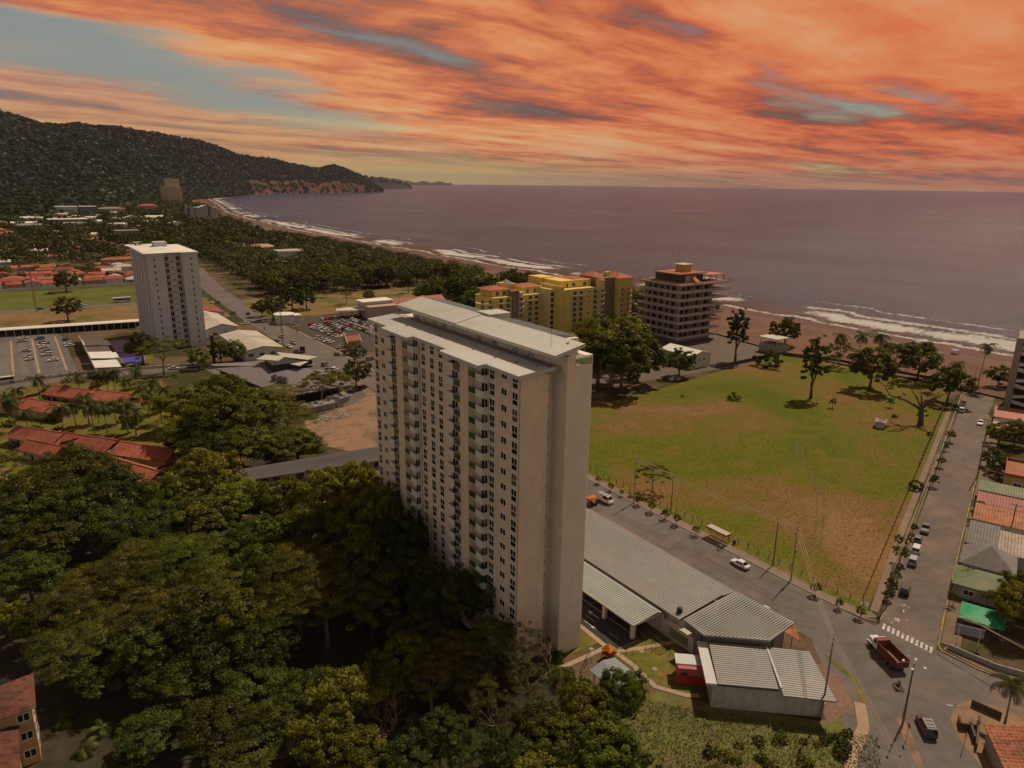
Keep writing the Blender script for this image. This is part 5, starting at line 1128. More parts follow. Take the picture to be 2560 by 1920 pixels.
# ------------------------------------------------------------------ TREES
LEAF_A = leaf_mat('leaf_bright', (.062, .062, .008), (.25, .215, .022))
LEAF_B = leaf_mat('leaf_dark', (.036, .040, .008), (.14, .128, .018))
LEAF_C = leaf_mat('leaf_feathery', (.066, .063, .012), (.215, .18, .032))
LEAF_D = leaf_mat('leaf_olive_dry', (.075, .058, .018), (.15, .115, .04))
LEAF_P = leaf_mat('palm_leaf', (.038, .044, .009), (.105, .100, .024))
LEAF_H = leaf_mat('hill_leaf', (.026, .029, .013), (.044, .043, .018), 0.10)
LEAF_F = leaf_mat('forest_leaf', (.034, .038, .010), (.090, .084, .020), 0.15)

def leaf_quads(P, N, size, asp, rg):
    n = len(P); N = N / np.linalg.norm(N, axis=1, keepdims=True)
    t = rg.normal(size=(n, 3)); t -= N * (t * N).sum(1, keepdims=True); t /= np.linalg.norm(t, axis=1, keepdims=True); bt = np.cross(N, t)
    s = size * rg.uniform(.65, 1.35, (n, 1))
    V = np.stack([P - t * s * .5, P + bt * s * asp * .5, P + t * s * .5, P - bt * s * asp * .5], 1).reshape(-1, 3)
    return V, np.arange(4 * n).reshape(n, 4)
def crown(name, seed, R, Hh, zc, ncl, nl, leaf, m, style='broad', asp=.62):
    rg = np.random.default_rng(seed); ph = rg.uniform(0, 6.28, 6); Ps = []; Ns = []; T = []
    for i in range(ncl):
        a = rg.uniform(0, 6.28); lob = 1 + .16 * math.sin(2 * a + ph[0]) + .13 * math.sin(3 * a + ph[1]) + .08 * math.sin(5 * a + ph[2])
        if style == 'feather':
            q = math.sqrt(rg.uniform(.02, 1)); r = R * q * lob; z = Hh * (1 - q ** 2.2) * 1.1 + rg.normal() * Hh * .16 - (.9 * Hh if rg.random() < .22 else 0)
            c = np.array([r * math.cos(a), r * math.sin(a), z]); cr = R * rg.uniform(.10, .19); flat = .16
        else:
            el = math.asin(rg.uniform(-.72, 1)); q = rg.uniform(.45, 1.0) ** .55
            c = np.array([math.cos(el) * math.cos(a) * R * lob * q, math.cos(el) * math.sin(a) * R * lob * q, math.sin(el) * Hh * q * (1 + .18 * math.sin(4 * a + ph[3]))]); cr = R * rg.uniform(.12, .21); flat = .62
        d = rg.normal(size=(nl, 3)); d /= np.linalg.norm(d, axis=1, keepdims=True); d *= rg.uniform(.2, 1, (nl, 1)) ** .5 * cr; d[:, 2] *= flat
        P = c + d; n = rg.normal(size=(nl, 3)) * .42 + np.array([0, 0, .55]) + d / cr * .95 + c / R * .35
        Ps.append(P); Ns.append(n); T.append(np.clip(rg.uniform(0, 1) + rg.normal(size=nl) * .18, 0, 1))
    P = np.concatenate(Ps); N = np.concatenate(Ns); T = np.concatenate(T); P[:, 2] += zc
    V, Fq = leaf_quads(P, N, leaf, asp, rg)
    return np_mesh(name, V, Fq, m, np.repeat(T, 4))
def trunk_mesh(seed, R, zc, Hh, r0, nl=6, m=BARK, low=.45):
    r = random.Random(seed); b = MB(); zt = zc - Hh * low
    b.path([(0, 0, -.2), (r.uniform(-.2, .2), r.uniform(-.2, .2), zt * .5), (r.uniform(-.4, .4), r.uniform(-.4, .4), zt)], [r0 * 1.35, r0, r0 * .78], 7)
    for i in range(nl):
        a = 6.283 * i / nl + r.uniform(-.4, .4); q = r.uniform(.45, .8); e = Vector((math.cos(a) * R * q, math.sin(a) * R * q, zc + Hh * r.uniform(-.1, .5)))
        s_ = Vector((0, 0, zt * r.uniform(.8, 1.0))); mid = s_.lerp(e, .5) + Vector((r.uniform(-.5, .5), r.uniform(-.5, .5), r.uniform(-.2, .6)))
        b.path([s_, mid, e], [r0 * .5, r0 * .3, r0 * .1], 5)
        for k in range(2):
            e2 = mid.lerp(e, .4 + .3 * k) + Vector((r.uniform(-1, 1), r.uniform(-1, 1), r.uniform(.2, 1))) * R * .22; b.path([mid.lerp(e, .2 + .3 * k), e2], [r0 * .2, r0 * .06], 4)
    return b.mesh('trunk', m, True)
TP = {}
def proto(key, cm, tm): TP[key] = (cm, tm)
for i, (sd, m, lf, R, Hh) in enumerate(((1, LEAF_A, .50, 7.0, 5.2), (2, LEAF_A, .46, 6.6, 4.6), (3, LEAF_B, .44, 7.2, 5.6), (4, LEAF_B, .40, 6.8, 4.8))):
    proto('near%d' % i, crown('crown', sd, R, Hh, 10.5, 215, 84, lf, m), trunk_mesh(sd, R, 10.5, Hh, .42))
for i in range(2): proto('feath%d' % i, crown('crown', 20 + i, 8.6, 2.6, 11.5, 190, 120, .34, LEAF_C, 'feather', .38), trunk_mesh(20 + i, 8.6, 11.5, 2.6, .40, 8, PALEBARK, 1.6))
proto('fern0', crown('crown', 25, 5.2, 3.6, 8.0, 120, 110, .36, LEAF_B, 'feather', .3), trunk_mesh(25, 5.2, 8.0, 3.6, .22, 6))
proto('dry0', crown('crown', 27, 6.5, 4.4, 9.0, 110, 55, .34, LEAF_D, 'feather', .45), trunk_mesh(27, 6.5, 9.0, 4.4, .3, 8, PALEBARK))
for i, (sd, m) in enumerate(((31, LEAF_A), (32, LEAF_B), (33, LEAF_B), (34, LEAF_A))): proto('mid%d' % i, crown('crown', sd, 6.2, 5.0, 7.4, 105, 38, .80, m), trunk_mesh(sd, 6.0, 7.4, 4.8, .34, 5))
proto('midf0', crown('crown', 36, 7.0, 2.6, 9.0, 70, 36, .7, LEAF_C, 'feather', .45), trunk_mesh(36, 7.0, 9.0, 2.6, .3, 6, PALEBARK, 1.4))
proto('tall0', crown('crown', 38, 4.6, 9.5, 15.0, 150, 38, .75, LEAF_B), trunk_mesh(38, 4.4, 15.0, 9.5, .5, 6, BARK, .9))
proto('shrub0', crown('foliage', 40, 2.6, 1.9, 1.3, 46, 40, .42, LEAF_B), trunk_mesh(40, 2.6, 1.3, 1.6, .12, 4)); proto('shrub1', crown('foliage', 41, 2.4, 1.6, 1.1, 46, 40, .40, LEAF_A), trunk_mesh(41, 2.4, 1.1, 1.4, .12, 4))
proto('ball0', crown('crown', 43, .95, .85, 1.75, 46, 44, .24, LEAF_A), trunk_mesh(43, .95, 1.9, .8, .06, 3)); proto('ball1', crown('crown', 44, .85, .75, 1.6, 40, 40, .22, LEAF_A), trunk_mesh(44, .8, 1.7, .6, .05, 3))
def palm_proto(key, seed, ht, L, nf, m=LEAF_P, lw=1.0, seg=7, nleaf=2):
    rg = np.random.default_rng(seed); lean = rg.uniform(-.9, .9, 2); b = MB()
    pts = [(lean[0] * (q ** 2), lean[1] * (q ** 2), ht * q) for q in np.linspace(0, 1, 6)]; b.path(pts, [.24, .18, .16, .15, .14, .13], 6); tm = b.mesh('trunk', PALEBARK, True)
    V = []; Fq = []; T = []; top = np.array([lean[0], lean[1], ht])
    for i in range(nf):
        a = 6.283 * i / nf * 1.0 + rg.uniform(-.2, .2); e0 = rg.uniform(.15, 1.15) if i % 3 else rg.uniform(-.5, .2); l = L * rg.uniform(.82, 1.12); p = top.copy(); el = e0; tint = rg.uniform(.1, .95)
        u = np.array([math.cos(a), math.sin(a), 0]); sd = np.array([-math.sin(a), math.cos(a), 0]); prev = p.copy()
        for k in range(seg):
            el -= (1.9 / seg) * (.6 + .8 * k / seg); st = l / seg; d = u * math.cos(el) + np.array([0, 0, math.sin(el)]); nx = p + d * st; up = np.cross(d, sd)
            wd = l * .20 * lw * math.sin(math.pi * (.12 + .80 * (k + .5) / seg))
            for s_ in (-1, 1):
                for j in range(nleaf):
                    f0 = j / nleaf; q0 = p + d * st * f0; q1 = p + d * st * (f0 + .86 / nleaf); tip = (q0 + q1) / 2 + sd * s_ * wd + d * st * .7 + np.array([0, 0, -wd * .55])
                    o = len(V); V += [q0, q1, tip + d * .04, tip - d * .04]; Fq.append((o, o + 1, o + 2, o + 3)); T += [tint] * 4
            p = nx
    proto(key, np_mesh('crown', np.array(V), np.array(Fq), m, np.array(T)), tm)
for i in range(3): palm_proto('palm%d' % i, 60 + i, 8.0 + i * .8, 4.3, 19, seg=8, nleaf=3)
for i in range(2): palm_proto('palmt%d' % i, 66 + i, 14.0 + i * 3, 4.4, 17, seg=7, nleaf=2)
palm_proto('palmf', 69, 9.5, 4.2, 13, seg=5, nleaf=1)
palm_proto('bush_palm', 70, 1.2, 3.6, 15, LEAF_B, 1.1, 7, 3)

TREE_N = {}
def tree(kind, x, y, sc, label, group=None, rz=None, name='tree', cat='tree', z=0.0, scz=None):
    cm, tm = TP[kind]; r = random.Random(hash((round(x, 1), round(y, 1))) & 0xffff)
    rz = r.uniform(0, 6.28) if rz is None else rz
    o = thing(name, label, cat, (x, y, z), rz, group, (sc, sc, (scz or sc)))
    ob('foliage' if cat in ('bush', 'shrub') else 'crown', cm, o); ob('trunk' if cat not in ('bush', 'shrub') else 'stem', tm, o); return o
PZ = {'near0': 10.5, 'near1': 10.5, 'near2': 10.5, 'near3': 10.5, 'feath0': 12.2, 'feath1': 12.2, 'fern0': 9, 'dry0': 10.5}
PR = {'near0': 7.6, 'near1': 7.2, 'near2': 7.8, 'near3': 7.4, 'feath0': 8.6, 'feath1': 8.6, 'fern0': 5.2, 'dry0': 6.5}
# the grove round the tower: crown centre in the photograph (2212 px wide picture), crown radius in metres
K = 2560 / 2212
GROVE = 'trees of the dark grove in the foreground'
def grove(kind, px, py, rad, zc, label):
    p = g('S', px * K, py * K, zc); s = rad / PR[kind]; return tree(kind, p.x, p.y, s, label, GROVE, scz=zc / PZ[kind])
LB = 'broad-leaved tree crowded into the grove left of the tower'; LD = 'shaded dark tree deep in the foreground grove'; LF = 'flat-topped feathery tree in the foreground grove'; LM = 'tree of the round leafy clump between the bungalows and the tower'
for k_, x_, y_, r_, z_, l_ in [
    ('near0', 405, 870, 10.0, 9, LM), ('near1', 480, 838, 10.0, 10, LM), ('near0', 545, 880, 10.0, 11, LM), ('near0', 470, 900, 11.2, 13, 'tallest bright tree in the round clump behind the bungalows'), ('near1', 400, 930, 9.4, 9, LM), ('near1', 520, 955, 10.0, 9, LM), ('feath0', 590, 850, 10.6, 9, 'pale feathery tree at the back of the round clump near the restaurant'), ('feath1', 620, 890, 10.0, 8, 'light feathery tree at the right edge of the round clump'), ('near0', 640, 955, 8.0, 7, 'leafy tree nearest the dirt yard'), ('near1', 590, 965, 7.7, 8, LM), ('near2', 450, 965, 9.4, 8, LM),
    ('near0', 440, 1030, 8.5, 12, 'bright round tree just below the longest bungalow row'), ('near0', 380, 1070, 7.5, 10, LB), ('near1', 510, 1080, 7.5, 10, LB), ('near1', 450, 1110, 8.0, 9, LB), ('near2', 360, 1120, 7.5, 8, LD),
    ('near2', 165, 1015, 8.5, 11, LD), ('near3', 80, 1060, 8.5, 11, LD), ('near2', 240, 1060, 8.5, 11, LD), ('near3', 160, 1090, 8.5, 10, LD), ('near2', 30, 1120, 8.0, 9, LD), ('near3', 250, 1130, 7.5, 8, LD), ('dry0', 5, 1000, 6.0, 9, 'rusty brown tree at the left edge beside the bungalows'), ('near2', 100, 1160, 8.0, 7, LD), ('near3', 300, 1180, 7.5, 7, LD),
    ('near0', 620, 1085, 7.0, 10, LB), ('near0', 700, 1075, 7.5, 12, 'bright leafy tree standing in front of the walkway roof'), ('near1', 770, 1050, 6.5, 13, 'tall leafy tree touching the left end of the tower'), ('near0', 745, 1130, 7.5, 11, LB), ('near1', 660, 1140, 7.5, 10, LB), ('near0', 815, 1110, 6.0, 13, LB), ('near1', 800, 1190, 6.5, 10, LB), ('near2', 865, 1170, 5.5, 12, 'dark tree standing against the lower windows of the tower'), ('near3', 880, 1240, 6.0, 9, LD), ('near1', 560, 1160, 7.0, 9, LB),
    ('feath0', 640, 1225, 8.5, 14, 'umbrella-shaped feathery tree with a pale bare trunk in the grove'), ('feath1', 700, 1270, 8.0, 12, LF), ('feath0', 610, 1290, 7.5, 11, LF), ('near1', 560, 1240, 6.0, 12, LB), ('near0', 770, 1240, 6.5, 11, LB), ('near1', 800, 1300, 6.0, 8, LB),
    ('feath1', 290, 1225, 8.5, 14, 'wide feathery tree at the top left of the umbrella group'), ('feath0', 400, 1205, 8.5, 15, 'highest of the wide feathery trees left of the tower'), ('feath1', 195, 1275, 8.0, 12, LF), ('feath0', 470, 1260, 8.0, 13, LF), ('feath1', 340, 1290, 8.5, 12, LF), ('feath0', 240, 1340, 7.5, 10, LF), ('near3', 420, 1330, 7.0, 10, LD), ('near1', 510, 1330, 6.0, 10, LB), ('feath1', 150, 1390, 6.5, 9, LF), ('near2', 320, 1380, 6.5, 8, LD), ('near3', 470, 1400, 6.5, 7, LD), ('near2', 570, 1390, 6.0, 7, LD),
    ('near3', 930, 1290, 5.0, 8, LD), ('near2', 985, 1285, 4.8, 9, LD), ('near3', 1060, 1265, 4.6, 10, 'dark tree against the corner of the tower'), ('near2', 1115, 1300, 3.6, 9, LD), ('near3', 900, 1370, 5.5, 6, LD),
    ('feath0', 1060, 1375, 4.6, 9, 'bright feathery tree at the foot of the tower'), ('feath1', 985, 1400, 4.8, 8, LF), ('dry0', 1120, 1390, 4.2, 9, 'pale olive tree in front of the tower gable'), ('feath0', 930, 1450, 4.8, 8, LF), ('feath1', 1020, 1460, 4.6, 7, LF), ('dry0', 1140, 1470, 3.8, 7, 'viny dry tree with bare twigs below the tower gable'), ('dry0', 1070, 1540, 4.2, 6, 'dry olive tree among the feathery trees near the bottom'),
    ('near1', 740, 1505, 5.6, 9, 'round leafy tree in the lower middle of the grove'), ('near1', 700, 1580, 5.2, 7, LB), ('near3', 660, 1500, 5.0, 6, LD), ('near0', 870, 1430, 4.6, 8, LB), ('near1', 830, 1480, 4.6, 7, LB), ('near1', 760, 1620, 5.0, 6, LB), ('fern0', 950, 1580, 4.2, 7, 'fern-leaved tree at the bottom middle'), ('fern0', 1000, 1630, 4.0, 6, 'lower fern-leaved tree at the bottom edge'), ('near2', 880, 1630, 4.6, 5, LD), ('near3', 1100, 1620, 4.2, 5, LD), ('near2', 1160, 1560, 3.8, 6, LD),
    ('near0', 1260, 1530, 4.6, 7, 'bright leafy tree hiding part of the garden pavilion'), ('near0', 1340, 1500, 4.2, 7, 'bright leafy tree right beside the pavilion path'), ('near0', 1210, 1600, 4.6, 6, LB), ('near0', 1310, 1610, 5.0, 6, 'large bright tree at the bottom edge right of centre'), ('near1', 1170, 1650, 4.4, 5, LB),
    ('near3', 110, 1330, 6.0, 6, LD), ('near2', 60, 1240, 6.5, 7, LD), ('near3', 230, 1440, 6.0, 5, LD), ('near2', 380, 1470, 6.0, 5, LD), ('near3', 540, 1480, 6.0, 5, LD), ('near2', 600, 1560, 5.5, 5, LD), ('near3', 460, 1560, 5.5, 5, LD), ('near2', 320, 1580, 5.0, 4, LD), ('near3', 540, 1640, 5.5, 4, LD),
    ('near0', 20, 1330, 3.2, 4, 'small bright tree on the lawn at the left edge'), ('near1', 55, 1355, 2.6, 4, 'second small bright tree on the lawn at the left edge')]:
    grove(k_, x_, y_, r_, z_, l_)
# bare trees
def bare_mesh(seed, h_, spread, r0, depth=5, m=PALEBARK, first=None):
    r = random.Random(seed); b = MB()
    def rec(p, d, l, rad, n):
        e = p + d * l; b.path([p, p.lerp(e, .5) + Vector((r.uniform(-1, 1), r.uniform(-1, 1), r.uniform(-.5, .5))) * l * .07, e], [rad, rad * .82, rad * .62], 5 if n > 2 else 3)
        if n == 0: return
        for k in range(3 if n > 1 else 2):
            nd = (d + Vector((r.uniform(-1, 1), r.uniform(-1, 1), r.uniform(-.35, .6))) * spread).normalized(); rec(e, nd, l * r.uniform(.6, .85), rad * .6, n - 1)
    rec(Vector((0, 0, -.1)), Vector((.05, .05, 1)).normalized(), h_, r0, depth); return b.mesh('branches', m, True)
BARKP = mat('pink_dry_bark', (.30, .20, .165), .95, .2)
for px_, py_, z0, hh, lab in ((850, 1580, 0, 3.2, 'leafless pinkish tree in the lower middle of the grove'), (1190, 1430, 0, 2.6, 'leafless twiggy tree at the foot of the tower gable'), (1530, 1600, 0, 1.2, 'thin bare sapling on the scrub slope')):
    p = g('S', px_ * K, py_ * K, z0 + hh * 1.5); t_ = thing('bare_tree', lab, 'tree', (p.x, p.y, 0), 1.0); ob('branches', bare_mesh(px_, hh, .75, .16, 5, BARKP), t_)
big = thing('gnarled_tree', 'big leafless tree with a thick trunk and spreading limbs in the field', 'tree', (185.1, 28.8, 0)); b = MB()
tr0 = Vector((0, 0, 0)); fork = Vector((.3, .6, 5.5)); b.path([(0, 0, -.2), (.1, .2, 2.4), fork], [1.15, .85, .8], 9); b.build('trunk', BARK, big, smooth=True)
for i, (e, rr) in enumerate((((-6, 9, 9.5), .55), ((-4, 16, 14.5), .2), ((3.5, -2.5, 11), .45), ((5, 4, 12), .35), ((-1, 4.5, 12), .32), ((1.5, -6, 13), .3), ((7, -1, 9), .25))):
    b = MB(); e = Vector(e); s_ = fork if i != 1 else Vector((-6, 9, 9.5)); b.path([s_, s_.lerp(e, .5) + Vector((.3, .2, .8)), e], [rr, rr * .75, rr * .35], 6)
    rr_ = random.Random(i)
    for k in range(5): q = s_.lerp(e, .5 + .12 * k); b.path([q, q + Vector((rr_.uniform(-2, 2), rr_.uniform(-2, 2), rr_.uniform(.6, 2.2)))], [rr * .25, .04], 4)
    b.build('limb', BARK, big, smooth=True)
ob('crown', crown('crown', 88, 5.5, 2.4, 12.5, 26, 30, .7, LEAF_C, 'feather', .45), big, (-3, 7, 0)); ob('ivy', crown('ivy', 89, 1.6, 2.0, 4.5, 20, 26, .5, LEAF_A), big)
# garden palms among the bungalows
for i, (x, y) in enumerate([(590, 830), (480, 860), (700, 865), (840, 800), (230, 890), (110, 940), (450, 1030), (530, 1010), (640, 1060), (820, 1075), (730, 1000), (900, 975), (980, 1010), (1010, 940), (380, 1085), (590, 1005), (160, 1090), (80, 1050), (700, 1015), (770, 1060), (870, 920), (950, 880), (40, 1010), (560, 1060), (650, 830), (770, 880)]):
    p = g('B', x, y, 7.0); tree('palm%d' % (i % 3), p.x, p.y, .88 + .25 * ((i * 7) % 5) / 5, 'coconut palm in the garden between the bungalow rows', 'garden palms between the bungalows', name='palm_tree', cat='palm')
for x, y, lab in ((1270, 470, 'tall palm frond clump beside the foot of the tower gable'), (1345, 590, 'drooping palm clump left of the garden pavilion')):
    p = g('L', x, y, 2.5); tree('bush_palm', p.x, p.y, 1.1, lab, name='palm_tree', cat='palm')
for x, y in ((130, 1540), (215, 1560), (290, 1600), (340, 1570), (250, 1640), (180, 1600)):
    p = g('S', x * K, y * K, 2); tree('bush_palm', p.x, p.y, .7, 'young palm on the shaded ground at the bottom left', 'young palms under the grove', name='palm_tree', cat='palm')
p = g('F', 1530, 1140, 6); tree('palm1', p.x, p.y, .85, 'coconut palm at the right edge above the tiled corner house', name='palm_tree', cat='palm', rz=1)
# single trees in the middle distance
for kind, t, bx, by, sc, lab in [
    ('tall0', '8', 870, 735, 1.02, 'tall ragged tree with a dark forked trunk in the field'), ('mid1', '8', 1515, 640, 1.45, 'round tree with dark base standing in the field near the beach'), ('mid2', 'G', 1090, 610, 1.15, 'tree beside the fence where field meets the beach street'), ('tall0', 'D', 2040, 785, 1.05, 'tall dark tree right of the concrete beach block'), ('midf0', 'H', 490, 440, .62, 'light feathery roadside tree inside the field fence'),
    ('mid1', 'G', 0, 235, 1.25, 'dark tree at the corner of the boundary wall by the beach'), ('mid2', 'G', 890, 460, 1.35, 'large dark tree between the field and the sand'), ('midf0', 'G', 730, 380, .9, 'thin twiggy tree on the sand beyond the field'), ('midf0', 'G', 365, 365, .95, 'half-bare tree beside the boundary wall'), ('mid0', 'G', 1430, 510, .78, 'small green tree at the seaward end of the beach street'),
    ('mid2', 'D', 1650, 890, 1.0, 'round dark tree in front of the white gabled shed'), ('mid3', 'D', 1090, 960, 2.0, 'broad tree of the dark clump right of the tower, front left'), ('mid2', 'D', 1250, 1000, 2.0, 'broad tree of the dark clump right of the tower, front right'), ('mid1', 'D', 1360, 930, 1.7, 'broad tree of the dark clump right of the tower, nearest the shed'), ('mid3', 'D', 1150, 830, 1.9, 'olive tree in the middle of the clump right of the tower'), ('mid0', 'D', 1290, 800, 1.8, 'olive tree at the back of the clump right of the tower'), ('midf0', 'D', 1060, 760, 1.2, 'pale tree at the back of the clump nearest the hotel'),
    ('mid2', 'C', 1010, 910, .95, 'dark tree at the corner beside the parked cars and restaurant'), ('midf0', 'C', 800, 1010, 1.0, 'low spreading dark tree in front of the restaurant'), ('midf0', 'C', 905, 985, .9, 'low spreading tree at the end of the yard lean-to'),
    ('mid3', 'B', 1220, 790, .75, 'leafy tree between white tower and restaurant'), ('mid2', 'B', 880, 760, 1.15, 'dark tree at the foot of the white tower'), ('midf0', 'B', 1010, 830, 1.3, 'umbrella tree in front of the white tower'), ('mid1', 'B', 1360, 760, .85, 'tree beside the dark sign pylon'), ('mid3', 'B', 1440, 750, .8, 'tree between the sign pylon and the delivery truck'),
    ('mid1', 'B', 410, 320, 1.25, 'dark tree standing at the edge of the meadow by the red roofs'), ('mid2', 'B', 420, 500, 1.15, 'round tree on the dry verge beside the bus road'),
    ('mid2', 'C', 500, 490, 1.15, 'round dark tree where the park meets the road'), ('mid0', 'C', 430, 470, .8, 'smaller tree beside the round one at the park corner'), ('mid1', 'C', 620, 440, 1.25, 'tree standing on the park lawn behind the gate building'), ('mid2', 'C', 705, 425, 1.1, 'tree on the park lawn right of the gate building'), ('midf0', 'C', 950, 395, .75, 'small thin tree on the park lawn'), ('mid3', 'C', 1090, 385, .7, 'small tree on the park lawn nearest the red-roofed house'), ('tall0', 'C', 1330, 325, .6, 'slender tree on the far park lawn'),
    ('near0', '2', 700, 1500, .62, 'leafy tree at the right edge over the green canopy'), ('near0', '2', 800, 1340, .58, 'second leafy tree at the right edge behind the green canopy'), ('near1', '2', 820, 1560, .5, 'third leafy tree at the right edge nearest the corner wall'),
    ('mid0', '1', 560, 1130, .62, 'leafy tree in the front garden by the beach street'), ('mid3', '1', 720, 1150, .7, 'wider leafy tree in the garden below the salmon terrace'), ('mid2', '1', 500, 1370, .5, 'dark garden tree behind the kerb of the beach street'), ('mid1', '1', 560, 1440, .5, 'dark garden tree beside the yellow-walled house')]:
    p = g(t, bx, by); tree(kind, p.x, p.y, sc, lab)
for t, x, y, zt, lab in (('C', 830, 290, 7, 'feather palm on the park lawn'), ('6', 895, 650, 8, 'palm in front of the yellow annexe'), ('6', 1190, 690, 7, 'palm between the two yellow hotel wings'), ('6', 1380, 800, 6, 'palm in front of the yellow hotel'), ('6', 985, 185, 20, 'palm rising behind the yellow hotel terrace'), ('C', 660, 370, 7, 'feather palm in the park by the trees'), ('2', 330, 215, 4, 'small palm beside the rust-roofed house'), ('2', 350, 160, 4, 'small palm beside the red gabled house'), ('2', 120, 1090, 3, 'palm at the street corner of the green hipped house'), ('2', 455, 1090, 3.5, 'yellowish palm in the yard of the green hipped house')):
    p = g(t, x, y, zt); tree('palm%d' % (len(lab) % 3), p.x, p.y, zt / 8.6, lab, name='palm_tree', cat='palm')
# beach palms near the field
for i, (x, y, zt) in enumerate(((395, 150, 11), (515, 160, 11), (650, 175, 11), (690, 205, 9), (765, 230, 9), (840, 232, 9), (870, 242, 8), (940, 230, 10), (1045, 300, 14), (1170, 335, 9))):
    p = g('G', x, y, zt); tree('palmt0' if zt > 12 else 'palm%d' % (i % 3), p.x, p.y, zt / (14.0 if zt > 12 else 8.6), ('coconut palm on the sand beyond the field, number %s from the left' % ('one', 'two', 'three', 'four', 'five', 'six', 'seven', 'eight', 'nine', 'ten')[i]), 'beach palms beyond the field', name='palm_tree', cat='palm')
tree('palmt1', 253.7, 39.3, 1.1, 'tall lone coconut palm at the end of the beach street', name='palm_tree', cat='palm', rz=.4)
# bushes
for t, x, y, kind, sc, lab in (('8', 400, 380, 'shrub0', 2.3, 'big round bush by the boundary wall of the field'), ('D', 2030, 1050, 'shrub0', .9, 'small dark bush alone in the field'), ('8', 1800, 945, 'shrub1', .5, 'tiny bush behind the hut in the field'), ('G', 975, 825, 'shrub0', .4, 'tiny dark shrub near the fence of the field'), ('G', 880, 1185, 'shrub0', .8, 'dry grey shrub against the street fence'), ('D', 1675, 1030, 'shrub0', .3, 'tiny dark tuft in the middle of the field'), ('8', 1110, 840, 'ball1', 1.6, 'sapling in the field near the ragged tree'), ('G', 710, 640, 'ball1', 1.6, 'sapling behind the hut in the field'), ('J', 855, 665, 'shrub1', .6, 'clipped round bush beside the longest bungalow row'), ('7', 720, 1280, 'shrub0', 1.5, 'dark hedge bush in the gatehouse garden'), ('7', 500, 1260, 'shrub0', 1.2, 'clipped hedge at the car park entrance')):
    p = g(t, x, y); tree(kind, p.x, p.y, sc, lab, name='bush', cat='bush')
rr = random.Random(3)
for i in range(38):
    q = rr.random(); w_ = rr.random(); x = -20 + 46 * q + rr.uniform(-3, 3); y = -20 - 18 * q - w_ * (14 - 10 * q) + (3 if q < .3 else 0)
    if y > -22.5 - (x - 12) * 1.08 - 1.2 and x > 11: continue
    tree('shrub%d' % (i % 2), x, y, rr.uniform(.22, .5), 'wild shrub on the scrub slope below the corner store', 'shrubs on the scrub slope', name='bush', cat='bush')
for i in range(46):
    x = -78 + 36 * rr.random(); y = 250 - 85 * rr.random(); tree('shrub%d' % (i % 2), x, y, rr.uniform(.4, .9), 'garden shrub among the palms and bungalows', 'shrubs in the bungalow garden', name='bush', cat='bush')
# clipped street trees along the pavement
ST = [('E', 275, 118), ('E', 347, 160), ('E', 412, 192), ('E', 513, 245), ('E', 588, 288), ('E', 668, 330), ('E', 737, 362), ('E', 850, 425), ('H', 1540, 1105), ('H', 1690, 1190), ('H', 1822, 1250)]
ORD = ['first', 'second', 'third', 'fourth', 'fifth', 'sixth', 'seventh', 'eighth', 'ninth', 'tenth', 'eleventh', 'twelfth', 'thirteenth', 'fourteenth', 'fifteenth', 'sixteenth', 'seventeenth', 'eighteenth', 'nineteenth', 'twentieth']
for i, (t, x, y) in enumerate(ST): p = g(t, x, y); tree('ball%d' % (i % 2), p.x, p.y, (.85, 1.0, .7, 1.25, 1.15, 1.15, 1.1, 1.05, 1.1, .95, .95)[i], 'small clipped street tree, %s along the main road pavement counting from the tower' % ORD[i], 'clipped street trees along the main road', name='street_tree')
for i, (t, x, y) in enumerate((('F', 862, 90), ('F', 818, 185), ('F', 775, 290), ('F', 745, 370), ('F', 735, 430), ('F', 715, 480), ('F', 700, 540), ('F', 760, 178), ('G', 1110, 870), ('G', 1080, 930), ('G', 1045, 1040), ('G', 995, 1170))):
    p = g(t, x, y); tree('ball%d' % (i % 2), p.x, p.y, 1.0 + .25 * (i % 3), 'bushy kerbside tree, %s along the beach street counting from the crossing' % ORD[i], 'kerbside trees of the beach street', name='street_tree')

# tall wild grass on the scrub slope and rough tufts over the field
def tufts(name, n, inside, size, seed, m, h_=.5):
    rg = np.random.default_rng(seed); P = []
    while len(P) < n:
        q = inside(rg)
        if q is not None: P.append((q[0], q[1], h_ * .35))
    P = np.array(P); N = rg.normal(size=P.shape); N[:, 2] = np.abs(N[:, 2]) * .5 + .15
    V, Fq = leaf_quads(P, N, size, .55, rg); V[:, 2] = np.maximum(V[:, 2], .03)
    return ob(name, np_mesh(name, V, Fq, m, np.repeat(np.clip(rg.normal(.5, .28, n), 0, 1), 4)))
def in_scrub(rg):
    x, y = rg.uniform(-25, 31), rg.uniform(-58, -14)
    return (x, y) if y < -24.5 - (x - 12) * 1.08 and y > -40.5 - (31 - x) * .62 and y < -14 - max(0, x + 6) * .15 else None
tag(tufts('wild_grass', 26000, in_scrub, .32, 3, leaf_mat('wild_grass_leaf', (.085, .085, .018), (.19, .165, .05), .2), .5), 'tall wild grass on the slope below the corner store', 'grass', kind='stuff')
def in_field(rg):
    x, y = rg.uniform(61, 250), rg.uniform(-22, 112)
    return (x, y) if y > SST(x, 5.5) and y < 108 and cam_dist(x, y) < rg.uniform(120, 330) else None
tag(tufts('field_grass', 20000, in_field, .30, 4, leaf_mat('field_grass_leaf', (.100, .088, .014), (.165, .125, .032), .2), .2), 'rough grass tufts covering the field', 'grass', kind='stuff')
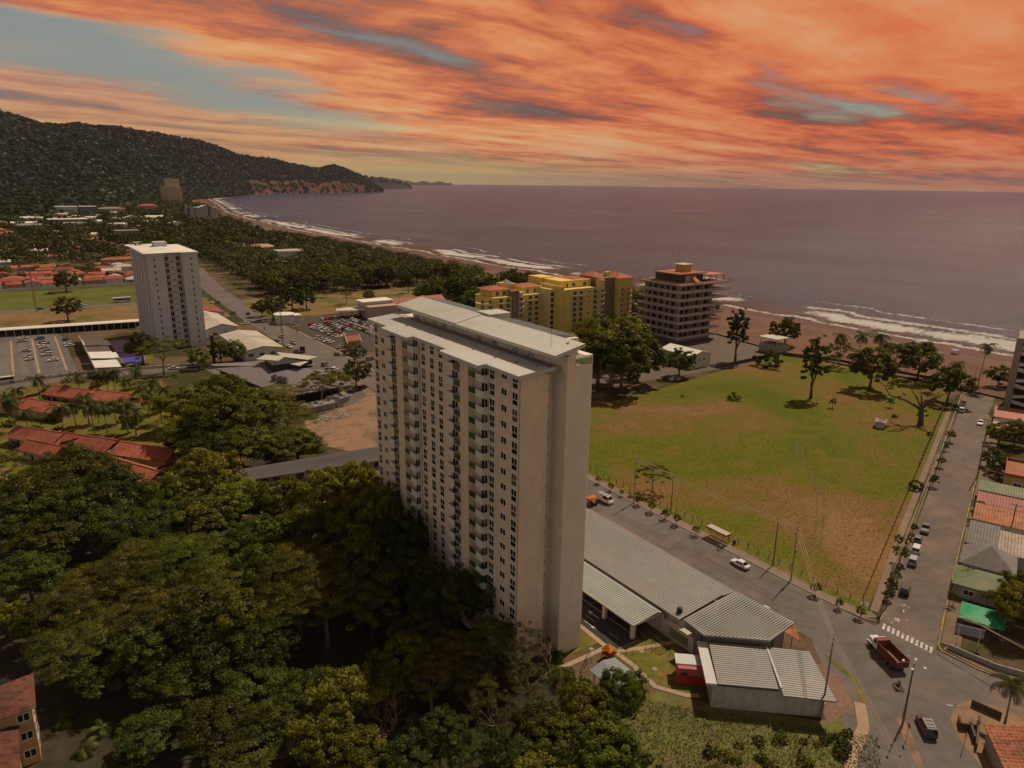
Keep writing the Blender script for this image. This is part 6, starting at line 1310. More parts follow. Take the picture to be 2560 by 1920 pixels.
# ------------------------------------------------------------------ TOWN: houses behind the tower and along the bay
rt = random.Random(21)
HOUSES = []            # (x0, y0, x1, y1) kept clear of trees
ROOFS = {'red tiled': TILE, 'red metal': REDMET, 'rusty metal': RUST, 'orange tiled': HTILE, 'pale metal': PALER, 'grey metal': ROOFG, 'white metal': ROOFW}
WALLS = [CREAMW, WHITE, GREYW, OCHW]
def house(x, y, w_, d, zh, roof, label, group, rise=1.6, hip=False, wins=2, wall=None, flat=False, name='house', cat='house'):
    t_ = thing(name, label, cat, (x, y, 0), 0.0, group); HOUSES.append((x - 1, y - 1, x + w_ + 1, y + d + 1))
    b = MB(); b.box(0, 0, 0, w_, d, zh)
    ax = 'x' if w_ >= d else 'y'
    if not hip and not flat:
        if ax == 'x': b.add([(0, 0, zh), (0, d, zh), (0, d / 2, zh + rise - .1), (w_, 0, zh), (w_, d, zh), (w_, d / 2, zh + rise - .1)], [(0, 2, 1), (3, 4, 5)])
        else: b.add([(0, 0, zh), (w_, 0, zh), (w_ / 2, 0, zh + rise - .1), (0, d, zh), (w_, d, zh), (w_ / 2, d, zh + rise - .1)], [(0, 1, 2), (5, 4, 3)])
    b.build('wall', wall or rt.choice(WALLS), t_); b = MB()
    if flat: b.box(-.3, -.3, zh + .02, w_ + .3, d + .3, zh + .45)
    elif hip: hip_roof(b, 0, 0, w_, d, zh + .05, zh + rise, .6)
    else: gable_roof(b, 0, 0, w_, d, zh + .05, zh + rise, ax, .6)
    b.build('roof', ROOFS[roof], t_)
    for i in range(wins): put_win(t_, w_ * (i + .5) / wins - .7, -.003, zh * .35, 1.4, zh * .4, 1, pane=False, fr=GLASS)
    return t_
names = list(ROOFS)
# red-roofed quarter beyond the meadow: rows counted from the meadow
for row, (y0, x0, x1) in enumerate(((553, -92, 40), (572, -96, 44), (594, -92, 44), (618, -96, 44), (644, -92, 46), (674, -96, 40))):
    x = x0 + rt.uniform(0, 4); n = 0
    while x < x1:
        w_, d = rt.uniform(9, 15), rt.uniform(9, 13)
        if rt.random() < (.93 if row < 4 else .6):
            rf = rt.choice(['red tiled', 'red metal', 'red tiled', 'orange tiled', 'red metal', 'pale metal', 'rusty metal'])
            house(x, y0 + rt.uniform(-2, 2) - x * .10, w_, d, rt.uniform(3.0, 4.2), rf, '%s roofed house, %s from the left in the %s row beyond the meadow' % (rf, ORD[min(n, 19)], ORD[row]), 'houses beyond the meadow', rt.uniform(1.4, 2.2), rt.random() < .4); n += 1
        x += w_ + rt.uniform(.6, 4)
wl2 = thing('garden_wall', 'pale garden wall between the meadow and the red-roofed houses', 'wall'); b = MB(); b.prism([(-100, 548), (40, 536), (40, 536.3), (-100, 548.3)], 0, 2.4); b.build('wall_panel', CREAMW, wl2)
# single buildings told apart in the photo
def block(nm, label, x, y, w_, d, zh, wall, roofm, floors, nwx, slabs=True, hipz=0, roofname='roof'):
    t_ = thing(nm, label, 'building', (x, y, 0)); HOUSES.append((x - 2, y - 8, x + w_ + 2, y + d + 2)); b = MB(); b.box(0, 0, 0, w_, d, zh); b.build('wall', wall, t_); b = MB()
    if hipz: hip_roof(b, 0, 0, w_, d, zh + .05, zh + hipz, .8)
    else: b.box(-.5, -.5, zh + .02, w_ + .5, d + .5, zh + .7)
    b.build(roofname, roofm, t_); fh = zh / floors
    for k in range(floors):
        if slabs: b = MB(); b.box(-1.0, -1.6, k * fh + fh - .35, w_ + 1.0, 0, k * fh + fh + (.5 if zh > 25 else 0)); b.build('balcony_slab', wall if zh < 25 else CREAMW, t_)
        for i in range(nwx): put_win(t_, w_ * (i + .5) / nwx - w_ / nwx * .32, -.003, k * fh + .5, w_ / nwx * .64, fh * .6, 1, pane=False, fr=GLASS)
    return t_
block('yellow_beach_tower', 'tall stepped ochre tower at the far end of the beach town', 343, 2392, 54, 40, 58, mat('far_ochre', (.52, .39, .21), .85, .1), CREAMW, 14, 4)
o = bpy.data.objects['yellow_beach_tower']; b = MB(); b.box(12, 6, 58, 50, 36, 82); b.build('upper_wall', MATS['far_ochre'], o); b = MB(); b.box(11, 5, 82, 30, 37, 83.5); b.box(28, 5, 76, 52, 6, 77); b.build('upper_roof', CREAMW, o)
for k in range(6): put_win(o, 34, 5.99, 59 + k * 3.9, 12, 2.2, 2, pane=False, fr=GLASS)
wv = block('wavy_roof_condominium', 'grey slab block with a wavy white roofline by the far beach', 204, 1338, 52, 16, 31, mat('far_grey', (.50, .46, .47), .85, .1), CREAMW, 9, 9, True, 0, 'flat_roof')
b = MB(); n = 24
for i in range(n):
    x0, x1 = 52 * i / n, 52 * (i + 1) / n; f = lambda x: 33.0 + 1.8 * math.cos(x * .19) ; b.slab([(x0, -2.2, f(x0)), (x1, -2.2, f(x1)), (x1, 17, f(x1)), (x0, 17, f(x0))], .8)
b.build('wavy_roof', WHITE, wv)
for x0, x1, zz in ((-1, 5, 31), (36, 39, 32), (13, 14, 31)): b = MB(); b.box(x0, -1.6, 0, x1, 0, zz); b.build('pier', mat('far_dark_grey', (.14, .13, .15), .85, .1), wv)
block('red_roof_midrise', 'six-storey pink block with red roof left of the ochre tower', 190, 1800, 40, 24, 20, mat('far_pink', (.50, .36, .32), .85, .1), REDMET, 6, 5, True, 4)
block('red_pagoda_hotel', 'three-storey white hotel with stacked red roofs at the left edge', -104, 1052, 42, 24, 11, CREAMW, TILE, 2, 7, True, 5)
o = bpy.data.objects['red_pagoda_hotel']; b = MB(); hip_roof(b, 10, 4, 34, 20, 14.2, 18.5, .5); b.box(20, 8, 16, 27, 14, 20.5); hip_roof(b, 20, 8, 27, 14, 20.5, 22.5, .6); b.build('upper_roof', TILE, o)
block('concrete_frame_house', 'four-storey bare concrete frame building behind the white tower', 44, 955, 26, 16, 16, mat('raw_concrete', (.27, .23, .20), .9, .15), CONC, 4, 4)
block('white_villa', 'white two-storey villa with flat pale roof among the coastal trees', 150, 636, 24, 18, 12, WHITE, PALER, 2, 4, True)
block('pink_roof_villa', 'salmon-roofed villa behind the white villa near the beach', 150, 740, 30, 16, 8, CREAMW, mat('salmon_roof', (.48, .27, .17), .8, .15), 2, 5, True, 3)
block('low_white_annexe', 'long low white annexe left of the white villa', 118, 610, 34, 8, 4, WHITE, PALER, 1, 6, False)
block('red_gable_school', 'long red-roofed low building among trees behind the white tower', 40, 668, 40, 12, 5, CREAMW, TILE, 1, 6, False, 3)
block('modern_flat_house', 'dark-walled flat white-roofed house among trees behind the white tower', 36, 800, 34, 18, 9, mat('slate_wall', (.11, .11, .13), .8, .1), ROOFW, 2, 5, True)
block('blue_grey_store', 'wide blue-grey windowless warehouse in the far town', -14, 1255, 54, 30, 17, mat('blue_grey_wall', (.16, .16, .21), .8, .1), ROOFW, 1, 1, False)
block('mint_store', 'pale green warehouse in the far town', 20, 1700, 40, 30, 22, mat('mint_wall', (.36, .40, .38), .8, .1), ROOFW, 1, 1, False)
block('dark_blue_store', 'dark blue box store beside the pale green warehouse', 64, 1700, 30, 30, 22, mat('dark_blue_wall', (.13, .14, .19), .8, .1), ROOFW, 1, 1, False)
block('grey_gable_store', 'grey warehouse right of the dark blue box store', 98, 1690, 50, 30, 18, GREYW, ROOFG, 1, 2, False, 3)
block('carport_market', 'long low market hall with rust and white striped roof in the red quarter', 2, 700, 42, 14, 5, GREYW, RUST, 1, 8, False, 2)
for (xa, ya, w_, lab) in ((150, 3300, 60, 'white hillside hotel low on the slope, right of two'), (20, 3050, 50, 'white hillside hotel low on the slope, left of two')):
    block('hillside_hotel', lab, xa, ya, w_, 20, 30, WHITE, ROOFW, 2, 6, True)
# far town: pale roofs between trees
n = 0
for i in range(170):
    y = rt.uniform(1180, 2050); x = rt.uniform(-95, 150 if y < 1500 else 60 + rt.uniform(0, 120)); w_, d = rt.uniform(14, 34), rt.uniform(10, 22)
    if any(x < h_[2] and x + w_ > h_[0] and y < h_[3] and y + d > h_[1] for h_ in HOUSES): continue
    rf = rt.choice(['pale metal', 'white metal', 'pale metal', 'grey metal', 'red metal', 'white metal']); n += 1
    house(x, y, w_, d, rt.uniform(6, 13), rf, '%s roofed building in the crowded far town' % rf, 'buildings of the far town', 2.2, False, 3)
for i in range(130):
    y = rt.uniform(720, 1180); x = rt.uniform(-95, 60 if rt.random() < .6 else 250); w_, d = rt.uniform(9, 18), rt.uniform(8, 13)
    if any(x < h_[2] and x + w_ > h_[0] and y < h_[3] and y + d > h_[1] for h_ in HOUSES): continue
    rf = rt.choice(names); house(x, y, w_, d, rt.uniform(3.2, 6), rf, '%s roofed house half hidden by the town trees' % rf, 'houses among the town trees', 1.8, rt.random() < .4, 3)
for i, (x, y) in enumerate(((860, 220), (960, 490), (1110, 455), (1190, 470), (1080, 460))):
    p = g('N', x, y); house(p.x, p.y, rt.uniform(16, 30), 12, 7, 'white metal', 'white house on the shore below the wooded hill', 'houses under the wooded hill', 2, False, 2)

# ------------------------------------------------------------------ WOODS: scattered broad trees and coast palms
BLOCK = [(36, 130, 62, 660), (-100, 366, 42, 552), (57, 128, 142, 345), (50, 340, 118, 430), (116, 345, 150, 395), (132, 205, 232, 262), (205, 155, 262, 205), (-60, 240, 40, 366), (-100, 240, -50, 380), (150, 380, 262, 425), (110, 312, 160, 334), (120, 0, 262, 150), (172, 120, 262, 160)]
def blocked(x, y, r=3.0):
    for a, b_, c, d in BLOCK:
        if a - r < x < c + r and b_ - r < y < d + r: return True
    if abs(x - (55 + max(0, y - 340) * .075)) < 10 + r and 300 < y < 700: return True
    for a, b_, c, d in HOUSES:
        if a - r * .4 < x < c + r * .4 and b_ - r - 4 < y < d + r * .3: return True
    return False
rw = random.Random(77); spots = []
def scat(n, xf, yr, r=3.0, p=1.0, sc=(.7, 1.35)):
    for _ in range(n):
        y = rw.uniform(*yr); x0, x1 = xf(y); x = rw.uniform(x0, x1)
        if rw.random() > p or blocked(x, y, r): continue
        spots.append((x, y, rw.uniform(*sc)))
scat(760, lambda y: (62 + max(0, y - 340) * .075, veg_x(y) - 8), (425, 700), 3)
scat(900, lambda y: (80, veg_x(y) - 8), (700, 1150), 2)
scat(520, lambda y: (-92, 90), (690, 1200), 2.5, 1, (.6, 1.6))
scat(110, lambda y: (-92, 44), (556, 700), 2.0, 1, (.5, .9))
scat(120, lambda y: (160, veg_x(y) - 10), (262, 430), 3)
scat(160, lambda y: (205, 300), (200, 420), 3, 1, (.5, .95))
scat(760, lambda y: (-95, veg_x(y) - 8), (1150, 1800), 2.5, 1, (.7, 1.7))
scat(1700, lambda y: (-95, veg_x(y) - 10), (1800, 3300), 2, 1, (1.1, 1.9))
scat(26, lambda y: (122, 200), (150, 204), 3, 1, (.7, 1.1))
scat(8, lambda y: (-60, -22), (372, 440), 2, 1, (.3, .5))
# thin out overlaps near the camera
spots.sort(key=lambda s: cam_dist(s[0], s[1])); keep = []; cell = {}
for x, y, s in spots:
    c = (int(x // 8), int(y // 8)); rmin = 5.2 * s if y < 1150 else 5.0
    if any((x - q[0]) ** 2 + (y - q[1]) ** 2 < rmin ** 2 for i in (-1, 0, 1) for j in (-1, 0, 1) for q in cell.get((c[0] + i, c[1] + j), ())): continue
    if not in_view(x, y, 6, 12): continue
    cell.setdefault(c, []).append((x, y)); keep.append((x, y, s))
NB = 215
for i, (x, y, s) in enumerate(keep[:NB]):
    lab = ('broad dark tree in the wood between the road and the beach', 'woodland trees between road and beach') if x > 60 and y > 420 else ('tree in the strip of palms and trees behind the yellow hotel', 'trees behind the yellow hotel') if x > 60 else ('tree standing among the red-roofed houses', 'trees among the red-roofed houses')
    tree(('mid0', 'mid1', 'mid2', 'mid3', 'midf0', 'mid2')[rw.randrange(6)], x, y, s * 1.08, lab[0], lab[1])
def mass(name, pts, nq, leaf, zr_, seed, m, flat=.85):
    """many low-detail crowns joined into one mesh; pts rows are x, y, ground z, radius"""
    rg = np.random.default_rng(seed); P = []; N = []; T = []; S = []
    pts = np.array(pts); n = len(pts)
    d = rg.normal(size=(n, nq, 3)); d[:, :, 2] = np.abs(d[:, :, 2]) * 1.15 - .25; d /= np.linalg.norm(d, axis=2, keepdims=True)
    lob = 1 + .28 * np.sin(d[:, :, 0] * 4 + rg.uniform(0, 6, (n, 1))) * np.cos(d[:, :, 1] * 5 + rg.uniform(0, 6, (n, 1)))
    r = pts[:, 3][:, None, None]; pos = d * r * lob[:, :, None] * rg.uniform(.78, 1.05, (n, nq, 1)); pos[:, :, 2] *= flat
    pos[:, :, 2] += r[:, :, 0] * zr_; pos += pts[:, None, :3]
    nr = d + rg.normal(size=d.shape) * (.5 if nq > 40 else .22) + np.array([0, 0, .35]); t = np.clip(rg.uniform(.05, .95, (n, 1)) + rg.normal(size=(n, nq)) * .15, 0, 1)
    V, Fq = leaf_quads(pos.reshape(-1, 3), nr.reshape(-1, 3), 1.0, .8, rg)
    V = V.reshape(n, nq, 4, 3); c = V.mean(axis=2, keepdims=True); V = c + (V - c) * (pts[:, 3][:, None, None, None] * leaf)
    o = ob(name, np_mesh(name, V.reshape(-1, 3), Fq, m, np.repeat(t.ravel(), 4))); return o
rest = keep[NB:]
a1 = [(x, y, 0, 5.6 * s) for x, y, s in rest if y < 760]; a2 = [(x, y, 0, 6.0 * s) for x, y, s in rest if 760 <= y < 1250]; a3 = [(x, y, 0, 6.2 * s) for x, y, s in rest if y >= 1250]
tag(mass('woodland', a1, 200, .26, 1.05, 1, LEAF_F), 'mass of tree crowns filling the wood behind the beach', 'woodland', kind='stuff')
tag(mass('town_woodland', a2, 110, .34, 1.0, 2, LEAF_F), 'mass of tree crowns covering the town beyond the wood', 'woodland', kind='stuff')
tag(mass('far_woodland', a3, 46, .5, .95, 3, LEAF_F), 'distant mass of tree crowns between town and hill', 'woodland', kind='stuff')
# forest on the hills
rg = np.random.default_rng(5); hp = []
while len(hp) < 14500:
    nx = rg.uniform(-330, 1925); s = rg.uniform(0.0, 2.03)
    if nx > 1230 and s < 1.18 and rg.random() < .93: continue
    if nx > 1230 and s < 1.4 and rg.random() < .4: continue
    if nx > 1000 and rg.random() < .25: continue
    p = hill_pt(nx, s); hp.append((p[0], p[1], p[2] - 2, rg.uniform(6.5, 13.5) * (1.2 if nx < 900 else 1.0)))
tag(mass('hill_forest', hp, 30, .88, .55, 4, LEAF_H), 'dark forest covering the long hill and headland', 'forest', kind='stuff')
hp = []
while len(hp) < 260:
    q = rg.random(); nx = 1745 + 320 * q; d = ray('N', nx, float(np.interp(nx, [1740, 1800, 1900, 2000, 2040, 2075], [372, 378, 390, 401, 415, 446]))); hd = math.hypot(d.x, d.y); D = rg.uniform(9420, 9620); z = max(0, CAM_H + d.z / hd * D)
    hp.append((CAM[0] + d.x / hd * D, CAM[1] + d.y / hd * D, z * rg.uniform(.5, 1) - 8, rg.uniform(12, 20)))
tag(mass('cape_forest', hp, 20, .7, .5, 6, LEAF_H), 'forest on the second headland further out', 'forest', kind='stuff')
# coconut palms lining the beach: nearest as single trees, the rest as one belt
pal = []
for _ in range(1500):
    y = rw.uniform(395, 1500); x = veg_x(y) - abs(rw.gauss(0, 16)) - 2
    if blocked(x, y, 0): continue
    pal.append((x, y, rw.uniform(.7, 1.25)))
for _ in range(26): y = rw.uniform(262, 400); pal.append((veg_x(y) - rw.uniform(0, 30), y, rw.uniform(.7, 1.2)))
pal.sort(key=lambda s: cam_dist(s[0], s[1]))
for x, y, s in pal[:130]: tree('palmf', x, y, s, 'coconut palm in the long row lining the beach', 'palms lining the beach', name='palm_tree', cat='palm')
cm, tm_ = TP['palmf']; cv = np.empty(len(cm.vertices) * 3, np.float32); cm.vertices.foreach_get('co', cv); cv = cv.reshape(-1, 3); cf = np.arange(len(cv)).reshape(-1, 4); ct = np.empty(len(cv), np.float32); cm.attributes['tint'].data.foreach_get('value', ct)
VV = []; TT = []
for x, y, s in pal[130:620]:
    a = rw.uniform(0, 6.28); c_, s_ = math.cos(a) * s, math.sin(a) * s; q = np.empty_like(cv); q[:, 0] = cv[:, 0] * c_ - cv[:, 1] * s_ + x; q[:, 1] = cv[:, 0] * s_ + cv[:, 1] * c_ + y; q[:, 2] = cv[:, 2] * s; VV.append(q); TT.append(np.clip(ct + rw.uniform(-.2, .3), 0, 1))
VV = np.concatenate(VV); tag(ob('palm_belt', np_mesh('palm_belt', VV, np.arange(len(VV)).reshape(-1, 4), leaf_mat('palm_leaf_golden', (.045, .036, .008), (.125, .085, .020)), np.concatenate(TT))), 'continuous belt of golden palms along the far beach', 'palm belt', kind='stuff')
# ------------------------------------------------------------------ houses along the beach street
A20 = math.radians(19.8)
def lot(x, y): return (x, y, 0)
def side_house(nm, label, x, y, L, D, zw, zr_, roofm, wall, form='gable', cat='house', over=.5, wins=2):
    """front wall along the street (local x), depth runs away from it (local -y)"""
    t_ = thing(nm, label, cat, (x, y, 0), A20); b = MB(); b.box(0, -D, 0, L, 0, zw)
    if form == 'gable': b.add([(0, -D, zw), (0, 0, zw), (L, -D, zw), (L, 0, zw), (L / 2, -D, zr_ - .1), (L / 2, 0, zr_ - .1)], [(0, 2, 4), (3, 1, 5)])
    b.build('wall', wall, t_); b = MB()
    if form == 'gable': ribbed(b, (-over, over, zw + .05), (-over, -D - over, zw + .05), (L / 2, -D - over, zr_), (L / 2, over, zr_), .1, .6, .05); ribbed(b, (L + over, -D - over, zw + .05), (L + over, over, zw + .05), (L / 2, over, zr_), (L / 2, -D - over, zr_), .1, .6, .05)
    elif form == 'shed': ribbed(b, (-over, over, zw + .1), (-over, -D - over, zw + .1), (L + over, -D - over, zr_), (L + over, over, zr_), .1, .6, .05)
    elif form == 'hip': hip_roof(b, 0, -D, L, 0, zw + .05, zr_, over)
    elif form == 'tray': b.box(-.2, -D - .2, zw, L + .2, .2, zw + .15); b.box(-.2, -D - .2, zw + .15, 0.05, .2, zr_); b.box(L - .05, -D - .2, zw + .15, L + .2, .2, zr_); b.box(.05, 0, zw + .15, L - .05, .2, zr_)
    b.build('roof', [roofm, SEAM] if form in ('gable', 'shed') else roofm, t_)
    for i in range(wins):
        f = (i + .5) / wins; put_win(t_, -.003, -D * f + 1.0, zw * .3, 2.0, zw * .42, 1, W90); put_win(t_, L * f - .8, .003 + .06, zw * .3, 1.6, zw * .42, 1, math.pi)
    return t_
GREENR = mat('green_metal_roof', (.115, .155, .075), .6, .25, .6, col2=(.19, .17, .09), c2scale=.25); GREYR = mat('grey_fibre_roof', (.19, .175, .165), .8, .22, .5, rnd=.1); SALM = mat('salmon_metal_roof', (.42, .14, .085), .6, .2, .6); BGREEN = mat('bright_green_sheet', (.02, .30, .13), .55, .2, .8, col2=(.10, .22, .12), c2scale=.5, c2lo=.6, c2hi=.75)
side_house('salmon_roof_house', 'salmon-roofed terrace house under the stair tower at the right edge', 208.7, 15.0, 11, 14, 2.9, 3.9, SALM, CREAMW, 'shed')
side_house('terrace_house', 'pale flat terrace house between garden trees and the salmon roof', 193, 9.5, 10, 14, 3.0, 3.5, mat('terrace_floor', (.42, .31, .23), .8, .15), CREAMW, 'tray')
side_house('yellow_wall_house', 'yellow-walled house with a rusty sunken roof at the right edge', 145.1, -12.8, 14, 12, 5, 5.9, RUST, mat('yellow_wall', (.42, .30, .12), .85, .12), 'tray')
side_house('green_sheet_house', 'low house with dull green sheet roof and white patch at the right edge', 133.4, -11.6, 6.0, 16, 3.4, 3.9, GREENR, GREYW, 'shed')
side_house('red_gable_house', 'house with a bright red gabled metal roof at the right edge', 124.6, -15.0, 7.4, 15, 3.4, 5.0, REDMET, GREYW, 'gable')
side_house('rust_gable_house', 'white house with a rust-orange sheet roof next to the red gable', 113.2, -19.0, 7.2, 16, 3.5, 4.8, RUST, CREAMW, 'shed', wins=3)
side_house('grey_awning', 'grey sheet awning roof stretching to the kerb beside the grey hipped house', 99.9, -23.4, 9.4, 5.0, 3.0, 4.6, GREYR, GREYW, 'shed', 'canopy')
side_house('pale_patch_house', 'patched pale sheet-roofed house behind the grey awning', 100.6, -29.4, 9.8, 10, 3.2, 4.2, mat('pale_patched_roof', (.36, .29, .24), .8, .3, .7), CREAMW, 'shed')
side_house('grey_hip_house', 'house with a tall grey hipped roof on the beach street', 88.2, -27.2, 9.0, 9.0, 3.6, 7.0, GREYR, CREAMW, 'hip')
side_house('grey_lean_house', 'brown-grey sheet-roofed house behind the tall grey hipped roof', 91.0, -38.2, 9.0, 8, 3.4, 4.4, GREYR, GREYW, 'shed')
side_house('green_hip_house', 'house with a dull green hipped roof on the beach street', 79.2, -29.7, 8.2, 10.5, 3.0, 4.9, GREENR, GREYW, 'hip')
side_house('brown_shed', 'small brown-roofed shed behind the dull green hipped roof', 82.0, -40.8, 6.5, 6, 2.8, 3.4, RUST, GREYW, 'shed', 'shed')
gp = thing('green_canopy', 'open shelter with a bright green sheet roof by the street corner', 'canopy', (67.4, -36.0, 0), A20)
b = MB(); hip_roof(b, .3, -6.6, 6.0, -.2, 2.9, 4.1, .4); b.build('roof', BGREEN, gp)
for x in (.4, 3.1, 5.8):
    for y in (-6.4, -.4): b = MB(); b.box(x - .08, y - .08, 0, x + .08, y + .08, 2.8); b.build('post', WOOD, gp)
bb = thing('hoarding', 'weathered blank billboard on two posts behind the corner wall', 'billboard', g('2', 235, 1640), math.radians(-62)); b = MB(); b.box(-2.2, -.06, 2.2, 2.2, .06, 4.0); b.build('board', mat('faded_board', (.26, .25, .32), .8, .3, 1.0), bb)
for x in (-1.6, 1.6): b = MB(); b.box(x - .06, -.14, 0, x + .06, -.06, 3.8); b.build('post', WHITE, bb)
cwl = thing('corner_wall', 'low grey block wall round the street corner lot', 'wall'); b = MB()
for (x0, y0), (x1, y1) in (((59.9, -37.6), (60.9, -45.1)), ((60.9, -45.1), (64, -51.5)), ((64, -51.5), (74, -68))):
    d = Vector((x1 - x0, y1 - y0)).normalized(); n_ = Vector((-d.y, d.x)) * .12; b.prism([(x0 - n_.x, y0 - n_.y), (x1 - n_.x, y1 - n_.y), (x1 + n_.x, y1 + n_.y), (x0 + n_.x, y0 + n_.y)], 0, 1.1)
b.build('wall_panel', GREYW, cwl)
# stair tower at the right edge
stw = thing('stair_tower_block', 'concrete apartment block with open zigzag stairs at the right edge by the beach', 'building', (231.5, 21.2, 0), A20)
b = MB(); b.box(0, -2.2, 0, 2.6, 0, 27.5); b.box(2.6, -24, 0, 24, -1.0, 26.0); b.box(0, -24, 0, 2.6, -9.4, 27.5); b.build('wall', mat('stair_tower_wall', (.30, .245, .205), .88, .12, streak=.15), stw)
for k in range(8):
    z = 3.0 + k * 3.1; b = MB(); ya, yb = (-2.2, -9.4) if k % 2 else (-9.4, -2.2)
    b.add([(.1, ya, z - 1.5), (.1, yb, z), (.1, yb, z + 1.1), (.1, ya, z - .4), (.3, ya, z - 1.5), (.3, yb, z), (.3, yb, z + 1.1), (.3, ya, z - .4)], [(0, 1, 2, 3), (7, 6, 5, 4), (3, 2, 6, 7), (0, 4, 5, 1)])
    b.slab([(.3, min(ya, yb), z - 1.4), (2.5, min(ya, yb), z - 1.4), (2.5, max(ya, yb), z - .2), (.3, max(ya, yb), z - .2)], .2); b.build('stair_flight', CREAMW, stw)
b = MB(); b.box(-.6, -24.6, 26.0, 24.6, -.6, 26.6); b.build('roof', CONC, stw)
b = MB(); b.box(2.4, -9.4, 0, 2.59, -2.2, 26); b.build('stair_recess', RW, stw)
# tiled corner house, lower right, and the hotel corner, lower left
cht = thing('tiled_corner_house', 'old house with an orange clay-tile roof in the lower right corner', 'house', (40.0, -51.3, 0), math.radians(218)); b = MB(); b.box(.5, .5, 0, 15, 9.5, 3.4); b.build('wall', GREYW, cht)
CTILE = mat('old_orange_tile', (.36, .135, .07), .85, .4, 1.6, col2=(.20, .09, .055), c2scale=.9)
b = MB()
for i in range(18):
    for j in range(22):
        z0 = 3.5 + .12 * i; b.add([(j * .7 + .02, i * .55, z0 + .02), (j * .7 + .66, i * .55, z0 + .02), (j * .7 + .66, i * .55 + .6, z0 + .10), (j * .7 + .02, i * .55 + .6, z0 + .10), (j * .7 + .34, i * .55, z0 + .13), (j * .7 + .34, i * .55 + .6, z0 + .21)], [(0, 4, 5, 3), (4, 1, 2, 5), (0, 1, 4)])
b.slab([(0, 0, 3.5), (15.5, 0, 3.5), (15.5, 10, 5.55), (0, 10, 5.55)][::1], .12); tag(b.build('roof_tiles', CTILE, cht), kind='stuff')
rwl = thing('ruined_wall', 'dark L-shaped garden wall in front of the tiled corner house', 'wall'); b = MB()
for p0, p1 in (((1250, 1240), (1450, 1330)), ((1165, 1350), (1175, 1400)), ((1175, 1400), (1275, 1410)), ((1240, 1390), (1270, 1490)), ((1300, 1350), (1280, 1540))):
    a, c = g('F', *p0), g('F', *p1); d = (c - a).normalized(); n_ = Vector((-d.y, d.x, 0)) * .15; b.prism([(a.x - n_.x, a.y - n_.y), (c.x - n_.x, c.y - n_.y), (c.x + n_.x, c.y + n_.y), (a.x + n_.x, a.y + n_.y)], 0, 1.2)
b.build('wall_panel', MATS['dark_wall'], rwl)
htl = thing('hotel_corner', 'corner of an ochre hotel with clay-tile roofs at the bottom left', 'building', (-92, 13, 0)); b = MB(); b.box(0, 9.8, 0, 16.4, 17.5, 9.0); b.box(0, 0, 0, 14.1, 9.8, 6.8); b.build('wall', mat('hotel_ochre', (.44, .29, .16), .85, .12), htl)
DTILE = mat('dark_clay_tile', (.125, .048, .032), .85, .4, 1.6, col2=(.065, .03, .022), c2scale=.9)
for (x0, y0, x1, y1, z0, z1) in ((0, 9.8, 16.4, 17.5, 9.1, 10.9), (0, 0, 14.1, 9.8, 6.9, 8.9)):
    b = MB(); xm = (x0 + x1) / 2
    tile_rows(b, (x1 + .6, y0 - .6, z0), (x1 + .6, y1 + .5, z0), (xm, y1 - 3.6, z1), (xm, y0 + 3.6, z1), 14); tile_rows(b, (x0 - .7, y1 + .5, z0), (x0 - .7, y0 - .6, z0), (xm, y0 + 3.6, z1), (xm, y1 - 3.6, z1), 14)
    tile_rows(b, (x0 - .7, y0 - .6, z0), (x1 + .6, y0 - .6, z0), (xm + .05, y0 + 3.6, z1), (xm - .05, y0 + 3.6, z1), 10); b.build('tiled_roof', DTILE, htl)
for k in range(3):
    put_win(htl, 14.6, 9.797, 1.2 + k * 3.0, 1.5, 1.3, 1)
    for y in (11, 14.6): put_win(htl, 16.42, y, 1.2 + k * 3.0, 1.6, 1.5, 1, math.pi / 2)
ht_ = thing('field_hut', 'small white hut with an overhanging patched roof in the field', 'shed', g('8', 1640, 1050), A20); b = MB(); b.box(-1.5, -1.2, 0, 1.5, 1.2, 2.3); b.build('wall', mat('hut_wall', (.42, .40, .42), .8, .1), ht_); b = MB(); b.slab([(-2.3, -1.9, 2.3), (0, -1.9, 3.1), (0, 1.9, 3.1), (-2.3, 1.9, 2.3)], .08); b.slab([(0, -1.9, 3.1), (2.3, -1.9, 2.3), (2.3, 1.9, 2.3), (0, 1.9, 3.1)], .08); b.build('roof', mat('patched_roof', (.30, .27, .25), .8, .4, 1.5), ht_)

# ------------------------------------------------------------------ bus shelter, poles, wires, fences, signs
sp = g('E', 968, 452)
bs = thing('bus_shelter', 'red-framed bus shelter with flat pale roof on the field side of the road', 'bus shelter', (57.8, 12.6, .12), math.radians(90))
b = MB(); b.box(-2.9, -.95, 2.45, 2.9, .95, 2.6); b.build('roof', mat('shelter_roof', (.42, .36, .30), .6, .15), bs); b = MB(); b.box(-2.95, -1.0, 2.25, 2.95, -.95, 2.62); b.box(-2.95, .95, 2.25, 2.95, 1.0, 2.62); b.box(-2.95, -.95, 2.25, -2.9, .95, 2.62); b.box(2.9, -.95, 2.25, 2.95, .95, 2.62); b.build('fascia', mat('shelter_fascia', (.10, .045, .04), .6, .1), bs)
SR = mat('shelter_red', (.32, .07, .035), .6, .15)
for x in (-2.7, -.9, .9, 2.7): b = MB(); b.box(x - .05, -.85, 0, x + .05, -.75, 2.3); b.build('post', SR, bs)
b = MB(); b.box(-2.7, -.83, .35, 2.7, -.77, .45); b.box(-2.7, -.83, .8, 2.7, -.77, .9); b.box(-2.7, -.83, 1.25, 2.7, -.77, 1.35); b.build('rear_rail', SR, bs); b = MB(); b.box(-2.5, -.72, .42, 2.5, -.35, .5); b.build('bench', SR, bs)
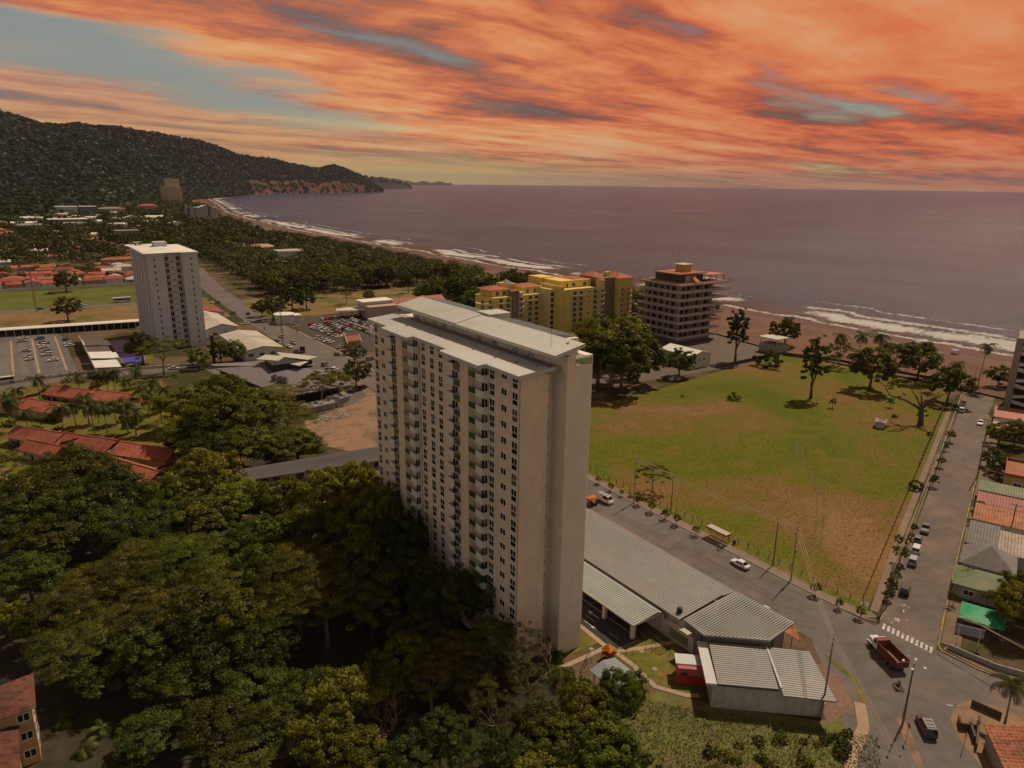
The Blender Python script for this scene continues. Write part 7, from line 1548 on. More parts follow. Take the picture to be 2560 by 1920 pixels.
def ht_px(t, bpx, tpx):
    B = g(t, *bpx); d = ray(t, *tpx); k = ((B.x - CAM[0]) * d.x + (B.y - CAM[1]) * d.y) / (d.x ** 2 + d.y ** 2); return B, CAM_H + k * d.z
PWOOD = mat('pole_wood', (.12, .095, .075), .9, .25, 2.0); PCON = mat('pole_concrete', (.24, .22, .20), .85, .15)
POLES = []
def pole(t, bpx, tpx, label, arms=1, m=PCON, rz=0.0, nm='utility_pole', r0=.17, hmax=None):
    B, z = ht_px(t, bpx, tpx); z = hmax or z; o = thing(nm, label, 'pole', (B.x, B.y, 0), rz); b = MB(); b.tube((0, 0, 0), (0, 0, z), r0, r0 * .62, 8); b.build('shaft', m, o)
    for k in range(arms):
        b = MB(); b.box(-1.15, -.06, z - .5 - k * 1.0, 1.15, .06, z - .38 - k * 1.0)
        b.build('crossarm', m, o)
        for x in (-1.05, -.5, .5, 1.05): b = MB(); b.tube((x, 0, z - .38 - k), (x, 0, z - .14 - k), .05, .04, 6); b.build('insulator', STEEL, o)
    POLES.append((o, B, z, rz)); return o
pole('H', (370, 510), (385, 218), 'concrete power pole on the pavement beside the feathery roadside tree', 2, rz=.2)
b = MB(); b.tube((0.35, 0, 7.4), (0.35, 0, 8.5), .28, n=10); b.build('transformer', STEEL, POLES[-1][0])
pole('H', (607, 585), (625, 335), 'plain dark pole with one crossarm inside the field fence', 1, PWOOD, .2, r0=.14)
pole('H', (1265, 910), (1288, 630), 'bare dark pole without crossarms inside the field fence', 0, PWOOD, r0=.16)
pole('H', (1380, 1010), (1410, 655), 'tall power pole with double crossarms on the main road pavement', 2, rz=.25)
b = MB(); b.tube((0.35, 0, 6.4), (0.35, 0, 7.4), .26, n=10); b.build('transformer', STEEL, POLES[-1][0])
pole('F', (248, 1325), (346, 790), 'tall concrete power pole beside the corner store', 2, rz=.5)
pole('F', (680, 590), (714, 325), 'leaning dark power pole at the corner of the zebra crossing', 2, PWOOD, .6)
pole('G', (1290, 1110), (1375, 715), 'power pole on the right kerb of the beach street', 1, PWOOD, 1.8)
pole('G', (1190, 540), (1212, 380), 'thin pole near the beach end of the fence', 0, PCON, r0=.12)
pole('G', (1262, 510), (1282, 355), 'thin pole beside the lone tall palm', 0, PCON, r0=.12)
pole('G', (1030, 1030), (1075, 830), 'thin wooden pole among the kerbside trees', 0, PWOOD, r0=.12)
pole('2', (675, 520), (740, 160), 'tall dark pole among the roofs at the right edge', 1, PWOOD, 1.8)
pole('2', (210, 1020), (245, 800), 'dark pole at the corner of the green hipped roof', 1, PWOOD, 1.8, r0=.13)
pole('C', (555, 640), (545, 415), 'tall pole at the roadside opposite the car park', 1, PWOOD, .2)
pole('C', (645, 585), (640, 465), 'pole at the edge of the car park near the gate building', 0, PCON, .2, r0=.14)
pole('C', (917, 655), (915, 565), 'slim lamp pole beside the gatehouse', 0, WHITE, r0=.1)
pole('B', (1745, 690), (1725, 405), 'tallest roadside pole in front of the delivery truck', 1, PWOOD, .2)
pole('B', (85, 880), (75, 800), 'dark pole at the left edge by the lane', 0, PWOOD, r0=.13)
pole('C', (275, 650), (265, 580), 'double-headed service pole in front of the workshop', 2, PWOOD, .4, r0=.14)
mst = thing('lattice_mast', 'rusty lattice mast beside the bus road at the left', 'mast', g('B', 225, 445)); b = MB()
for x, y in ((-.7, -.7), (.7, -.7), (0, .8)): b.tube((x, y, 0), (x * .3, y * .3, 25), .12, .07, 5)
b.build('leg', mat('rusty_steel', (.30, .14, .07), .8, .2), mst); b = MB()
for k in range(12):
    f0, f1 = 1 - .7 * k / 12, 1 - .7 * (k + 1) / 12; z0, z1 = 25 * k / 12, 25 * (k + 1) / 12; P = [(-.7, -.7), (.7, -.7), (0, .8)]
    for i in range(3): a, c = P[i], P[(i + 1) % 3]; b.tube((a[0] * f0, a[1] * f0, z0), (c[0] * f1, c[1] * f1, z1), .05, n=3)
b.build('bracing', MATS['rusty_steel'], mst)
def wire(a, c, sag, label, r_=.035, grp='overhead power lines', m=None):
    P = [Vector(a).lerp(Vector(c), i / 10) - Vector((0, 0, sag * 4 * (i / 10) * (1 - i / 10))) for i in range(11)]
    b = MB(); b.path(P, r_, 4); tag(b.build('power_line', m or WIRE), label, 'power line', grp)
WIRE = mat('cable', (.30, .25, .17), .7, .05)
def armpt(p, x, k=0): o, B, z, rz = p; return (B.x + x * math.cos(rz), B.y + x * math.sin(rz), z - .14 - k)
PA, PB, PC_, PD = POLES[0], POLES[3], POLES[4], POLES[5]
for i, x in enumerate((-1.05, -.5, .5, 1.05)):
    wire(armpt(PA, x), armpt(PB, x), .9, 'power line along the main road between the two double-arm poles, %s strand' % ('first', 'second', 'third', 'fourth')[i])
    if i < 3: wire(armpt(PB, (-1.05, 0, 1.05)[i]), armpt(PC_, (-1.05, 0, 1.05)[i]), .8, 'power line crossing the road to the store pole, %s strand' % ('left', 'middle', 'right')[i])
    q = g('F', 640 + i * 18, 1659, 9.5); wire(armpt(PC_, x), (q.x - 8, q.y - 14, 9.5), .5, 'power line running from the store pole out of the picture, %s strand' % ('first', 'second', 'third', 'fourth')[i])
for i, x in enumerate((-1.05, 0, 1.05)):
    q = g('G', 1075, 830, 9.5); wire(armpt(PD, x), (q.x + x, q.y, 9.5), .9, 'power line along the kerbside trees of the beach street, %s strand' % ('left', 'middle', 'right')[i])
    q = g('F', 1600, 960 + 20 * i, 7.0); wire(armpt(PD, x, 1), (q.x + 4, q.y - 8, 7.5), .6, 'power line over the crossing towards the right edge, %s strand' % ('upper', 'middle', 'lower')[i])
# four-headed street lamp on the dirt island
B, z = ht_px('F', (793, 1362), (860, 960)); lp = thing('street_lamp', 'tall street lamp with four small heads on the dirt island', 'street lamp', (B.x, B.y, 0), .3); b = MB(); b.tube((0, 0, 0), (0, 0, z), .17, .10, 8); b.build('lamp_post', PWOOD, lp)
for k in range(4): a = k * math.pi / 2; b = MB(); b.tube((0, 0, z - .1), (math.cos(a) * 1.2, math.sin(a) * 1.2, z), .04, n=5); b.build('lamp_arm', STEEL, lp); b = MB(); b.ball((math.cos(a) * 1.45, math.sin(a) * 1.45, z), .34, .2, .1, 8, 4); b.build('lamp_head', WHITE, lp)
for t, x, y, lab, rz_ in (('F', 815, 1475, 'stop sign on the dirt island below the street lamp', .9), ('F', 1195, 1535, 'stop sign on the dirt corner by the ruined wall', .4)):
    s_ = thing('stop_sign', lab, 'road sign', g(t, x, y), rz_); b = MB(); b.tube((0, 0, 0), (0, 0, 2.9), .04, n=6); b.build('post', STEEL, s_)
    oc = [(.40 * math.cos(math.radians(22.5 + 45 * i)), .40 * math.sin(math.radians(22.5 + 45 * i))) for i in range(8)]; b = MB(); b.add([(p[0], -.05, 2.7 + p[1]) for p in oc] + [(p[0], -.08, 2.7 + p[1]) for p in oc], [tuple(range(8)), tuple(range(15, 7, -1))] + [(i, 8 + i, 8 + (i + 1) % 8, (i + 1) % 8) for i in range(8)]); pl = b.build('sign_plate', mat('sign_red_paint', (.40, .02, .02), .5, .1), s_)
    cu = bpy.data.curves.new('sign_text', 'FONT'); cu.body = 'STOP'; cu.size = .26; cu.align_x = 'CENTER'; cu.align_y = 'CENTER'; cu.extrude = .003; cu.materials.append(WHITE); tmp = bpy.data.objects.new('lettering_source', cu); lme = bpy.data.meshes.new_from_object(tmp); bpy.data.objects.remove(tmp); to = ob('lettering', lme, pl, (0, -.084, 2.7)); to.rotation_euler = (math.pi / 2, 0, 0)
p = g('F', 790, 1400); t_ = thing('bare_sapling', 'bare sapling leaning beside the street lamp', 'tree', p); ob('branches', bare_mesh(9, 1.5, .7, .06, 4, BARKP), t_)
# field fence along the main road: dark posts with wire
fn = thing('wire_fence', 'line of dark fence posts with wire along the road side of the field', 'fence'); pm_ = MB(); pm_.box(-.07, -.07, 0, .07, .07, 1.35); pmm = pm_.mesh('post', WOOD); r = random.Random(4); n = 0; pts = []
for i in range(34): y = -21.5 + i * 2.75; o = ob('post', pmm, fn, (60.4 + r.uniform(-.15, .15), y, 0), r.uniform(0, 1)); o.rotation_euler = (r.uniform(-.06, .06), r.uniform(-.06, .06), r.uniform(0, 1)); pts.append((60.4, y))
b = MB(); 
for zz in (.5, .85, 1.2): b.tube((60.4, -21.5, zz), (60.4, 69, zz), .012, n=3, cap=False)
b.build('wire', STEEL, fn)
f2 = thing('street_fence', 'fence of concrete posts and low wall between field and beach street', 'fence'); 
for i in range(30):
    x = 62.5 + i * 2.7; y = SST(x, 4.4); ob('post', pmm, f2, (x, y, 0))
cp_ = MB(); cp_.box(-.2, -.2, 0, .2, .2, 1.9); cpm = cp_.mesh('concrete_post', mat('post_brown', (.20, .145, .105), .9, .15)); pn_ = MB(); pn_.box(0, -.07, 0, 3.35, .07, 1.1); pnm = pn_.mesh('fence_panel', MATS['post_brown'])
for i in range(22): x = 145 + i * 3.5; ob('concrete_post', cpm, f2, (x, SST(x, 4.4), 0), A20); ob('fence_panel', pnm, f2, (x, SST(x, 4.4), 0), A20)
# litter bin, drain, signs
p = g('H', 1016, 775); lbn = thing('litter_bin', 'dark litter bin on the verge right of the bus shelter', 'bin', p); b = MB(); b.tube((0, 0, .1), (0, 0, 1.0), .32, .38, 10); b.build('bin_body', DARK, lbn); b = MB(); b.tube((0, 0, 1.0), (0, 0, 1.1), .4, .3, 10); b.build('lid', DARK, lbn)
p = g('F', 540, 562); t_ = thing('drain_grate', 'square drain grate in the corner of the field', 'drain', p, .3); b = MB(); b.box(-.7, -.6, 0, .7, .6, .08); b.build('frame', CONC, t_); b = MB(); b.box(-.55, -.45, .08, .55, .45, .085); b.build('grate', DARK, t_)
# beach furniture: sunshades, boulders
for x, y, c, lab in ((1140, 282, (.28, .22, .36), 'lilac sunshade tent on the sand near the street end'), (890, 225, (.20, .24, .40), 'blue sunshade tent on the sand behind the palms')):
    t_ = thing('sunshade', lab, 'tent', g('G', x, y), .3); b = MB(); b.slab([(-2.6, -1.6, 2.3), (2.6, -1.6, 2.3), (2.6, 1.6, 2.3), (-2.6, 1.6, 2.3)], .12); b.build('canopy', mat('shade_%d' % x, c, .8, .1), t_)
    for xx in (-2.4, 2.4):
        for yy in (-1.4, 1.4): b = MB(); b.tube((xx, yy, 0), (xx, yy, 2.2), .05, n=5); b.build('post', DARK, t_)
bl = MB(); bl.box(-.9, -.5, 0, .9, .5, .6); blm = bl.mesh('concrete_block', mat('pale_block', (.46, .38, .29), .9, .2))
for i, (x, y) in enumerate(((1228, 453), (1280, 463), (1335, 470), (1350, 458), (1372, 448), (1462, 470), (1476, 463), (1487, 453), (655, 350), (718, 353), (760, 360))):
    tag(ob('concrete_block', blm, None, g('G', x, y), .4 + i), 'pale concrete block on the sand, %s from the left' % ORD[(3, 4, 5, 6, 7, 8, 9, 10, 0, 1, 2)[i]], 'block', 'concrete blocks across the sand')
# ------------------------------------------------------------------ VEHICLES
PAINTS = {'white': (.62, .62, .62), 'silver': (.34, .34, .35), 'grey': (.14, .14, .15), 'black': (.02, .02, .022), 'dark blue': (.03, .035, .09), 'red': (.30, .03, .025), 'maroon': (.10, .03, .035), 'beige': (.36, .30, .22), 'plum': (.06, .03, .05)}
def paint(c):
    k = 'car_paint_' + c.replace(' ', '_')
    if k in MATS: return MATS[k]
    m = bpy.data.materials.new(k); m.use_nodes = True; b = m.node_tree.nodes['Principled BSDF']; b.inputs['Base Color'].default_value = PAINTS[c] + (1,); b.inputs['Roughness'].default_value = .35; b.inputs['Coat Weight'].default_value = .5; MATS[k] = m; return m
KINDC = {  # L, W, H, bonnet z, belt z, cabin base x0,x1, cabin top x0,x1
    'sedan': (4.5, 1.78, 1.45, .82, .92, -1.55, .95, -.95, .35), 'hatch': (3.9, 1.7, 1.5, .86, .95, -1.85, .85, -1.55, .25), 'suv': (4.6, 1.85, 1.75, 1.02, 1.08, -2.2, 1.0, -1.95, .45), 'pickup': (5.2, 1.85, 1.75, 1.05, 1.08, -.6, 1.15, -.45, .55), 'van': (4.9, 1.85, 2.1, 1.15, 1.2, -2.35, 2.0, -2.3, 1.45)}
def car_parts(kind, col):
    L, W, Hh, zb, zs, a0, a1, t0, t1 = KINDC[kind]; hl, hw = L / 2, W / 2; b = MB()
    st = [(-hl, .42, zs * .86, .84), (-hl + .12, .30, zs * .98, .95), (-hl * .55, .28, zs, 1.0), (a1 - .1, .28, zs, 1.0), (a1 + .25, .28, zb + .03, .99), (hl - .25, .30, zb - .06, .94), (hl, .42, zb * .76, .80)]
    if kind == 'pickup': st = [(-hl, .45, 1.0, .95), (-hl + .1, .34, 1.05, 1.0), (-.62, .34, 1.05, 1.0), (-.6, .3, zs, 1.0), (a1 - .1, .28, zs, 1.0), (a1 + .25, .28, zb, .99), (hl - .25, .3, zb - .06, .94), (hl, .42, zb * .76, .8)]
    vs = []; n = 8
    for x, z0, z1, k in st:
        w_ = hw * k; vs += [(x, -w_ * .86, z0), (x, w_ * .86, z0), (x, w_, z0 + .16), (x, w_, z0 + (z1 - z0) * .62), (x, w_ * .9, z1), (x, -w_ * .9, z1), (x, -w_, z0 + (z1 - z0) * .62), (x, -w_, z0 + .16)]
    fs = [(j * n + i, j * n + (i + 1) % n, (j + 1) * n + (i + 1) % n, (j + 1) * n + i) for j in range(len(st) - 1) for i in range(n)] + [tuple(range(n - 1, -1, -1)), tuple(range((len(st) - 1) * n, len(st) * n))]
    fs = [f[::-1] for f in fs]
    b.add(vs, fs); body = b.mesh('body', paint(col)); P = {'body': body}
    wb, wtp = hw * .88, hw * .72; zt = Hh - .06; b = MB()
    c = [(a0, -wb, zs - .02), (a1, -wb, zs - .02), (a1, wb, zs - .02), (a0, wb, zs - .02), (t0, -wtp, zt), (t1, -wtp, zt), (t1, wtp, zt), (t0, wtp, zt)]
    b.add(c, [(0, 1, 5, 4), (1, 2, 6, 5), (2, 3, 7, 6), (3, 0, 4, 7)]); P['windows'] = b.mesh('windows', CARGLASS)
    b = MB(); b.prism([(t0 - .06, -wtp - .02), (t1 + .06, -wtp - .02), (t1 + .06, wtp + .02), (t0 - .06, wtp + .02)], zt, Hh)
    for i, j in ((0, 4), (1, 5), (2, 6), (3, 7)): b.tube(Vector(c[i]), Vector(c[j]), .05, n=4, cap=False)
    for s_ in (-1, 1):
        xm0, xm1 = (a0 + a1) / 2, (t0 + t1) / 2; b.tube((xm0, s_ * (wb + .005), zs), (xm1, s_ * (wtp + .005), zt), .045, n=4, cap=False)
        if kind == 'van': b.add([(a0 + .05, s_ * (wb + .01), zs), (a0 + 2.2, s_ * (wb + .01), zs), (a0 + 2.1, s_ * (wtp + .03), zt - .1), (a0 + .1, s_ * (wtp + .03), zt - .1)], [(0, 1, 2, 3)])
    P['roof'] = b.mesh('roof', paint(col)); return P, (L, W, Hh, zb, zs)
WHL = MB(); WHL.tube((0, -.11, 0), (0, .11, 0), .33, n=14, mi=0); WHL.tube((0, -.118, 0), (0, .118, 0), .2, n=10, mi=1); WHM = WHL.mesh('wheel', [RUBBER, STEEL])
HLm = mat('headlight_lens', (.55, .55, .52), .3, 0); TLm = mat('taillight_lens', (.30, .015, .01), .35, 0)
CARP = {}
def car(kind, col, x, y, rz, label, group=None, extra=None, z=.02, detail=True):
    key = (kind, col)
    if key not in CARP: CARP[key] = car_parts(kind, col)
    P, (L, W, Hh, zb, zs) = CARP[key]; o = thing('car' if kind not in ('van', 'pickup') else kind, label, 'car' if kind not in ('van', 'pickup') else kind, (x, y, z), rz, group)
    for k in P: ob(k, P[k], o)
    for sx in (-1, 1):
        for sy in (-1, 1): ob('wheel', WHM, o, (sx * L * .31, sy * (W / 2 - .1), .33))
    if detail:
        if 'lamps' not in CARP: m1 = MB(); m1.box(-.04, -.2, -.08, .04, .2, .08); CARP['lamps'] = (m1.mesh('headlight', HLm), m1.mesh('taillight', TLm))
        for sy in (-1, 1): ob('headlight', CARP['lamps'][0], o, (L / 2 - .06, sy * W * .33, zb * .68)); ob('taillight', CARP['lamps'][1], o, (-L / 2 + .03, sy * W * .36, zs * .75))
        if kind == 'pickup': b = MB(); b.box(-L / 2 + .15, -W * .42, .7, -.65, W * .42, 1.06); b.build('cargo_cover', extra or DARK, o)
    return o
R90 = math.pi / 2
v = car('van', 'white', 49.7, 42.8, -R90 + .05, 'white van with ladder rack on the main road beside the tower'); b = MB()
for x in (-1.8, -.6, .6): b.box(x, -.7, 2.14, x + .06, .7, 2.2)
for y in (-.5, 0, .5): b.box(-2.2, y - .03, 2.2, 1.4, y + .03, 2.26)
b.build('ladder_rack', STEEL, v)
car('sedan', 'white', 52.4, 2.0, R90, 'white sedan driving past the field right of the bus shelter')
s_ = car('suv', 'plum', 36.1, -45.4, math.radians(45), 'dark plum car with white roof rack on the street at the lower right'); b = MB(); 
for y in (-.62, .62): b.box(-1.6, y - .03, 1.78, .3, y + .03, 1.84)
for x in (-1.5, -.8, 0): b.box(x, -.62, 1.84, x + .06, .62, 1.88)
b.build('roof_rack', WHITE, s_)
dirs = A20 + math.pi
car('suv', 'black', 72.4, -23.6, A20, 'black car parked alone nearest the zebra crossing'); car('suv', 'silver', 85.8, -18.5, A20, 'silver car parked behind another pale car on the beach street, nearer the crossing'); car('suv', 'white', 91.6, -16.3, A20, 'white car parked ahead of the silver one on the beach street'); car('hatch', 'grey', 97.0, -14.0, A20, 'grey car half hidden by kerbside trees on the beach street')
BLUEC = mat('blue_tarpaulin', (.07, .05, .30), .7, .15); car('pickup', 'grey', 104.0, -12.3, A20 + math.pi, 'grey pickup with a violet-blue covered bed on the beach street', extra=BLUEC)
car('sedan', 'dark blue', 225.5, 32.4, A20, 'dark car parked furthest along the beach street kerb'); car('sedan', 'white', 219.4, 30.2, A20, 'white car parked behind the furthest dark one on the beach street'); car('suv', 'white', 214.6, 28.3, A20, 'nearest of the two white cars parked far down the beach street'); car('sedan', 'white', 204.4, 17.6, dirs, 'white car driving down the right lane of the beach street')
car('pickup', 'white', 262.1, 58, .8, 'white pickup on the sand beyond the field wall'); car('suv', 'black', 263.6, 33, .4, 'dark car under the small tree at the end of the beach street'); car('sedan', 'grey', 244, 88, 1.2, 'grey car parked on the sand behind the boundary wall')
for i, (t, x, y, kind, col, rz_, lab) in enumerate((('C', 890, 708, 'hatch', 'dark blue', R90, 'dark blue car on the main road beside the gatehouse'), ('C', 600, 660, 'sedan', 'white', -R90, 'white car on the main road in front of the pole, nearer lane'), ('C', 625, 638, 'suv', 'silver', -R90, 'silver car on the main road just beyond the white one'), ('C', 515, 628, 'hatch', 'dark blue', .3, 'dark car turning out beside the workshop'), ('C', 550, 598, 'suv', 'white', R90, 'white car at the tall roadside pole'), ('C', 328, 518, 'pickup', 'white', .2, 'white pickup parked at the end of the market shed'), ('C', 255, 452, 'suv', 'grey', R90, 'grey car in the middle of the road beyond the market shed'), ('C', 345, 458, 'hatch', 'black', R90, 'small dark car on the far road by the park corner'), ('C', 125, 389, 'sedan', 'white', -R90, 'white car far up the main road'), ('C', 162, 386, 'hatch', 'black', R90, 'dark car far up the main road beside the white one'), ('C', 820, 772, 'suv', 'grey', .6, 'grey car parked first in the row beside the restaurant'), ('C', 845, 788, 'sedan', 'silver', .6, 'silver car parked second in the row beside the restaurant'), ('C', 880, 803, 'suv', 'white', .6, 'white car parked third in the row beside the restaurant'), ('C', 915, 832, 'sedan', 'white', .6, 'white car parked fourth beside the restaurant tree'), ('C', 945, 836, 'suv', 'silver', .6, 'silver car parked last beside the restaurant tree'), ('C', 1100, 738, 'suv', 'grey', .2, 'grey car parked at the left edge of the tower by the forecourt'), ('C', 645, 690, 'sedan', 'black', -R90, 'black car on the main road beside the dark sign'), ('C', 1050, 915, 'suv', 'black', .5, 'black car under the tree by the dirt yard'), ('C', 615, 523, 'suv', 'silver', .3, 'silver car beside the gate building'), ('B', 505, 404, 'sedan', 'white', 0, 'white car on the bus road'), ('B', 250, 428, 'hatch', 'dark blue', 0, 'dark blue car on the bus road near the mast'), ('B', 1070, 795, 'sedan', 'white', -.2, 'white car parked in the lane below the white tower'), ('B', 1185, 785, 'suv', 'grey', -.2, 'grey car parked in the lane beside the white one'), ('7', 280, 1110, 'sedan', 'silver', .3, 'silver car entering the car park by the gatehouse'))): p = g(t, x, y); car(kind, col, p.x, p.y, rz_, lab)
# tower car park: two rows, and a third at the kerb
rc = random.Random(8)
for row, (xs, pts) in enumerate((('left', [(140, 608), (138, 626), (162, 686), (178, 722), (184, 738)]), ('middle', [(243, 612), (272, 640), (262, 652), (268, 664), (286, 690), (290, 710), (326, 744)]), ('right', [(410, 618), (418, 640), (428, 654)]))):
    for i, (x, y) in enumerate(pts): p = g('B', x, y); car(rc.choice(('sedan', 'suv', 'hatch')), rc.choice(('white', 'silver', 'white', 'grey', 'black')), p.x, p.y, rc.choice((0, math.pi)) + .05, 'car in %s row of the white tower car park, %s from far end' % (xs, ORD[i]), 'cars in the white tower car park')
# shopping centre car park
cols = ('white', 'silver', 'white', 'grey', 'black', 'white', 'silver', 'dark blue', 'red', 'beige')
LOT = [((735, 525), (930, 590), 9), ((745, 540), (900, 600), 8), ((830, 515), (960, 560), 7), ((800, 555), (870, 580), 4), ((920, 505), (1100, 560), 11), ((935, 515), (1100, 570), 10), ((990, 495), (1110, 535), 8), ((1040, 545), (1105, 580), 5), ((800, 490), (1060, 468), 11), ((770, 610), (850, 635), 4)]
for row, (p0, p1, n) in enumerate(LOT):
    for i in range(n):
        f = i / (n - 1); p = g('C', p0[0] + (p1[0] - p0[0]) * f, p0[1] + (p1[1] - p0[1]) * f); col = rc.choice(cols)
        car(rc.choice(('sedan', 'suv', 'hatch', 'suv')), col, p.x, p.y, .45 + rc.choice((0, math.pi)) + rc.uniform(-.04, .04) + (.8 if row == 8 else 0), '%s car, %s from left, %s row of shopping car park' % (col, ORD[i], ORD[row]), 'cars in the shopping car park', detail=False)
# bus and box truck
def big_bus(x, y, rz, label, nm, L=11.0, W=2.5, Hh=3.2, col='white', panel=None, cat='bus'):
    o = thing(nm, label, cat, (x, y, .03), rz); b = MB(); b.box(-L / 2, -W / 2, .45, L / 2, W / 2, Hh); b.box(-L / 2 + .2, -W / 2 + .1, Hh, L / 2 - .3, W / 2 - .1, Hh + .12); b.build('body', paint(col), o)
    b = MB()
    for s_ in (-1, 1): y0 = s_ * (W / 2 + .005); b.box(-L / 2 + .5, min(y0, y0 + s_ * .01), 1.5, L / 2 - .4, max(y0, y0 + s_ * .01), 2.6)
    b.box(L / 2, -W / 2 + .15, 1.3, L / 2 + .01, W / 2 - .15, 2.8); b.build('windows', CARGLASS, o)
    for sx in (-.32, .3):
        for sy in (-1, 1): ob('wheel', WHM, o, (sx * L, sy * (W / 2 - .1), .5), 0, 1.5)
    return o
p = g('B', 750, 382); big_bus(p.x, p.y, -.05, 'white coach on the bus road behind the meadow', 'coach')
p = g('B', 30, 880); big_bus(p.x, p.y, .05, 'white minibus at the left edge on the lane', 'minibus', 7, 2.1, 2.6)
p = g('C', 470, 705); bt = thing('delivery_truck', 'white and red delivery truck parked behind the restaurant', 'truck', (p.x, p.y, .03), math.radians(200)); b = MB(); b.box(-4.2, -1.2, .9, 1.6, 1.2, 3.5); b.build('cargo_box', paint('white'), bt); b = MB(); b.box(-3.9, -1.215, 1.3, 1.3, -1.205, 3.0); b.box(-3.9, 1.205, 1.3, 1.3, 1.215, 3.0); b.build('side_panel', mat('truck_panel', (.20, .05, .04), .6, .3, .8), bt)
b = MB(); b.prism([(1.75, -1.1), (3.6, -1.1), (3.6, 1.1), (1.75, 1.1)], .5, 2.5); b.build('cab', paint('white'), bt); b = MB(); b.box(3.6, -.95, 1.4, 3.62, .95, 2.3); b.build('windscreen', CARGLASS, bt)
for sx in (-2.6, 2.6):
    for sy in (-1, 1): ob('wheel', WHM, bt, (sx, sy * 1.05, .48), 0, 1.45)
# dump truck
dt = thing('dump_truck', 'dump truck with white bonnet cab and rusty red empty tipper at the junction', 'truck', (48.1, -32.7, .03), math.radians(62)); RR = mat('tipper_red', (.165, .038, .026), .65, .3, 1.2, col2=(.12, .045, .03)); TI = mat('tipper_inside', (.20, .125, .07), .9, .3, 1.0)
b = MB(); b.box(-4.2, -1.25, 1.0, 1.0, 1.25, 1.15, 1); b.box(-4.2, -1.25, 1.15, 1.0, -1.15, 2.5); b.box(-4.2, 1.15, 1.15, 1.0, 1.25, 2.5); b.box(.9, -1.15, 1.15, 1.0, 1.15, 2.9); b.box(1.0, -1.25, 2.75, 1.9, 1.25, 2.9); b.box(-4.25, -1.15, 1.15, -4.15, 1.15, 2.2)
for i in range(7): x = -4.0 + i * .8; b.box(x, -1.33, 1.15, x + .1, -1.25, 2.5); b.box(x, 1.25, 1.15, x + .1, 1.33, 2.5)
b.build('tipper_body', [RR, TI], dt)
b = MB(); b.box(-4.1, -1.14, 1.155, .88, 1.14, 1.22); b.build('tipper_floor', TI, dt)
b = MB(); b.box(-4.0, -.5, .65, 3.2, .5, .95); b.build('chassis', DARK, dt)
b = MB(); b.prism([(1.2, -1.05), (2.5, -1.05), (2.5, 1.05), (1.2, 1.05)], .8, 2.55); b.build('cab', paint('white'), dt); b = MB(); b.prism([(2.5, -.85), (4.1, -.72), (4.1, .72), (2.5, .85)], .75, 1.75); b.box(2.6, -1.2, .95, 3.9, -.8, 1.2); b.box(2.6, .8, .95, 3.9, 1.2, 1.2); b.build('bonnet', paint('white'), dt)
b = MB(); b.add([(2.51, -.95, 1.8), (2.51, .95, 1.8), (2.51, .9, 2.45), (2.51, -.9, 2.45)], [(0, 1, 2, 3)]); b.box(1.4, -1.06, 1.75, 2.3, -1.055, 2.4); b.box(1.4, 1.055, 1.75, 2.3, 1.06, 2.4); b.build('cab_windows', CARGLASS, dt)
b = MB(); b.box(4.1, -.6, .85, 4.13, .6, 1.6); b.build('grille', DARK, dt); b = MB(); b.box(4.05, -1.1, .5, 4.25, 1.1, .8); b.build('bumper', WHITE, dt)
for sx, ww in ((3.2, 1), (-1.6, 1), (-2.9, 1)):
    for sy in (-1, 1): ob('wheel', WHM, dt, (sx, sy * 1.0, .52), 0, (1.55, 2.4 if sx < 0 else 1.6, 1.55))
# tractor
p = g('E', 232, 240); tr = thing('tractor', 'orange tractor with canopy on the main road at the edge of the tower', 'tractor', (p.x, p.y, .03), R90); ORG = mat('tractor_orange', (.50, .14, .02), .5, .1)
b = MB(); b.box(.2, -.4, .7, 1.9, .4, 1.4); b.box(-1.2, -.7, .6, .2, .7, 1.1); b.build('bonnet', ORG, tr); b = MB(); b.box(-1.3, -.8, 2.3, .3, .8, 2.4); b.build('canopy', ORG, tr)
for x in (-1.2, .2):
    for y in (-.7, .7): b = MB(); b.tube((x, y, 1.0), (x, y, 2.3), .04, n=5); b.build('post', DARK, tr)
for x, s_ in ((-.7, 2.0), (1.4, 1.2)):
    for y in (-1, 1): ob('wheel', WHM, tr, (x, y * .85, .33 * s_), 0, (s_, s_ * 1.5, s_))

# ------------------------------------------------------------------ PEOPLE (a few pixels tall each), motorcycle, bicycles
def person_mat(name, shirt, trousers, hair=(.02, .015, .012), skin=(.28, .16, .10)):
    m = bpy.data.materials.new(name); m.use_nodes = True; t = NT(m.node_tree); z = t.sep(t.n('ShaderNodeTexCoord').outputs['Object'])[2]; nd = t.n('ShaderNodeValToRGB'); nd.color_ramp.interpolation = 'CONSTANT'; e = nd.color_ramp.elements
    e[0].position = 0; e[0].color = (.04, .03, .03, 1); e[1].position = .045; e[1].color = trousers + (1,)
    for pz, c in ((.52, shirt), (.81, skin), (.90, hair)): q = e.new(pz); q.color = c + (1,)
    t.put(nd.inputs[0], t.math('DIVIDE', z, 1.78)); t.put(m.node_tree.nodes['Principled BSDF'].inputs['Base Color'], nd.outputs[0]); return m
def person_mesh(name, joints, edges, m):
    me = bpy.data.meshes.new(name); me.from_pydata([j[0] for j in joints], edges, []); me.materials.append(m); o = bpy.data.objects.new(name, me); COL.objects.link(o)
    md = o.modifiers.new('skin', 'SKIN'); 
    for i, j in enumerate(joints): me.skin_vertices[0].data[i].radius = (j[1], j[2] if len(j) > 2 else j[1]); me.skin_vertices[0].data[i].use_root = (i == 0)
    o.modifiers.new('sub', 'SUBSURF').render_levels = 1; return o
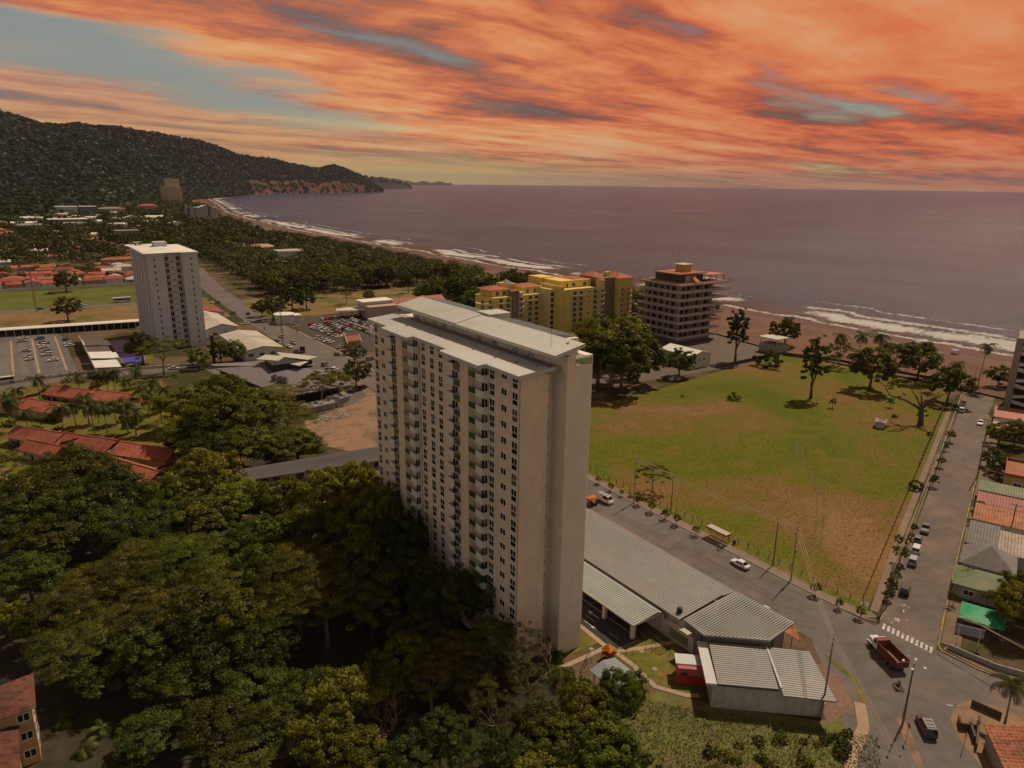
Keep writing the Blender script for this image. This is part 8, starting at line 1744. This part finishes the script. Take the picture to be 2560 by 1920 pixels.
def standing(st=0.12):
    J = [((0, 0, .95), .16, .12), ((0, 0, 1.2), .16, .11), ((0, 0, 1.42), .17, .11), ((0, 0, 1.53), .06), ((0, .01, 1.64), .10, .11), ((0, 0, 1.76), .07), ((.1, 0, .88), .10), ((.11, st, .5), .075), ((.11, st * .7, .09), .05), ((.11, st + .14, .04), .045), ((-.1, 0, .88), .10), ((-.11, -st, .5), .075), ((-.11, -st * 1.3, .09), .05), ((-.11, -st * 1.3 + .14, .04), .045), ((.21, 0, 1.42), .065), ((.26, -.03, 1.14), .05), ((.27, .07, .88), .04), ((.27, .1, .78), .035), ((-.21, 0, 1.42), .065), ((-.26, .03, 1.14), .05), ((-.27, .09, .88), .04), ((-.27, .12, .78), .035)]
    return J, [(0, 1), (1, 2), (2, 3), (3, 4), (4, 5), (0, 6), (6, 7), (7, 8), (8, 9), (0, 10), (10, 11), (11, 12), (12, 13), (2, 14), (14, 15), (15, 16), (16, 17), (2, 18), (18, 19), (19, 20), (20, 21)]
def riding(): # seated, hands forward, facing +Y
    J = [((0, 0, .92), .16, .13), ((0, .08, 1.16), .16, .11), ((0, .18, 1.38), .17, .11), ((0, .22, 1.48), .06), ((0, .26, 1.58), .11, .12), ((0, .25, 1.70), .08), ((.12, .02, .88), .10), ((.16, .42, .78), .075), ((.15, .30, .36), .05), ((.15, .42, .31), .045), ((-.12, .02, .88), .10), ((-.16, .42, .78), .075), ((-.15, .30, .36), .05), ((-.15, .42, .31), .045), ((.20, .18, 1.36), .065), ((.27, .36, 1.16), .05), ((.27, .62, 1.08), .04), ((-.20, .18, 1.36), .065), ((-.27, .36, 1.16), .05), ((-.27, .62, 1.08), .04)]
    return J, [(0, 1), (1, 2), (2, 3), (3, 4), (4, 5), (0, 6), (6, 7), (7, 8), (8, 9), (0, 10), (10, 11), (11, 12), (12, 13), (2, 14), (14, 15), (15, 16), (2, 17), (17, 18), (18, 19)]
def two_wheeler(nm, label, x, y, rz, motor=True):
    o = thing(nm, label, 'motorcycle' if motor else 'bicycle', (x, y, .02), rz); r_ = .31 if motor else .33
    for yy in (-.62, .66):
        b = MB(); n = 14
        for i in range(n): a0, a1 = 6.283 * i / n, 6.283 * (i + 1) / n; b.tube((0, yy + r_ * math.cos(a0), r_ + r_ * math.sin(a0) * .97), (0, yy + r_ * math.cos(a1), r_ + r_ * math.sin(a1) * .97), .06 if motor else .025, n=4)
        b.build('wheel', RUBBER, o)
    b = MB(); b.path([(0, -.62, r_), (0, -.1, .5), (0, .45, .75), (0, .66, r_)], .05 if motor else .025, 5); b.path([(0, -.1, .5), (0, -.3, .85)], .04, 5)
    if motor: b.box(-.14, -.15, .3, .14, .3, .62); b.ball((0, .18, .82), .15, .26, .13, 8, 5)
    b.build('frame', DARK if motor else STEEL, o); b = MB(); b.box(-.11, -.45, .84, .11, .05 if motor else -.2, .92); b.build('seat', RUBBER, o); b = MB(); b.path([(-.32, .5, 1.05), (0, .56, 1.0), (.32, .5, 1.05)], .025, 5); b.tube((0, .56, 1.0), (0, .66, r_), .03, n=5); b.build('handlebar', DARK, o); return o
J, Eg = riding()
two_wheeler('motorcycle', 'dark motorcycle following the dump truck across the junction', 41.8, -38.2, 0); o = person_mesh('person', J, Eg, person_mat('rider_dark', (.02, .02, .025), (.03, .03, .04))); o.location = (41.8, -38.35, .04); tag(o, 'motorcycle rider in dark clothes and helmet at the junction', 'person')
two_wheeler('bicycle', 'bicycle at the kerb below the bus shelter', 54.6, 9.4, math.pi, False); o = person_mesh('person', J, Eg, person_mat('rider_white', (.55, .55, .56), (.05, .05, .08))); o.location = (54.6, 9.55, .03); o.rotation_euler = (0, 0, math.pi); tag(o, 'cyclist in a white shirt at the kerb below the bus shelter', 'person')
p = g('C', 445, 548); two_wheeler('motorcycle', 'small dark motorcycle far up the main road', p.x, p.y, 0); o = person_mesh('person', J, Eg, person_mat('rider_far', (.05, .03, .03), (.03, .03, .04))); o.location = (p.x, p.y - .15, .04); tag(o, 'rider in dark clothes on the motorcycle far up the road', 'person')
J, Eg = standing()
for i, (t, x, y, sh, trs, lab) in enumerate((('1', 122, 650, (.10, .03, .03), (.02, .02, .03), 'left of two people walking on the pavement far down the beach street'), ('1', 147, 652, (.06, .05, .05), (.02, .02, .03), 'right of two people walking on the pavement far down the beach street'), ('1', 578, 545, (.30, .20, .12), (.05, .05, .06), 'person standing under the small tree at the street end'), ('G', 1130, 290, (.12, .08, .10), (.03, .03, .04), 'person in the shade of the lilac tent'), ('G', 290, 95, (.05, .04, .04), (.03, .03, .04), 'person standing alone at the water edge'))):
    p = g(t, x, y); o = person_mesh('person', J, Eg, person_mat('clothes_%d' % i, sh, trs)); o.location = (p.x, p.y, .1 if i < 2 else .05); o.rotation_euler = (0, 0, i * 1.3); tag(o, lab, 'person')

# ------------------------------------------------------------------ HAZE over the bay
hz = MB(); hz.box(-16000, -16000, -3, 36000, 46000, 560); hm = bpy.data.materials.new('haze_air'); hm.use_nodes = True; ht2 = hm.node_tree; ht2.nodes.clear()
pv_ = ht2.nodes.new('ShaderNodeVolumePrincipled'); pv_.inputs['Color'].default_value = (.48, .43, .60, 1); pv_.inputs['Density'].default_value = 2.6e-5; pv_.inputs['Anisotropy'].default_value = 0.0
ho = ht2.nodes.new('ShaderNodeOutputMaterial'); ht2.links.new(pv_.outputs[0], ho.inputs['Volume'])
tag(hz.build('haze', hm), kind='stuff')

# things that only their place tells apart: number them from left to right in the picture
def px_x(o): v = Vector((o.location.x - CAM[0], o.location.y - CAM[1], o.location.z - CAM_H)); return v.dot(_r2) / max(v.dot(_f), 1)
ORD += ['twenty-first', 'twenty-second', 'twenty-third', 'twenty-fourth', 'twenty-fifth', 'twenty-sixth', 'twenty-seventh', 'twenty-eighth', 'twenty-ninth', 'thirtieth', 'thirty-first', 'thirty-second', 'thirty-third', 'thirty-fourth', 'thirty-fifth', 'thirty-sixth', 'thirty-seventh', 'thirty-eighth', 'thirty-ninth', 'fortieth'] + ['forty-' + q for q in ORD[:9]] + ['fiftieth'] + ['fifty-' + q for q in ORD[:9]] + ['sixtieth']
same = {}
for o in scene.objects:
    if o.parent is None and o.get('label') and o.get('category'): same.setdefault(o['label'], []).append(o)
for lab, os_ in same.items():
    if 1 < len(os_) <= 60 and len(lab.split()) <= 12:
        for i, o in enumerate(sorted(os_, key=px_x)): o['label'] = lab + ', %s from left' % ORD[i]
